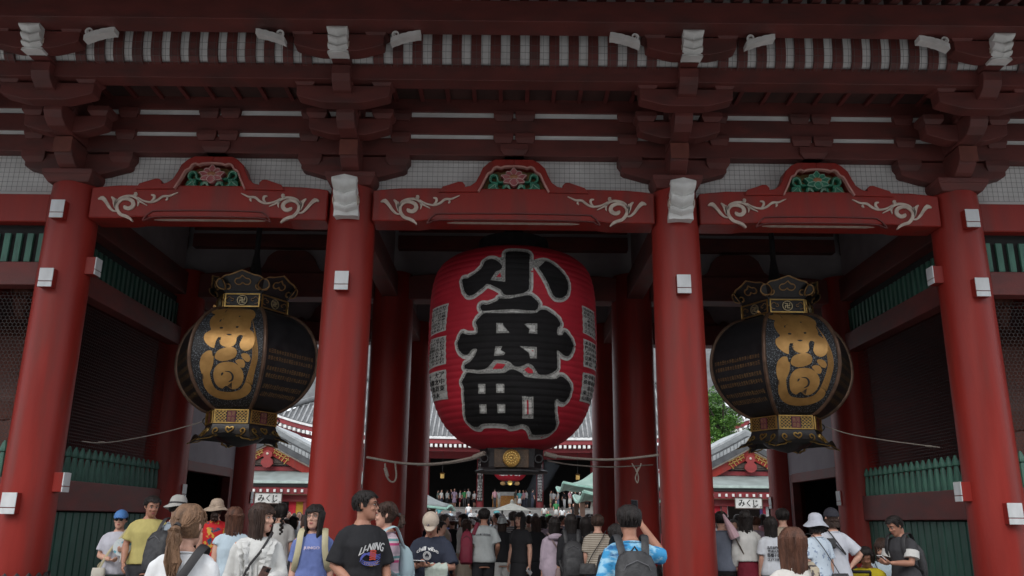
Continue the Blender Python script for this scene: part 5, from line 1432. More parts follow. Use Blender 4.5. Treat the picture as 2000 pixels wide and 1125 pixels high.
def person(label, px, ptop, D, face=180, hyaw=0, hpitch=0, lean=0, build=1.0, fem=False, skin=None, vox=.012, arms=None, grip=(.45, .45), palm=None,
           shirt=None, sleeve=.55, hem=.86, loose=.02, trousers=None, leg='long', skirt=None, hair=None, style='short', hlen=.0, hat=None, features=False, sit=False,
           shoes=None, group=None, stride=.06, tilt=0, folds=.02, xoff=0, deep_v=False, neck_ry=None):
    Y = D + CAM.y
    pos = P(px, ptop, Y); H = pos.z
    if sit: H = pos.z + .42
    s = H / 1.692
    root = thing('person', label, 'person', (pos.x + xoff, Y, -.42 * s if sit else 0), R(face), group)
    root.scale = (s, s, s)
    f = Fig(); f.root = root; f.s = s
    skin = skin or skinA
    sw = build * (.89 if fem else .98)
    shx = .152 * sw
    def upper(p):
        if p.z > .95:
            k = p.z - .95; p = Vector((p.x + tilt * k, p.y - lean * k, p.z - .5 * lean * lean * k))
        return p
    f.upper = upper
    # arms: per side (elbow, wrist) in local coordinates; +x is the figure's left
    dflt = {1: ((shx + .035, .02, 1.10), (shx + .05, -.05, .86)), -1: ((-shx - .035, .02, 1.10), (-shx - .05, -.05, .86))}
    A = dict(dflt)
    if arms: A.update({q: ((e[0] * .84, e[1], e[2]), w) for q, (e, w) in arms.items()})
    f.A = A; f.shx = shx
    b = MB()
    loft(b, [(z, rx * sw, ry * build, 0, cy) for z, rx, ry, cy in TT])
    hips = .088 * sw
    legs = {}
    for q in (-1, 1):
        st = stride * q
        if sit: path = [(q * hips, 0, .90), (q * (hips + .02), -.22, .90), (q * (hips + .04), -.43, .90), (q * (hips + .04), -.46, .88), (q * (hips + .04), -.44, .66), (q * (hips + .04), -.42, .50)]
        else: path = [(q * hips, 0, .90), (q * (hips + .004), -.01 + st * .4, .70), (q * hips, -.012 + st * .8, .48), (q * hips, .01 + st * .9, .44), (q * hips, .02 + st, .28), (q * hips, .02 + st, .08)]
        legs[q] = path
        b.tube(path, [.092 * sw, .082 * sw, .056, .054, .052, .036], 12)
        e = path[-1]; b.tube([(e[0], e[1] + .05, .035 if not sit else .46), (e[0], e[1] - .05, .035 if not sit else .46), (e[0], e[1] - .17, .025 if not sit else .45)], [.035, .038, .025], 8)
    i0 = 0
    for q in (-1, 1):
        e, w = Vector(A[q][0]), Vector(A[q][1]); S = Vector((q * shx, .005, 1.335))
        d = (w - e).normalized()
        b.tube([(q * shx * .5, .005, 1.372), S, S.lerp(e, .35), S.lerp(e, .75), e, e.lerp(w, .3), e.lerp(w, .7), w], [.046, .054 * build, .052 * build, .043 * build, .038, .041 * build, .032, .025], 12)
        pn = (palm or {}).get(q, (-q, 0, 0))
        hand(b, w, d, pn, grip[0 if q < 0 else 1], side=q)
    # neck and head
    h0 = len(b.v)
    nr = .052 if not fem else .043
    b.tube([(0, .018, 1.38), (0, .012, 1.44), (0, .004, 1.52)], [(nr * 1.25, nr * 1.1), (nr, nr * .98), (nr, nr)], 12)
    HC = Vector((0, -.002, 1.565))
    M = Matrix.Translation(Vector((0, .012, 1.47))) @ Matrix.Rotation(R(hyaw), 4, 'Z') @ Matrix.Rotation(R(hpitch), 4, 'X') @ Matrix.Translation(-Vector((0, .012, 1.47)))
    def head(p): return M @ (HC + Vector(p))
    h1 = len(b.v)
    hb = MB()
    loft(hb, [(z, w * (.96 if fem else 1.03), (bk - fr_) / 2, 0, (bk + fr_) / 2) for z, w, fr_, bk in HEADROWS], 20, 2.15)
    hb.tube([(0, -.086, .026), (0, -.094, .005), (0, -.108, -.020), (0, -.104, -.032)], [.007, .009, .0125, .010], 8)
    for q in (-1, 1):
        hb.ell((q * .012, -.099, -.029), (.008, .008, .007), 8, 6)
        hb.tube([(q * .078, .008, -.028), (q * .083, .014, -.005), (q * .082, .020, .020), (q * .076, .012, .026)], [(.006, .010), (.006, .016), (.006, .017), (.005, .010)], 8)
        hb.ell((q * .033, -.076, -.022), (.022, .018, .016), 8, 6)
        hb.tube([(q * .055, -.066, .034), (q * .03, -.086, .036), (q * .01, -.09, .030)], [.008, .009, .007], 6)
    hb.ell((0, -.086, -.058), (.024, .014, .013), 10, 6); hb.ell((0, -.080, -.096), (.022, .016, .014), 10, 6)
    hb.v = [tuple(head(v)) for v in hb.v]
    b.add(hb.v, hb.f)
    b.v = [tuple(upper(Vector(v))) for v in b.v]
    body = b.build('body', skin, root, fix=False); soft(body, vox, 1 if vox > .01 else 2)
    f.body = body
    f.head = lambda p: upper(head(p))
    def hput(mb, name, m, parent=root, smooth='auto'):
        mb.v = [tuple(upper(head(v))) for v in mb.v]; return mb.build(name, m, parent, smooth=smooth)
    f.hput = hput
    if features:
        for q in (-1, 1):
            m = MB(); m.mi = 0; m.ell((q * .031, -.0835, .010), (.0135, .008, .0062), 10, 6); m.mi = 1; m.ell((q * .031, -.0895, .010), (.0062, .004, .0060), 8, 6); hput(m, 'eye', [eyew, iris])
            m = MB(); m.tube([(q * .048, -.083, .031), (q * .032, -.0935, .036), (q * .014, -.0955, .031)], [.0022, .0036, .003], 6); m.tube([(q * .046, -.084, .014), (q * .031, -.0925, .0185), (q * .016, -.089, .013)], [.001, .0018, .0012], 5); hput(m, 'eyebrow', hair or h_black)
        m = MB(); m.ell((0, -.0965, -.0545), (.021, .006, .0045), 12, 6); m.ell((0, -.0955, -.0625), (.017, .0065, .0050), 12, 6); hput(m, 'lips', lipm)
    # ---- clothes
    if shirt:
        c = MB(); zt = 1.415
        rows = []
        n = 10
        for i in range(n + 1):
            z = hem + (zt - hem) * i / n; rx, ry, cy = tor(z); o = loose * (1.1 - .6 * (z - hem) / (zt - hem)) + .004
            if z > 1.30: o = .012
            k = .8 if z > 1.1 else 1.0
            rows.append((z, max(rx * sw + o, (.140 if z < 1.26 else 0) * sw), ry * build + o, 0, cy))
        loft(c, rows)
        for q in (-1, 1):
            e, w = Vector(A[q][0]), Vector(A[q][1]); S = Vector((q * shx, .005, 1.333))
            pts = [Vector((q * shx * .42, .005, 1.378)), Vector((q * shx * .8, .005, 1.352)), S]
            rad = [.046, .054 + loose * .1, .056 * build + loose * .2]
            if sleeve <= 1: pts += [S.lerp(e, sleeve * .55), S.lerp(e, sleeve)]; rad += [.057 * build + loose * .4, .053 * build + loose * .7]
            else:
                t = sleeve - 1; pts += [S.lerp(e, .5), e, e.lerp(w, t * .5), e.lerp(w, t)]; rad += [.052 + loose * .4, .047 + loose * .4, .044 + loose * .4, .036 + loose * .5]
            if sleeve > 0: c.tube(pts, rad, 14)
        c.v = [tuple(upper(Vector(v))) for v in c.v]
        so_ = c.build('shirt', shirt, root, fix=False); soft(so_, vox * 1.3 if vox > .01 else vox * 1.5, 2, folds)
        f.shirt = so_
        m = MB(); pts = []
        for k in range(21):
            a = 2 * PI * k / 20; pts.append(upper(Vector((.083 * sw * math.cos(a), .014 + .072 * math.sin(a), 1.405 - .012 * math.sin(a) * -1 - (.012 if math.sin(a) < 0 else 0)))))
        m.tube(pts, .007, 6, cap=False); m.build('collar', shirt, so_, smooth='auto')
    f.front = lambda x, z, off=.012, k=-1: upper(Vector((x, tor(z)[2] + k * ((tor(z)[1] * build + loose * (1.1 - .6 * max(0, (z - hem)) / (1.415 - hem)) + .008) * max(0, 1 - abs(x / (tor(z)[0] * sw + loose * 1.3)) ** 2.3) ** (1 / 2.3) + off), z)))
    if trousers:
        c = MB()
        loft(c, [(z, tor(z)[0] * sw + .012, tor(z)[1] * build + .012, 0, tor(z)[2]) for z in (.80, .86, .92, .98, 1.02)])
        for q in (-1, 1):
            pth = [Vector(p) for p in legs[q]]
            if leg == 'shorts': pth = pth[:2] + [pth[1].lerp(pth[2], .5)]; rad = [.10 * sw, .105 * sw, .105 * sw]
            elif leg == 'wide': pth = pth[:5] + [Vector(pth[5]) + Vector((0, 0, -.02))]; rad = [.10 * sw, .10 * sw, .10, .10, .105, .11]
            else: rad = [.10 * sw, .092 * sw, .072, .070, .066, .058]
            c.tube(pth, rad, 12)
        t_ = c.build('shorts' if leg == 'shorts' else 'trousers', trousers, root, fix=False); soft(t_, .014, 2, .012)
    if skirt:
        c = MB(); z0 = leg if isinstance(leg, float) else .45
        loft(c, [(z0, .22 * sw, .19, 0, 0), (z0 + .15, .205 * sw, .17, 0, 0), (.80, .185 * sw, .145, 0, .005), (.92, .172 * sw, .125, 0, .008), (1.04, .145 * sw, .108, 0, 0)])
        t_ = c.build('skirt', skirt, root, fix=False); soft(t_, .014, 2, .02)
    for q in (-1, 1):
        e = legs[q][-1]; z = .03 if not sit else .45
        m = MB(); loft(m, [(z - .03, .045, .135, e[0], e[1] - .06), (z + .005, .047, .138, e[0], e[1] - .06), (z + .035, .042, .11, e[0], e[1] - .04), (z + .06, .038, .06, e[0], e[1])], 14)
        m.build('shoe', shoes or (c_offw if fem else c_black), root, smooth='auto')
    # ---- hair
    hm = hair or h_black
    rng = random.Random(hash(label) & 0xffff if False else sum(map(ord, label)))
    c = MB()
    hatted = bool(hat)
    if style != 'none':
        cap_r = .006 if style in ('short', 'buzz') else .010
        if style == 'buzz' or hatted: cap_r = .004
        # close cap over skull: rings of the head blown up, open at the face
        rows = []; seg = 24; vs = []; fs = []
        zs_h = [-.075, -.055, -.03, -.005, .02, .045, .07, .088, .101, .110, .1145]
        hd = [(z, w, fr_, bk) for z, w, fr_, bk in HEADROWS]
        def hr_(z):
            if z >= .115: return (.012, -.012, .02)
            for a, b_ in zip(hd, hd[1:]):
                if a[0] <= z <= b_[0]:
                    t = (z - a[0]) / (b_[0] - a[0]); return tuple(a[i] + (b_[i] - a[i]) * t for i in (1, 2, 3))
            return hd[0][1:]
        for z in zs_h:
            w, fr_, bk = hr_(z); w = w * (.96 if fem else 1.03)
            for k in range(seg):
                a = 2 * PI * k / seg; cx_, sy = math.cos(a), math.sin(a)      # sy<0 is the face side
                front = max(0.0, -sy)
                lim = -.07 if sy > .05 else (-.012 if sy > -.32 else (.045 if sy > -.6 else .068))
                if style in ('short', 'buzz') and sy > .05: lim = -.045
                zz = max(z, lim)
                w2, f2, b2 = hr_(min(zz, .1149)); w2 *= (.96 if fem else 1.03)
                rr_ = cap_r + (0 if hatted else .008 * (1 - front) if style not in ('short', 'buzz') else (.006 if zz > .06 and style == 'short' else 0))
                vs.append(((w2 + rr_) * math.copysign(abs(cx_) ** .93, cx_), (f2 + b2) / 2 + ((b2 - f2) / 2 + rr_) * math.copysign(abs(sy) ** .93, sy), zz + rr_ * max(0, min(1, (zz - .04) / .07))))
        for i in range(len(zs_h) - 1):
            for k in range(seg): k2 = (k + 1) % seg; fs.append((i * seg + k, i * seg + k2, (i + 1) * seg + k2, (i + 1) * seg + k))
        fs.append(tuple((len(zs_h) - 1) * seg + k for k in range(seg)))
        c.add(vs, fs)
        def lock(a, L_, r0=.013, out=.0, jitter=.006, start=.112, pull=None):
            cx_, sy = math.cos(a), math.sin(a); pts = []; rad = []
            n = 7
            if hatted: start = min(start, .0)
            start = min(start, .107)
            if hatted and math.sin(a) < -.15: return
            for j in range(n):
                t = j / (n - 1); z = start - (start + .05) * t if j < 5 else None
                th = min(1, t * 1.5)
                zz = start - (start + L_) * t
                w2, f2, b2 = hr_(max(-.03, min(zz, .1149)))
                g = 1 if zz > -.03 else 1 - min(.25, (-.03 - zz) * .5)
                xx = (w2 + .012 * (0.5 if hatted else 1) + out * t) * cx_ * g; yy = (f2 + b2) / 2 + ((b2 - f2) / 2 + .012 * (0.5 if hatted else 1) + out * t) * sy * g
                if zz < -.10: yy = max(yy, -.04) if sy > -.4 else yy
                if pull and t > .35:
                    kx = min(1, (t - .35) / .4); xx = xx * (1 - kx) + pull[0] * kx; yy = yy * (1 - kx) + pull[1] * kx; zz = zz * (1 - kx) + pull[2] * kx
                pts.append((xx + rng.uniform(-jitter, jitter), yy + rng.uniform(-jitter, jitter), zz)); rad.append((r0 * (1 - .55 * t ** 3) * (.35 if j == 0 and not hatted else 1), r0 * (.55 if j else .25)))
            c.tube(pts, rad, 5)
        if style == 'short':
            for k in range(70):
                a = rng.uniform(-.45, PI + .45); lock(a, rng.uniform(-.03, .045) if math.sin(a) > 0 else rng.uniform(-.05, -.02), .012, .004, .004, rng.uniform(.08, .117))
            for k in range(16):
                a = -PI / 2 + rng.uniform(-1.0, 1.0); lock(a, rng.uniform(-.078, -.06), .011, .004, .004, .117)
        if style in ('bob', 'long', 'wavy'):
            L_ = hlen or (.16 if style == 'bob' else .36)
            n = 120
            for k in range(n):
                a = -.62 + (PI + 1.24) * k / (n - 1)
                lock(a + rng.uniform(-.05, .05), L_ * rng.uniform(.88, 1.04), .013, .012 if style != 'long' else .004, .004 if style != 'wavy' else .010, rng.uniform(.095, .119))
            # inner fill so that the mass is closed
            c.tube([(0, .03, .02), (0, .045, -.05), (0, .05, -L_ * .6), (0, .055, -L_ * .92)], [(.064, .055), (.062, .048), (.062, .036), (.045, .016)], 12, side=(1, 0, 0))
            for k in range(20 if style != 'wavy' else 8):
                a = -PI / 2 + (k / 19 - .5) * 1.9; lock(a, rng.uniform(-.052, -.036), .012, .003, .003, .117)
        if style in ('ponytail', 'braid'):
            tie = (0, .125, .0 if not hatted else -.03) if style == 'ponytail' else (0, .10, -.04)
            for k in range(80):
                a = rng.uniform(-.9, PI + .9); lock(a, .05, .014, .004, .005, rng.uniform(.06, .118), pull=tie)
            if style == 'ponytail':
                L_ = hlen or .26
                for k in range(26):
                    j = lambda q: rng.uniform(-q, q)
                    c.tube([tie, (j(.02), .155 + j(.01), -.02 + j(.01)), (j(.035), .15 + j(.02), -.08), (j(.04), .135 + j(.02), -.08 - L_ * .5), (j(.045), .12 + j(.02), -.06 - L_ * rng.uniform(.8, 1.05))], [.014, .020, .018, .014, .004], 5)
            else:
                for k in range(11):
                    z = -.05 - k * .030; c.ell(((-1) ** k * .010, .10 + .01 * math.sin(k * .3), z), (.022, .019, .024), 8, 6)
                c.tube([(0, .10, -.36), (0, .10, -.42)], [.018, .006], 6)
        h = hput(c, 'hair', hm); f.hair = h
        if style == 'ponytail':
            m = MB(); m.tube([(0, .118, .005), (0, .138, -.006)], .022, 10); hput(m, 'hair_tie', strapm, h)
    return f
def spectacles(f, m=None, dark_=False):
    g = MB()
    for q in (-1, 1):
        pts = [(q * .031 + .021 * math.cos(a), -.103 + abs(.021 * math.cos(a)) * .15, .008 + .019 * math.sin(a)) for a in [2 * PI * k / 14 for k in range(15)]]
        g.tube(pts, .0017, 5)
        g.tube([(q * .052, -.098, .012), (q * .072, -.06, .014), (q * .08, .01, .012)], .0017, 5)
    g.tube([(-.011, -.106, .012), (0, -.108, .014), (.011, -.106, .012)], .0017, 5)
    o = f.hput(g, 'spectacles', m or frame_m)
    if dark_:
        for q in (-1, 1):
            g = MB(); g.ell((q * .031, -.103, .008), (.023, .004, .019), 12, 6); f.hput(g, 'lens', glass_m, o)
    return o
def cap_hat(f, m, brim_yaw=0, logo=None):
    g = MB(); rows = [(.030, .090, .110, 0, .004), (.05, .091, .110, 0, .004), (.088, .082, .097, 0, .006), (.118, .060, .072, 0, .006), (.137, .027, .032, 0, .006), (.141, .005, .006, 0, .006)]
    loft(g, rows, 20, 2.0); h = f.hput(g, 'cap', m)
    g = MB(); n = 12; vs = []
    for k in range(n + 1):
        a = -PI / 2 + (k / n - .5) * 2.3
        for t, zz in ((1.0, .046), (1.0, .038)):
            vs.append((.086 * math.cos(a), .004 + .100 * math.sin(a), zz))
        ex = 1.0 + .75 * math.cos((k / n - .5) * PI) ** .6
        for zz in (.036, .030): vs.append((.080 * math.cos(a), .004 + .100 * math.sin(a) * ex, zz - .014 * abs(k / n - .5) * 4 * .5))
    fs = []
    for k in range(n):
        a = 4 * k; b_ = a + 4
        fs += [(a, b_, b_ + 2, a + 2), (a + 1, a + 3, b_ + 3, b_ + 1), (a + 2, b_ + 2, b_ + 3, a + 3)]
    g.add(vs, fs); f.hput(g, 'peak', m, h)
    g = MB(); g.ell((0, .006, .131), (.008, .008, .006), 8, 5); f.hput(g, 'button', m, h)
    return h
def brim_hat(f, m, r=.155, drop=.05, band=None, bow=False, crown=.135):
    g = MB(); seg = 28; prof = [(-.03 - drop * .0, r)]
    vs = []; fs = []; rows = [(.055 - drop, r), (.058 - drop, r), (.030, .105), (.045, .093), (.085, .090), (.115, .076), (crown, .045), (crown + .006, .004)]
    for i, (z, rr_) in enumerate(rows):
        for k in range(seg):
            a = 2 * PI * k / seg; wob = (.010 * math.sin(3 * a + 1)) if i < 2 else 0
            vs.append((rr_ * .93 * math.cos(a), .006 + rr_ * 1.08 * math.sin(a), z + wob))
    for i in range(len(rows) - 1):
        for k in range(seg): k2 = (k + 1) % seg; fs.append((i * seg + k, i * seg + k2, (i + 1) * seg + k2, (i + 1) * seg + k))
    g.add(vs, fs); h = f.hput(g, 'hat', m)
    so2 = h.modifiers.new('thick', 'SOLIDIFY'); so2.thickness = .004
    if band or bow:
        g = MB(); g.tube([(.093 * math.cos(a), .006 + .105 * math.sin(a), .045) for a in [2 * PI * k / 20 for k in range(21)]], [(.004, .012)] * 21, 6, cap=False, side=(1, 0, 0)); f.hput(g, 'hat_band', band or m, h)
    if bow:
        g = MB()
        for q in (-1, 1): g.tube([(0, .125, .035), (q * .03, .14, .05), (q * .06, .135, .035), (q * .03, .14, .02), (0, .125, .033)], [(.006, .012), (.008, .02), (.008, .022), (.008, .02), (.006, .012)], 6); g.tube([(0, .125, .03), (q * .03, .14, -.01)], [(.01, .006), (.016, .005)], 6)
        f.hput(g, 'bow', m, h)
    return h
def backpack(f, label, m, w=.15, h=.42, d=.07, z=1.13, straps=True, sm_=None, one=None, dy=0.0, dx=0.0, det=True):
    r = f.root; t = thing('backpack', label, 'backpack', tuple(r.location), r.rotation_euler.z); t.scale = r.scale
    def up_(v): return f.upper(Vector(v))
    yb = .135 + dy
    g = MB(); loft(g, [(z - h / 2, w * .82, d * .6, dx, yb + d * .6), (z - h / 2 + .03, w * .98, d * .98, dx, yb + d * .9), (z - h * .1, w, d * 1.1, dx, yb + d), (z + h * .28, w * .93, d * .9, dx, yb + d * .8), (z + h * .43, w * .75, d * .65, dx, yb + d * .5), (z + h / 2, w * .4, d * .35, dx, yb + d * .3)], 20, 3.2)
    g.v = [tuple(up_(v)) for v in g.v]; g.build('pack_body', m, t, smooth='auto')
    if det:
        g = MB(); loft(g, [(z - h * .42, w * .7, d * .5, dx, yb + d * 1.7), (z - h * .3, w * .78, d * .55, dx, yb + d * 1.75), (z - .0, w * .74, d * .5, dx, yb + d * 1.65), (z + h * .05, w * .6, d * .3, dx, yb + d * 1.6)], 16, 3); g.v = [tuple(up_(v)) for v in g.v]; g.build('front_pocket', m, t, smooth='auto')
        g = MB(); g.tube([(dx - w * .8, yb + d * 1.4, z + h * .1), (dx - w * .5, yb + d * 1.75, z + h * .3), (dx, yb + d * 1.6, z + h * .37), (dx + w * .5, yb + d * 1.75, z + h * .3), (dx + w * .8, yb + d * 1.4, z + h * .1)], .004, 5); g.v = [tuple(up_(v)) for v in g.v]; g.build('zip', strapm if m is not bag_black else mat('zip_grey', (.12, .12, .13), .4), t)
        g = MB(); g.tube([(dx - .03, yb + d * .4, z + h * .48), (dx, yb + d * .5, z + h * .56), (dx + .03, yb + d * .4, z + h * .48)], .008, 6); g.v = [tuple(up_(v)) for v in g.v]; g.build('grab_handle', sm_ or m, t)
    for q in (-1, 1):
        if one and q != one: continue
        x = q * .105
        g = MB(); g.tube(cat_rom([(dx * .3 + x * .8, yb + .02, z + h * .40), (x, .06, 1.445), (x * 1.05, -.02, 1.452), (x * 1.12, -.10, 1.40), (x * 1.2, -.135, 1.27), (x * 1.45, -.09, 1.12), (x * 1.6, .05, 1.02), (dx * .5 + x * 1.2, yb, z - h * .35)], 4), [(.030, .008)] * 29, 8, side=(1, 0, 0))
        g.v = [tuple(up_(v)) for v in g.v]; g.build('shoulder_strap', sm_ or m, t, smooth='auto')
    return t
def sling(f, label, m, m_strap, side=1, zb=.92, w=.12, h=.16, front=True, strap_w=.016, cat='shoulder bag', by=None, round_=False, bx=None):
    r = f.root; t = thing('shoulder_bag', label, cat, tuple(r.location), r.rotation_euler.z); t.scale = r.scale
    k = -1 if front else 1; by = by if by is not None else k * .19; bx = bx if bx is not None else side * .15
    g = MB(); loft(g, [(zb - h / 2, w * .7, .03, bx, by), (zb - h / 2 + .02, w, .045, bx, by), (zb + h * .25, w * (.85 if round_ else 1), .045, bx, by), (zb + h / 2, w * (.5 if round_ else .92), .025, bx, by)], 18, 2.6 if round_ else 3.6)
    g.v = [tuple(f.upper(Vector(v))) for v in g.v]; g.build('bag_body', m, t, smooth='auto')
    o = -side
    pts = [(bx, by, zb + h * .4), (side * .06, k * .165, 1.15), (o * .04, k * .155, 1.30), (o * .105, k * .09, 1.425), (o * .115, 0, 1.452), (o * .10, -k * .09, 1.42), (o * .03, -k * .16, 1.27), (side * .12, -k * .16, 1.08), (side * .21, -k * .05, .98), (bx * 1.1, by * .7, zb + h * .3)]
    g = MB(); g.tube(cat_rom(pts, 4), [(strap_w, .005)] * 37, 6, side=(1, 0, 0))
    g.v = [tuple(f.upper(Vector(v))) for v in g.v]; g.build('bag_strap', m_strap, t, smooth='auto')
    return t
def phone(f, label, c, n, updir, m=None, cam_side=False):
    """c local position, n normal of the screen, updir long axis"""
    r = f.root; t = thing('phone', label, 'phone', tuple(r.location), r.rotation_euler.z); t.scale = r.scale
    n = Vector(n).normalized(); u = Vector(updir); u = (u - n * u.dot(n)).normalized(); s_ = u.cross(n)
    M = Matrix(((s_.x, n.x, u.x, c[0]), (s_.y, n.y, u.y, c[1]), (s_.z, n.z, u.z, c[2]), (0, 0, 0, 1)))
    g = MB(); g.obox(M, .074, .010, .152); o = g.build('phone_body', m or phone_b, t, bevel=.003)
    g = MB(); g.obox(M @ Matrix.Translation((0, .0056, 0)), .066, .001, .142); g.build('phone_screen', glass_m, t)
    g = MB(); g.obox(M @ Matrix.Translation((-.018, -.0065, .052)), .026, .004, .03); g.build('phone_camera', glass_m, t)
    return t
def print_on(f, txts, m, name='print', k=-1, bold=.0):
    """txts: (string, x centre, z base, width, height, arc)"""
    g = MB()
    for s_, xc, zb, w, h, arc in txts:
        text_on(g, s_, lambda u, v: tuple(f.front((xc + (u - .5) * w) * (-1 if k > 0 else 1), zb + v * h - arc * (2 * u - 1) ** 2, .016, k)), bold)
    o = g.build(name, m, f.shirt, fix=False); o['kind'] = 'stuff'
    return o
def bake():
    dg = bpy.context.evaluated_depsgraph_get()
    out = []
    for o in BAKE:
        out.append((o, bpy.data.meshes.new_from_object(o.evaluated_get(dg), preserve_all_data_layers=False, depsgraph=dg)))
    for o, me in out:
        mats_ = [s_.material for s_ in o.material_slots]
        o.modifiers.clear(); o.data = me
        if not me.materials:
            for m in mats_: me.materials.append(m)
        me.polygons.foreach_set('use_smooth', [True] * len(me.polygons))
    BAKE.clear()
ink_w = mat('print_white', (.7, .7, .7), .8); ink_k = mat('print_black', (.03, .03, .04), .8); ink_y = mat('print_yellow', (.6, .38, .05), .8); ink_r = mat('print_orange_red', (.60, .08, .05), .8); ink_b = mat('print_blue', (.12, .14, .50), .8); ink_db = mat('print_dark_blue', (.05, .06, .25), .8)
NV = .0085
# 1 boy with cap
f = person('child in blue cap and sunglasses, grey-white tee, holding a round fan by the green boards', 238, 997, 11.3, hat=1, face=12, fem=False, build=1.0, shirt=clothm('pale_lilac', (.50, .50, .56)), loose=.035, trousers=c_grn, leg='shorts', hair=h_black, style='short', features=True, vox=.010,
           arms={1: ((.24, .0, 1.12), (.13, -.20, 1.16)), -1: ((-.24, -.02, 1.10), (-.02, -.22, 1.06))}, grip=(.9, .9), palm={1: (0, .3, 1), -1: (0, .6, 1)}, sleeve=.75)
cap_hat(f, mat('cap_blue', (.07, .20, .48), .7)); spectacles(f, dark_=True)
sling(f, 'cream crossbody bag of the child in the blue cap', bag_white, strap_b, side=-1, zb=.86, w=.085, h=.19)
t = thing('round_fan', 'round white and blue hand fan held by the child in the blue cap', 'fan', tuple(f.root.location), f.root.rotation_euler.z); t.scale = f.root.scale
g = MB(); g.lathe([(-.003, 0), (-.003, .115), (.003, .115), (.003, 0)], seg=28); g.v = [(v[0] + .115, v[2] - .245, v[1] + 1.22) for v in g.v]; g.build('fan_disc', mat('fan_print', (.62, .68, .70), .7, (.15, .40, .50), 14, coord='o', contrast=(.42, .47), detail=2), t)
g = MB(); g.tube([(.115, -.245, 1.13), (.11, -.24, 1.03)], .008, 6); g.build('fan_handle', dot, t)
# 2 man in mustard tee
f = person('broad man in mustard yellow tee and grey trousers looking down, beside the child in cap', 298, 967, 11.1, face=20, hyaw=18, hpitch=14, build=1.04, skin=skinB, shirt=c_yel, loose=.03, hem=.90, trousers=c_char, features=True, vox=.010, sleeve=.8,
           arms={1: ((.28, .03, 1.12), (.25, -.10, .90)), -1: ((-.27, .0, 1.12), (-.22, -.14, .92))})
# 3 man with grey bucket hat and backpack
f = person('man in grey bucket hat and blue-grey shirt with black backpack, seen from behind', 350, 968, 9.5, hat=1, face=150, hyaw=30, hpitch=8, shirt=c_bgrey, trousers=c_char, hair=h_black, style='short', loose=.03, sleeve=.75, vox=.011, features=True, arms={-1: ((-.22, .02, 1.10), (-.26, -.06, .88))})
brim_hat(f, clothm('hat_grey', (.38, .37, .35)), .15, .06, band=strapm); backpack(f, 'black backpack on the man in the grey bucket hat', bag_black)
# 4 foreground ponytail
f = person('woman with light brown ponytail and white blouse seen from behind, foreground left', 372, 985, 4.95, face=186, hyaw=-16, fem=True, build=1.02, shirt=c_white, loose=.035, sleeve=.85, trousers=c_jean, hair=h_light, style='ponytail', hlen=.24, vox=NV, folds=.022)
sling(f, 'black shoulder strap bag across the back of the ponytail woman in white', bag_black, strapm, side=1, front=False, zb=.82, strap_w=.026)
# 5 sunhat woman
f = person('woman in beige sun hat with bow and red floral dress, seen from behind', 425, 975, 12.0, hat=1, face=200, hyaw=-10, fem=True, shirt=c_flor, skirt=c_flor, leg=.45, hair=h_brown, style='ponytail', hlen=.1, vox=.012, sleeve=.25)
brim_hat(f, clothm('straw', (.48, .38, .30), bump=.3) if False else mat('hat_beige', (.48, .38, .29), .85, (.40, .31, .24), 40, coord='o'), .19, .075, bow=True)
# 6 wavy hair pale blue
f = person('woman with long wavy brown hair in pale blue sleeveless top, back to camera', 460, 990, 9.3, face=195, hyaw=-12, fem=True, shirt=c_pblue, sleeve=.18, loose=.03, trousers=c_jean, hair=h_dye, style='wavy', hlen=.34, vox=.011, folds=.028)
# 7 bob woman in frilled blouse
f = person('woman with dark bob in frilled off-white blouse holding a phone, head turned right', 510, 982, 7.2, face=12, hyaw=62, hpitch=2, fem=True, build=1.04, shirt=c_offw, sleeve=1.75, loose=.035, trousers=c_offw, leg='wide', hair=h_brown, style='bob', hlen=.17, features=True, vox=NV, folds=.03,
           arms={1: ((.25, -.03, 1.10), (.10, -.24, 1.06)), -1: ((-.24, .03, 1.10), (-.30, -.04, .86))}, grip=(.4, .9), palm={1: (-.2, -1, .3)})
for q in (-1, 1):
    for j in range(2):
        g = MB(); pts = []
        for k in range(33):
            t = k / 32; z = 1.385 - (.26 + .05 * j) * t; x = q * (.095 - .055 * t + .04 * j * (1 - .2 * t)); pts.append(f.front(x + .004 * math.sin(k * 1.1 + j), z, .014 + .004 * math.sin(k * 1.3)))
        g.tube(pts, [(.026 + .004 * math.sin(k * .9), .004) for k in range(33)], 6, side=(1, 0, 0)); g.build('frill', c_offw, f.shirt, smooth='auto')
for k in range(6):
    g = MB(); x = -.12 + .045 * k; g.tube([f.front(x, 1.20, .01), f.front(x + .006, 1.08, .02), f.front(x - .004, .95, .022)], [(.006, .004), (.012, .006), (.008, .005)], 6); g.build('pleat', c_offw, f.shirt, smooth='auto')
phone(f, 'phone in a marbled brown case held by the woman in the frilled blouse', (.085, -.315, 1.12), (-.3, .9, .3), (.25, .2, 1), mat('case_marbled', (.25, .13, .10), .4, (.04, .03, .03), 25, coord='o'))
sling(f, 'dark shoulder bag strap on the woman in the frilled blouse', bag_black, strapm, side=-1, zb=.80, strap_w=.010)
# 8 braid woman
f = person('woman with a dark plaited braid in white blouse, seen from behind near the sign', 551, 983, 12.6, face=195, hyaw=10, fem=True, shirt=c_pblue if False else c_offw, sleeve=.7, trousers=c_jean, hair=h_black, style='braid', vox=.012)
# 9 buzz cut man
f = person('man with cropped hair in black tee leaning away behind the bob-haired woman', 588, 997, 9.2, face=125, hyaw=40, hpitch=10, lean=.15, shirt=c_black, trousers=c_black, hair=h_brown, style='buzz', skin=skinB, sleeve=.7, vox=.011, features=True)
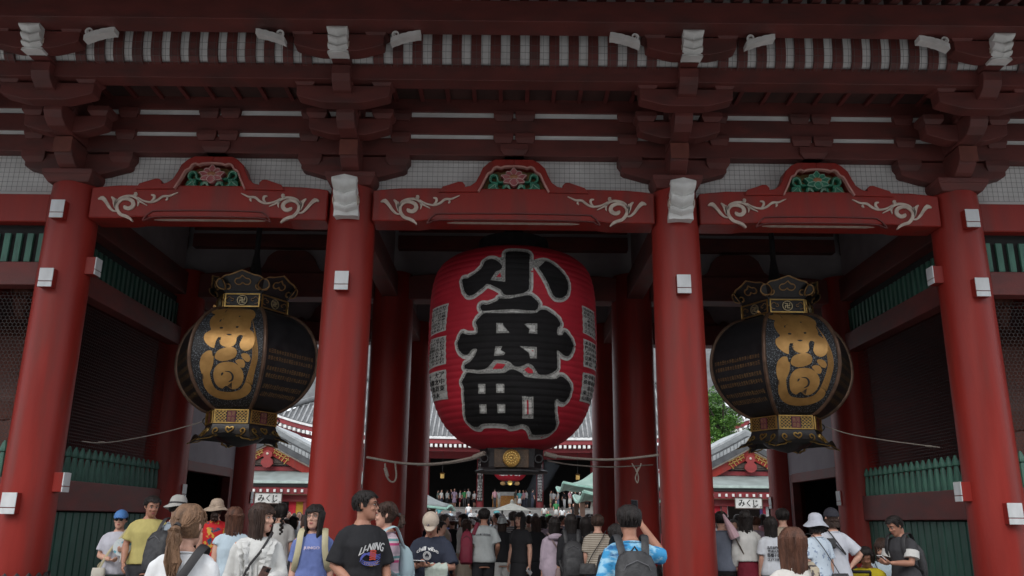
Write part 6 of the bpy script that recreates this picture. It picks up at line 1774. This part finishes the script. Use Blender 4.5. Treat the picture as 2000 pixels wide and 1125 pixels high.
# 10 girl in periwinkle tee
f = person('girl with straight black fringe, glasses and periwinkle tee, beige backpack straps', 617, 985, 8.4, face=8, hyaw=-14, hpitch=-3, fem=True, shirt=c_peri, loose=.032, sleeve=.8, trousers=c_ltjean, hair=h_black, style='long', hlen=.25, features=True, vox=NV, folds=.026)
spectacles(f); print_on(f, [('JUNGO', 0, 1.265, .15, .033, 0)], mat('print_pink', (.62, .50, .55), .8), bold=.01)
backpack(f, 'beige backpack of the girl in the periwinkle tee', strap_b, sm_=strap_b)
# 11 man in black tee
f = person('tall man with short black hair and glasses in black graphic tee, in profile', 713, 957, 7.5, face=34, hyaw=52, build=1.0, skin=skinB, shirt=c_black, loose=.04, sleeve=.95, trousers=c_navy, hair=h_black, style='short', features=True, vox=NV, folds=.024,
           arms={1: ((.26, .0, 1.09), (.17, -.18, .90)), -1: ((-.27, .02, 1.10), (-.10, -.24, .90))}, palm={1: (-.4, 0, -.6), -1: (.3, 0, 1)})
spectacles(f)
g = MB(); text_on(g, 'LI-NING', lambda u, v: tuple(f.front(-.085 + u * .21 + (v - .5) * .018, 1.205 + .03 * u + v * (.055 + .02 * abs(u - .5)) - .03 * (2 * u - 1) ** 2, .016)), .012); g.build('print', ink_w, f.shirt, fix=False)['kind'] = 'stuff'; print_on(f, [('FORSALE', .02, 1.095, .12, .028, -.012)], ink_y, bold=.02)
g = MB(); M_ = lambda u, v, w: tuple(f.front(u, v, .016 + w))
for a0, a1, r in ((.02, 1, 0), (0, 1, .012), (0, 1, .024)):
    g.stroke([(-.08, 1.13 + r), (-.05, 1.18 + r * .5), (.01, 1.20 - r), (.06, 1.18 - r), (.10, 1.19 - r)], [.002, .010, .012, .008, .002], 0, .002, M_); g.stroke([(-.07, 1.15 - r), (-.03, 1.13 - r), (.05, 1.13 - r), (.10, 1.16 - r * 2)], [.002, .007, .008, .002], 0, .002, M_)
g.build('print_swirl', ink_b, f.shirt)['kind'] = 'stuff'
g = MB()
for k in range(5): g.stroke([(-.005, 1.21 - k * .016), (.03, 1.217 - k * .016), (.05, 1.208 - k * .016)], .011, .003, .005, M_, smooth=2)
g.build('print_ball', ink_r, f.shirt)['kind'] = 'stuff'
g = MB(); e = f.A[1][1]; g.tube([(e[0] + .028 * math.cos(a), e[1] + .028 * math.sin(a), e[2] + .02) for a in [2 * PI * k / 12 for k in range(13)]], [(.010, .005)] * 13, 6, side=(0, 0, 1)); g.build('watch', strapm, f.root, smooth='auto')
# 12 striped tee woman
f = person('woman with tied back hair and striped lilac tee facing left, behind the tall man', 757, 980, 8.3, face=-55, hyaw=-32, hpitch=3, fem=True, skin=skinA, shirt=stripem('lilac_stripes', [(0, (.40, .30, .35)), (.35, (.42, .06, .16)), (.5, (.48, .42, .44)), (.6, (.12, .24, .25)), (.75, (.45, .36, .40)), (.85, (.35, .28, .32))], .155), loose=.03, sleeve=.75, skirt=c_ltjean, leg=.35, hair=h_brown, style='ponytail', hlen=.06, features=True, vox=.009,
           arms={1: ((.20, -.10, 1.10), (-.02, -.26, 1.07)), -1: ((-.19, -.10, 1.10), (-.05, -.27, 1.02))})
backpack(f, 'pale blue backpack on the woman in the striped lilac tee', clothm('bag_pale_blue', (.38, .50, .54)), w=.12, h=.34)
# 13 cap man
f = person('man in beige cap and black chill vibe tee bowed over his phone', 848, 996, 9.2, hat=1, face=-12, hyaw=8, hpitch=34, lean=.12, build=1.04, skin=skinB, shirt=c_navy, loose=.04, sleeve=.9, trousers=c_black, hair=h_black, style='short', vox=NV, folds=.026, features=True,
           arms={1: ((.30, -.06, 1.10), (.07, -.25, 1.12)), -1: ((-.29, -.06, 1.10), (-.07, -.25, 1.12))}, grip=(1.0, 1.0), palm={1: (-.3, -.1, 1), -1: (.3, -.1, 1)})
hc = cap_hat(f, mat('cap_beige', (.47, .39, .31), .8, (.40, .33, .27), 30, coord='o'))
g = MB(); text_on(g, 'LA', lambda u, v: (-.026 + u * .03, -.108 - .004 * v + .006, .045 + v * .034), .06); f.hput(g, 'cap_badge', ink_db, hc)
print_on(f, [('chill vibe', 0, 1.275, .24, .042, .035)], ink_w, bold=.012)
g = MB(); M_ = lambda u, v, w: tuple(f.front(u, v, .016 + w))
for r in (.042, .03): g.stroke([(r * math.cos(a), 1.22 + r * math.sin(a)) for a in [2 * PI * k / 20 for k in range(21)]], .007, 0, .002, M_, smooth=0)
for q in (-1, 1): g.stroke([(q * .012, 1.23), (q * .018, 1.23)], .008, 0, .002, M_, smooth=0)
g.stroke([(-.015, 1.21), (0, 1.203), (.015, 1.21)], .005, 0, .002, M_, smooth=1); g.build('print_face', ink_w, f.shirt)['kind'] = 'stuff'
phone(f, 'white phone held in both hands by the man in the beige cap', (-.05, -.36, 1.165), (0, -.35, -1), (-1, -.1, .05), phone_w)
g = MB(); e = f.A[1][1]; g.tube([tuple(f.upper(Vector((e[0] + .02 + .02 * math.cos(a), e[1] + .03, e[2] + .027 * math.sin(a))))) for a in [2 * PI * k / 12 for k in range(13)]], .0035, 5); g.build('red_wristband', mat('red_cord', (.5, .02, .02), .7), f.root)
t = thing('folded_jacket', 'crumpled pale green jacket hanging over the arm of the man in the beige cap', 'jacket', tuple(f.root.location), f.root.rotation_euler.z); t.scale = f.root.scale
g = MB()
for k in range(9): g.tube([(.02 + .025 * k, -.24, 1.13 + .01 * (k % 3)), (.03 + .026 * k, -.29 - .01 * (k % 2), 1.10), (.03 + .024 * k, -.27, 1.0 - .02 * (k % 4)), (.06 + .012 * k, -.25, .93 + .03 * (k % 3))], [(.02, .012), (.03, .018), (.028, .02), (.01, .01)], 7)
jk = g.build('jacket_cloth', clothm('pale_green', (.46, .52, .46)), t); soft(jk, .012, 2, .012)
g = MB(); g.tube([(.15, -.27, 1.02), (.19, -.29, .93), (.22, -.29, .90), (.22, -.28, .96), (.17, -.26, 1.03)], [(.010, .003)] * 5, 6); g.build('jacket_cord', c_offw, t)
# 14 court legend man
f = person('man in pale grey court legend tee seen from behind, middle of the crowd', 946, 992, 14.2, face=178, build=1.0, skin=skinB, shirt=c_ltgrey, loose=.035, sleeve=.85, trousers=c_black, hair=h_black, style='short', vox=.011,
           arms={-1: ((-.27, .02, 1.12), (-.20, -.14, .98))})
print_on(f, [('COURT LEGEND', 0, 1.275, .23, .026, .012)], ink_k, k=1, bold=.008)
t = backpack(f, 'burgundy backpack slung on the left shoulder of the man in the grey tee', bag_wine, w=.10, h=.50, dx=.26, dy=-.06, z=1.08, one=1)
# 15 bucket hat woman
f = person('woman in pale bucket hat, black top and wide cream trousers, back to camera', 981, 1009, 15.7, hat=1, face=185, fem=True, shirt=c_black, trousers=c_beige if False else c_offw, leg='wide', hair=h_brown, style='long', hlen=.3, sleeve=1.3)
brim_hat(f, c_ltgrey, .12, .05)
# 16 striped tee
f = person('person in black and white striped tee and black trousers, back to camera', 1001, 998, 16.2, face=180, shirt=stripem('bw_stripes', [(0, (.03, .03, .035)), (.5, (.42, .42, .42))], .034), trousers=c_black, hair=h_grey, style='short', sleeve=.85, xoff=.02, folds=.012)
# 17 woman looking back
f = person('woman in black dress looking back over her shoulder with glasses, white phone in hand', 1016, 1000, 14.6, face=-30, hyaw=-5, fem=True, shirt=c_black, sleeve=.7, skirt=c_black, leg=.40, hair=h_black, style='long', hlen=.32, features=True, vox=.010,
           arms={1: ((.23, .0, 1.10), (.22, -.06, .84))})
spectacles(f); phone(f, 'white phone hanging in the hand of the woman looking back', (.23, -.09, .74), (-1, .2, .2), (.3, -.7, .4), phone_w)
# 18
f = person('woman with dark hair and long black coat dress beside the woman looking back', 1046, 1008, 15.8, face=170, hyaw=-50, fem=True, shirt=c_black, sleeve=1.2, skirt=c_black, leg=.5, hair=h_brown, style='long', hlen=.3, features=True)
# 19 lavender
f = person('woman with long dark hair in lavender hooded top, back to camera, jeans', 1083, 1010, 12.8, face=190, fem=True, shirt=c_lav, loose=.045, sleeve=1.8, hem=.80, trousers=c_jean, hair=h_black, style='long', hlen=.30, vox=.010, folds=.03)
g = MB(); g.tube([f.upper(Vector((.11 * math.cos(a), .07 + .07 * math.sin(a), 1.38 + .02 * math.sin(a)))) for a in [PI * k / 10 for k in range(11)]], [.02, .03, .04, .045, .05, .05, .05, .045, .04, .03, .02], 8); g.build('hood', c_lav, f.shirt, smooth='auto')
sling(f, 'round mauve leather bag on the woman in the lavender top', bag_brown, bag_brown, side=-1, front=False, zb=.86, w=.15, h=.26, round_=True, strap_w=.012, by=.20, bx=-.10)
# 20 21
f = person('woman with long black hair and big black backpack right of the lavender top', 1115, 1004, 12.6, face=184, fem=True, shirt=c_black, sleeve=1.6, trousers=c_black, hair=h_black, style='long', hlen=.33)
backpack(f, 'large black backpack right of the lavender top', bag_black, w=.16, h=.52, z=1.05)
f = person('second long haired woman in black with smaller backpack, left of the striped shirt', 1143, 1010, 13.1, face=176, fem=True, shirt=c_black, sleeve=1.6, skirt=c_black, leg=.55, hair=h_black, style='long', hlen=.40)
backpack(f, 'small black backpack left of the tan striped shirt', bag_black, w=.13, h=.36, z=1.02)
# 22
f = person('person with short hair in tan and cream striped shirt and jeans, back to camera', 1167, 1004, 12.4, face=172, shirt=stripem('tan_stripes', [(0, (.22, .18, .14)), (.5, (.42, .38, .32))], .030), sleeve=.8, loose=.035, trousers=c_jean, hair=h_brown, style='short', folds=.014)
sling(f, 'thin black strap bag over the tan striped shirt', bag_black, strapm, side=1, front=False, strap_w=.007)
# 23
f = person('person in black tee half hidden behind the man in the blue patterned shirt', 1204, 1022, 8.6, face=180, shirt=c_black, trousers=c_black, hair=h_black, style='short', sleeve=.8)
# 24 blue shirt man
f = person('man in bright blue patterned shirt raising a phone to photograph the gate', 1228, 985, 6.6, face=184, build=1.0, skin=skinB, shirt=c_wave, loose=.022, sleeve=.9, trousers=c_char, hair=h_black, style='short', vox=NV, folds=.02,
           arms={-1: ((-.33, -.08, 1.30), (-.17, -.30, 1.53)), 1: ((.26, .03, 1.10), (.24, -.08, .88))}, grip=(.7, .4), palm={-1: (1, .1, .1)})
backpack(f, 'black backpack on the man in the blue patterned shirt', bag_black, w=.165, h=.50, z=1.10)
phone(f, 'black phone held up high by the man in the blue patterned shirt', (-.125, -.36, 1.66), (.85, .5, -.12), (0, .1, 1))
# right passage
f = person('man in slate vest tee and black trousers beside the right middle column', 1407, 998, 12.6, face=170, shirt=clothm('slate', (.16, .18, .23)), trousers=c_black, hair=h_black, style='short', sleeve=.5)
um = thing('folded_umbrella', 'half folded pale pink parasol carried by the right middle column', 'umbrella', (P(1422, 1020, 0.6).x, .6, 0))
a_ = P(1412, 1004, .6) - um.location; b_2 = P(1436, 1050, .6) - um.location
g = MB(); g.tube([a_, a_.lerp(b_2, .35), a_.lerp(b_2, .8), b_2], [.012, .04, .07, .075], 10); g.build('umbrella_canopy', mat('umbrella_pink', (.55, .36, .40), .7), um, smooth='auto')
g = MB(); g.tube([a_ + (a_ - b_2) * .15, b_2 + (b_2 - a_) * .9], .010, 6); g.build('umbrella_stick', brown, um)
f = person('woman with long black hair, pale long sleeved top and wine red skirt', 1455, 997, 12.5, face=178, fem=True, shirt=c_offw, sleeve=1.7, loose=.03, hem=1.0, skirt=c_wine, leg=.25, hair=h_black, style='wavy', hlen=.32, vox=.011)
f = person('woman with black bob in white tee with black block writing on the back', 1504, 1009, 12.3, face=178, fem=True, shirt=clothm('bluish_white', (.60, .63, .68)), sleeve=.8, loose=.035, trousers=c_jean, hair=h_black, style='bob', hlen=.17, vox=.011)
print_on(f, [('浅草雷門仲見', 0, 1.235, .22, .042, 0), ('世通人形焼', 0, 1.19, .20, .036, 0), ('祭囃子東京', 0, 1.125, .22, .055, 0), ('江戸下町人', 0, 1.07, .22, .042, 0)], ink_k, k=1, bold=.01)
f = person('man in cream shirt with short dark hair in front of the rear right column', 1527, 992, 13.2, face=170, shirt=c_beige, trousers=c_char, hair=h_black, style='short', sleeve=.9)
f = person('child with chestnut bob in cream top seen from behind, foreground right', 1546, 1030, 5.5, face=180, fem=True, shirt=clothm('cream', (.62, .60, .56)), loose=.03, sleeve=.8, trousers=c_jean, hair=h_dye, style='bob', hlen=.20, vox=NV)
g = MB(); g.tube([f.upper(Vector(p)) for p in ((-.10, .14, 1.30), (-.115, .08, 1.42), (-.11, .0, 1.455), (-.105, -.08, 1.41))], [(.03, .008)] * 4, 8, side=(1, 0, 0)); g.build('patterned_strap', mat('strap_camouflage', (.35, .30, .22), .8, (.06, .05, .05), 20, coord='o', contrast=(.45, .5)), f.root, smooth='auto')
f = person('woman in pale bucket hat and green face mask, light blue printed tee', 1590, 1003, 10.4, hat=1, face=200, hyaw=-55, fem=True, shirt=c_dotb, loose=.03, sleeve=.75, trousers=clothm('denim_blue', (.10, .17, .26)), hair=h_black, style='bob', hlen=.10, vox=.011, features=True)
brim_hat(f, clothm('hat_lilac_grey', (.46, .48, .54)), .16, .08)
g = MB(); g.ell((0, -.088, -.050), (.052, .032, .046), 12, 8); f.hput(g, 'face_mask', mat('mask_green', (.18, .45, .22), .8, (.42, .55, .35), 25, coord='o'))
sling(f, 'thin dark strap bag over the light blue printed tee', bag_black, strapm, side=-1, front=False, strap_w=.007)
f = person('woman in black cap and white tee with hand on hip, gingham shorts', 1622, 993, 10.9, hat=1, face=188, hyaw=-10, fem=True, shirt=clothm('white_tee', (.58, .60, .66)), loose=.04, sleeve=.8, trousers=c_gingham, leg='shorts', hair=h_brown, style='bob', hlen=.10, vox=.011,
           arms={-1: ((-.36, .06, 1.14), (-.19, .04, 1.02))})
cap_hat(f, mat('cap_black', (.02, .02, .03), .8))
sling(f, 'black phone strap and pouch across the back of the woman with hand on hip', bag_black, strapm, side=-1, front=False, strap_w=.009, w=.05, h=.12, bx=.11, by=.15, zb=1.28)
# bench with the two sitting
bn = thing('low_bench', 'low dark bench along the right green boards under the sitting pair', 'bench', (5.45, .05, 0), 0)
box('bench_top', brown_w, bn, -.9, .35, -.22, .22, .40, .45)
for x in (-.8, .25): box('bench_leg', brown_w, bn, x - .04, x + .04, -.2, .2, 0, .40)
f = person('curly haired child in yellow tee sitting bent forward by the right screen', 1690, 1056, 11.4, face=-25, hpitch=25, lean=.35, sit=True, shirt=c_fyel, trousers=c_black, hair=h_black, style='wavy', hlen=.06, skin=skinB, sleeve=.7, arms={1: ((.22, -.15, 1.12), (.12, -.36, 1.05)), -1: ((-.22, -.15, 1.12), (-.12, -.36, 1.05))})
f = person('woman with long dark hair in pale blue tee sitting on the bench, looking down', 1722, 1046, 11.7, face=-35, hpitch=18, fem=True, sit=True, shirt=c_pblue, skirt=None, trousers=c_floralw, hair=h_brown, style='long', hlen=.24, sleeve=.7, features=True, arms={1: ((.22, -.10, 1.12), (.05, -.32, 1.02)), -1: ((-.22, -.10, 1.12), (-.05, -.34, 1.04))})
sling(f, 'thin black strap bag of the sitting woman in pale blue', bag_black, strapm, side=1, strap_w=.006)
f = person('young man in black tee with white sleeve reading his phone by the right green boards', 1757, 1004, 10.9, face=-62, hyaw=-14, hpitch=26, lean=.08, shirt=c_char, sleeve=.7, loose=.03, trousers=c_black, hair=h_black, style='short', skin=skinB, features=True, vox=.010,
           arms={1: ((.22, -.10, 1.10), (.06, -.32, 1.10)), -1: ((-.22, -.08, 1.10), (-.05, -.32, 1.10))}, grip=(.9, .9), palm={1: (-.2, 0, 1), -1: (.2, 0, 1)})
for q in (-1, 1):
    e = Vector(f.A[q][0]); S = Vector((q * f.shx, .005, 1.365)); g = MB(); g.tube([f.upper(S.lerp(e, .45)), f.upper(S.lerp(e, .78))], [.088, .090], 12); g.build('white_sleeve_band', c_offw, f.shirt, smooth='auto')
backpack(f, 'black backpack on the young man by the right green boards', bag_black)
phone(f, 'white phone read by the young man by the right green boards', (.0, -.40, 1.15), (0, .5, .8), (0, -.8, .5), phone_w)
# dark pushchair frame beside the sitting pair
pc_ = thing('pushchair', 'black folding pushchair standing left of the sitting pair', 'pushchair', (P(1662, 1100, -.4).x, -.4, 0))
g = MB(); g.tube([(-.2, .2, .1), (-.15, -.1, .55), (-.12, -.3, .95)], .014, 7); g.tube([(.2, .2, .1), (.15, -.1, .55), (.12, -.3, .95)], .014, 7); g.tube([(-.12, -.3, .95), (.12, -.3, .95)], .02, 8); g.tube([(-.2, -.25, .1), (-.15, .1, .6)], .014, 7); g.tube([(.2, -.25, .1), (.15, .1, .6)], .014, 7); g.build('frame', strapm, pc_, smooth='auto')
g = MB(); g.box(-.15, .15, -.05, .2, .38, .44); g.box(-.15, .15, -.12, -.06, .40, .85); g.build('seat', bag_black, pc_, bevel=.02)
for x in (-.2, .2):
    for y in (.2, -.25): g = MB(); g.tube([(x - .015, y, .08), (x + .015, y, .08)], .08, 14); g.build('wheel', strapm, pc_, smooth='auto')

# guardian statues in the end bays (built like the figures, at statue size)
for sx_, lab in ((-1, 'dark red wooden guardian statue behind the netting, left end bay'), (1, 'dark red wooden guardian statue behind the netting, right end bay')):
    gw = mat('statue_wood', (.20, .065, .045), .6, (.10, .04, .03), 3, coord='o', bump=.3)
    f = person(lab, 1000, 900, 14, face=0, build=1.5, shirt=None, trousers=None, skirt=gw, leg=.3, hair=gw, style='short', skin=gw, vox=.012, features=False, shoes=gw, arms={1: ((.34, -.05, 1.25), (.30, -.15, 1.55)), -1: ((-.34, 0, 1.12), (-.30, -.12, .92))})
    f.root.name = 'guardian_statue'; f.root['category'] = 'statue'; f.root.location = (sx_ * 8.35, 2.2, .9); f.root.scale = (2.7, 2.7, 2.7)
# ---- the middle distance: archetypes repeated with other clothes
print_cols = [c_white, c_offw, c_black, c_navy, c_pblue, c_ltgrey, c_pink, c_beige, c_char, c_jean, c_wine, c_grn, c_fyel, c_lav]
names = {'cloth_white': 'white', 'cloth_offwhite': 'off-white', 'cloth_black': 'black', 'cloth_navy': 'navy', 'cloth_pale_blue': 'pale blue', 'cloth_light_grey': 'light grey', 'cloth_pink': 'pink', 'cloth_beige': 'beige', 'cloth_charcoal': 'charcoal', 'cloth_jeans': 'denim blue', 'cloth_wine': 'wine red', 'cloth_grey_green': 'grey green', 'cloth_yellow': 'yellow', 'cloth_lavender': 'lavender'}
rng = random.Random(11)
arch = []
for i, kw in enumerate((dict(fem=False, style='short', trousers=c_black, shirt=c_white), dict(fem=True, style='long', skirt=c_black, leg=.4, shirt=c_white), dict(fem=False, style='short', trousers=c_black, leg='shorts', shirt=c_white, build=1.12), dict(fem=True, style='bob', trousers=c_black, shirt=c_white, sleeve=.7))):
    arch.append(person('visitor', 915 + 20 * i, 1003, 19 + i, face=180, hair=h_black, vox=.02, **kw))
bake()
used = [0] * 4
def recolor(root, sh, lo, hairm_):
    for ch in root.children:
        nm = ch.name.split('.')[0]
        m = {'shirt': sh, 'trousers': lo, 'shorts': lo, 'skirt': lo, 'hair': hairm_}.get(nm)
        if m:
            ch.material_slots[0].link = 'OBJECT'; ch.material_slots[0].material = m
            for g2 in ch.children: g2.material_slots[0].link = 'OBJECT'; g2.material_slots[0].material = m
spots = [(868, 1004, 17), (886, 1012, 20), (862, 1018, 15.5), (905, 1003, 18.5), (928, 1010, 22), (1060, 1008, 19), (1098, 1006, 23), (1130, 1010, 18), (1150, 1003, 25), (968, 1010, 21), (1035, 1012, 25), (1155, 1012, 17), (875, 1005, 24),
         (500, 1008, 17), (530, 1012, 20), (575, 1008, 18), (560, 1012, 23), (595, 1010, 21), (1420, 1010, 18), (1440, 1005, 21), (1475, 1008, 17), (1490, 1004, 22), (1432, 1014, 15.5), (1118, 1010, 29), (1010, 1008, 27), (940, 1006, 28), (900, 1009, 30), (1080, 1009, 31), (1075, 1006, 17.5), (912, 1014, 16.5), (1048, 1013, 17)]
hairn = {h_black.name: 'black hair', h_brown.name: 'dark brown hair', h_dye.name: 'chestnut hair', h_grey.name: 'grey hair'}
facen = {0: 'facing the camera', 180: 'seen from behind', 90: 'turned right', -90: 'turned left'}
for i, (px, pt, D) in enumerate(spots):
    k = i % 4; sh = rng.choice(print_cols); lo = rng.choice([c_black, c_jean, c_char, c_offw, c_beige, c_navy]); hm_ = rng.choice([h_black, h_brown, h_dye, h_grey, h_black])
    r = arch[k].root if not used[k] else dup(arch[k].root); used[k] = 1
    Y = D + CAM.y; p = P(px, pt, Y); s = max(.86, min(1.04, p.z / 1.692)); fc = rng.choice([180, 180, 0, 90, -90])
    r.location = (p.x, Y, 0); r.scale = (s, s, s); r.rotation_euler = (0, 0, R(fc + rng.uniform(-25, 25)))
    recolor(r, sh, lo, hm_)
    zone = 'left of the lantern base' if 830 < px < 960 else 'below the lantern base' if px < 1050 and px > 900 else 'right of the lantern base' if 1049 < px < 1200 else 'before the left booth' if px < 700 else 'before the right booth'
    r['label'] = '%s in %s, %s, %s' % (hairn[hm_.name].replace(' hair', '-haired visitor').replace('dark brown', 'brown'), names[sh.name], facen[fc], zone)
    r['group'] = 'visitors in the courtyard behind the gate'; r['category'] = 'person'

# ---- far visitors: light one-piece figures
def far_mesh(kind, detail=8):
    m = MB(); sg = detail
    m.mi = 3
    if kind == 'trousers': m.tube([(-.08, 0, .92), (-.09, -.01, .48), (-.09, .02, .04)], [.10, .07, .055], sg); m.tube([(.08, 0, .92), (.09, .02, .48), (.09, .06, .04)], [.10, .07, .055], sg)
    elif kind == 'skirt': m.tube([(0, 0, .98), (0, 0, .75), (0, 0, .42)], [(.14, .11), (.18, .14), (.22, .18)], sg + 4, side=(1, 0, 0))
    else: m.tube([(-.08, 0, .92), (-.10, -.01, .52)], [.10, .10], sg); m.tube([(.08, 0, .92), (.10, .01, .52)], [.10, .10], sg)
    m.mi = 1
    if kind != 'trousers':
        for q in (-1, 1): m.tube([(q * .09, .01, .54), (q * .09, .02, .28), (q * .09, .02, .05)], [.055, .052, .036], sg); 
    for q in (-1, 1): m.tube([(q * .23, .0, 1.18), (q * .24, -.04, 1.02), (q * .23, -.09, .86), (q * .23, -.10, .78)], [.04, .036, .028, .03], sg)
    m.tube([(0, .01, 1.38), (0, .0, 1.5)], .05, sg); m.ell((0, -.012, 1.57), (.072, .088, .108), sg + 2, 8); m.ell((0, -.10, 1.555), (.012, .014, .018), 6, 4)
    m.mi = 2
    loft(m, [(.88, .165, .12, 0, 0), (1.08, .15, .11, 0, 0), (1.28, .175, .118, 0, 0), (1.37, .15, .09, 0, 0), (1.42, .07, .06, 0, .01)], sg + 4)
    for q in (-1, 1): m.tube([(q * .15, 0, 1.37), (q * .20, 0, 1.30), (q * .235, .0, 1.14)], [.06, .062, .06], sg)
    m.mi = 0
    m.ell((0, .018, 1.595), (.083, .092, .105), sg + 2, 8)
    if kind == 'skirt': m.tube([(0, .07, 1.6), (0, .09, 1.45), (0, .09, 1.28)], [(.08, .04), (.09, .04), (.05, .02)], sg, side=(1, 0, 0))
    m.mi = 3
    for q in (-1, 1): m.tube([(q * .09, .06, .03), (q * .09, -.12, .025)], [.04, .035], sg)
    me = m.mesh('person', [h_black, skinA, c_white, c_black], True, False); return me
far_me = {k: far_mesh(k) for k in ('trousers', 'skirt', 'shorts')}
hatw = MB().lathe([(1.60, .17), (1.63, .10), (1.70, .085), (1.73, .0)], seg=12).mesh('hat', c_offw, True)
def far(x, y, z, rz, H, kind, sh, lo, hr_m, label, group, hatm=None):
    o = bpy.data.objects.new('person', far_me[kind]); COL.objects.link(o)
    o.location = (x, y, z); o.rotation_euler = (0, 0, rz); s = H / 1.70; o.scale = (s, s, s)
    for i, m in ((0, hr_m), (2, sh), (3, lo)):
        o.material_slots[i].link = 'OBJECT'; o.material_slots[i].material = m
    o['label'] = label; o['category'] = 'person'; o['group'] = group
    if hatm:
        h = inst('hat', hatw, o); h.material_slots[0].link = 'OBJECT'; h.material_slots[0].material = hatm
    return o
light = [c_white, c_white, c_offw, c_ltgrey, c_pblue, c_white, c_pink, c_beige, c_fyel, c_wine, c_black, c_navy, c_char, c_lav, c_peri, c_grn]
seen = set()
KD = {'trousers': 'trousers', 'skirt': 'skirt', 'shorts': 'shorts'}
names.setdefault('cloth_khaki', 'khaki'); names.setdefault('cloth_periwinkle', 'periwinkle')
def roll(lows, where, hats=True):
    for _ in range(60):
        sh = rng.choice(light); lo = rng.choice(lows); kd = rng.choice(['trousers', 'skirt', 'shorts', 'trousers']); hz_ = rng.choice([None, None, None, c_offw, c_white, c_navy]) if hats else None
        lb = 'visitor, %s top, %s %s%s, %s' % (names[sh.name], names[lo.name], KD[kd], ', %s hat' % names[hz_.name] if hz_ else '', where)
        if lb not in seen: break
    seen.add(lb); return sh, lo, kd, hz_, lb
for i in range(230):
    D = 19 + 51 * rng.random() ** .9
    px = rng.uniform(838, 1166); Y = D + CAM.y
    x = P(px, 1005, Y).x
    if 41 < Y < 43.5 and abs(x) < 1.6: continue
    where = ('left' if px < 945 else 'right' if px > 1057 else 'middle') + ' of court ' + ('near the steps' if D > 55 else 'by the incense burner' if D > 42 else 'behind the gate')
    sh, lo, kd, hz_, lb = roll([c_black, c_jean, c_char, c_offw, c_navy, c_khaki], where)
    far(x, Y, 0, R(rng.choice([0, 180, 180, 90, -90]) + rng.uniform(-30, 30)), rng.uniform(1.5, 1.78), kd, sh, lo, rng.choice([h_black, h_black, h_brown, h_dye]), lb, 'far crowd in the court', hz_)
for side_ in (0, 1):
    for i in range(26):
        D = 22 + 13 * rng.random(); px = rng.uniform(488, 606) if side_ == 0 else rng.uniform(1396, 1512); Y = D + CAM.y
        sh, lo, kd, hz_, lb = roll([c_black, c_jean, c_char, c_offw], 'before the %s fortune booth' % ('left' if not side_ else 'right'), False)
        far(P(px, 1005, Y).x, Y, 0, rng.uniform(0, 6.28), rng.uniform(1.5, 1.76), kd, sh, lo, rng.choice([h_black, h_brown]), lb, 'visitors before the fortune booths')
# on the hall's stairs and terrace: places read from the photograph
c_kimono = clothm('kimono_lilac', (.42, .32, .44)); c_green = clothm('green', (.05, .22, .08)); c_teal = clothm('teal', (.10, .30, .32)); c_orange = clothm('orange', (.60, .32, .03))
names.update({'cloth_kimono_lilac': 'lilac', 'cloth_green': 'green', 'cloth_teal': 'teal', 'cloth_orange': 'orange', 'cloth_periwinkle': 'periwinkle'})
for px, kd, sh, lo in ((851, 'trousers', c_grn, c_char), (870, 'trousers', c_ltgrey, c_black), (877, 'skirt', c_black, c_black), (884, 'skirt', c_kimono, c_kimono), (895, 'shorts', c_white, c_wine), (906, 'trousers', c_green, c_char), (914, 'trousers', c_ltgrey, c_black), (924, 'shorts', c_white, c_black),
                       (966, 'trousers', c_pink, c_char), (974, 'trousers', c_ltgrey, c_beige), (1007, 'trousers', c_olive, c_beige), (1015, 'skirt', c_teal, c_white), (1023, 'trousers', c_pink, c_navy), (1029, 'trousers', c_white, c_navy), (1040, 'trousers', c_navy, c_navy), (1083, 'trousers', c_white, c_char), (1091, 'trousers', c_ltgrey, c_jean), (1106, 'trousers', c_black, c_white), (1113, 'skirt', c_pink, c_offw), (1124, 'trousers', c_black, c_black), (1132, 'shorts', c_white, c_black), (1139, 'trousers', c_lav, c_khaki), (1148, 'skirt', c_orange, c_black), (861, 'skirt', c_offw, c_navy), (1078, 'shorts', c_ltgrey, c_khaki)):
    nm_ = 'visitor in %s top and %s %s atop the steps, %s hall lantern' % (names.get(sh.name, 'olive'), names.get(lo.name, 'khaki'), KD[kd], 'left of' if px < 960 else 'right of' if px > 1040 else 'below')
    if nm_ in seen: nm_ = nm_.replace('visitor', 'other visitor'); 
    seen.add(nm_)
    far(P(px, 985, HY + 3.9).x, HY + 3.6 + rng.random() * 3.5, FZ, rng.uniform(0, 6.28), rng.uniform(1.52, 1.75), kd, sh, lo, h_black, nm_, 'visitors at the top of the hall steps')
for px, k in ((970, 5), (1063, 7), (1071, 4), (1086, 9), (1098, 6), (1130, 3), (1142, 2), (880, 4), (899, 2), (930, 3), (1010, 2), (858, 6), (915, 7), (950, 4), (1035, 3), (1110, 4), (1120, 8)):
    y = HY - 2.0 + k * .38; z = FZ * (k + 1) / (NST + 1)
    for _ in range(40):
        sh = rng.choice([c_white, c_pblue, c_green, c_white, c_offw, c_black, c_teal]); lo = rng.choice([c_black, c_offw, c_jean]); kd = rng.choice(['trousers', 'skirt', 'shorts'])
        nm_ = 'far visitor, %s top, %s %s, on the %s hall steps, %s' % (names[sh.name], names[lo.name], KD[kd], ['lowest', 'lower', 'lower', 'middle', 'middle', 'upper', 'upper', 'upper', 'topmost', 'topmost'][k], 'left half' if px < 1000 else 'right half')
        if nm_ not in seen: break
    seen.add(nm_)
    far(P(px, 1000, y).x, y, z, rng.choice([0, PI]), rng.uniform(1.5, 1.72), kd, sh, lo, h_black, nm_, 'visitors on the hall steps')
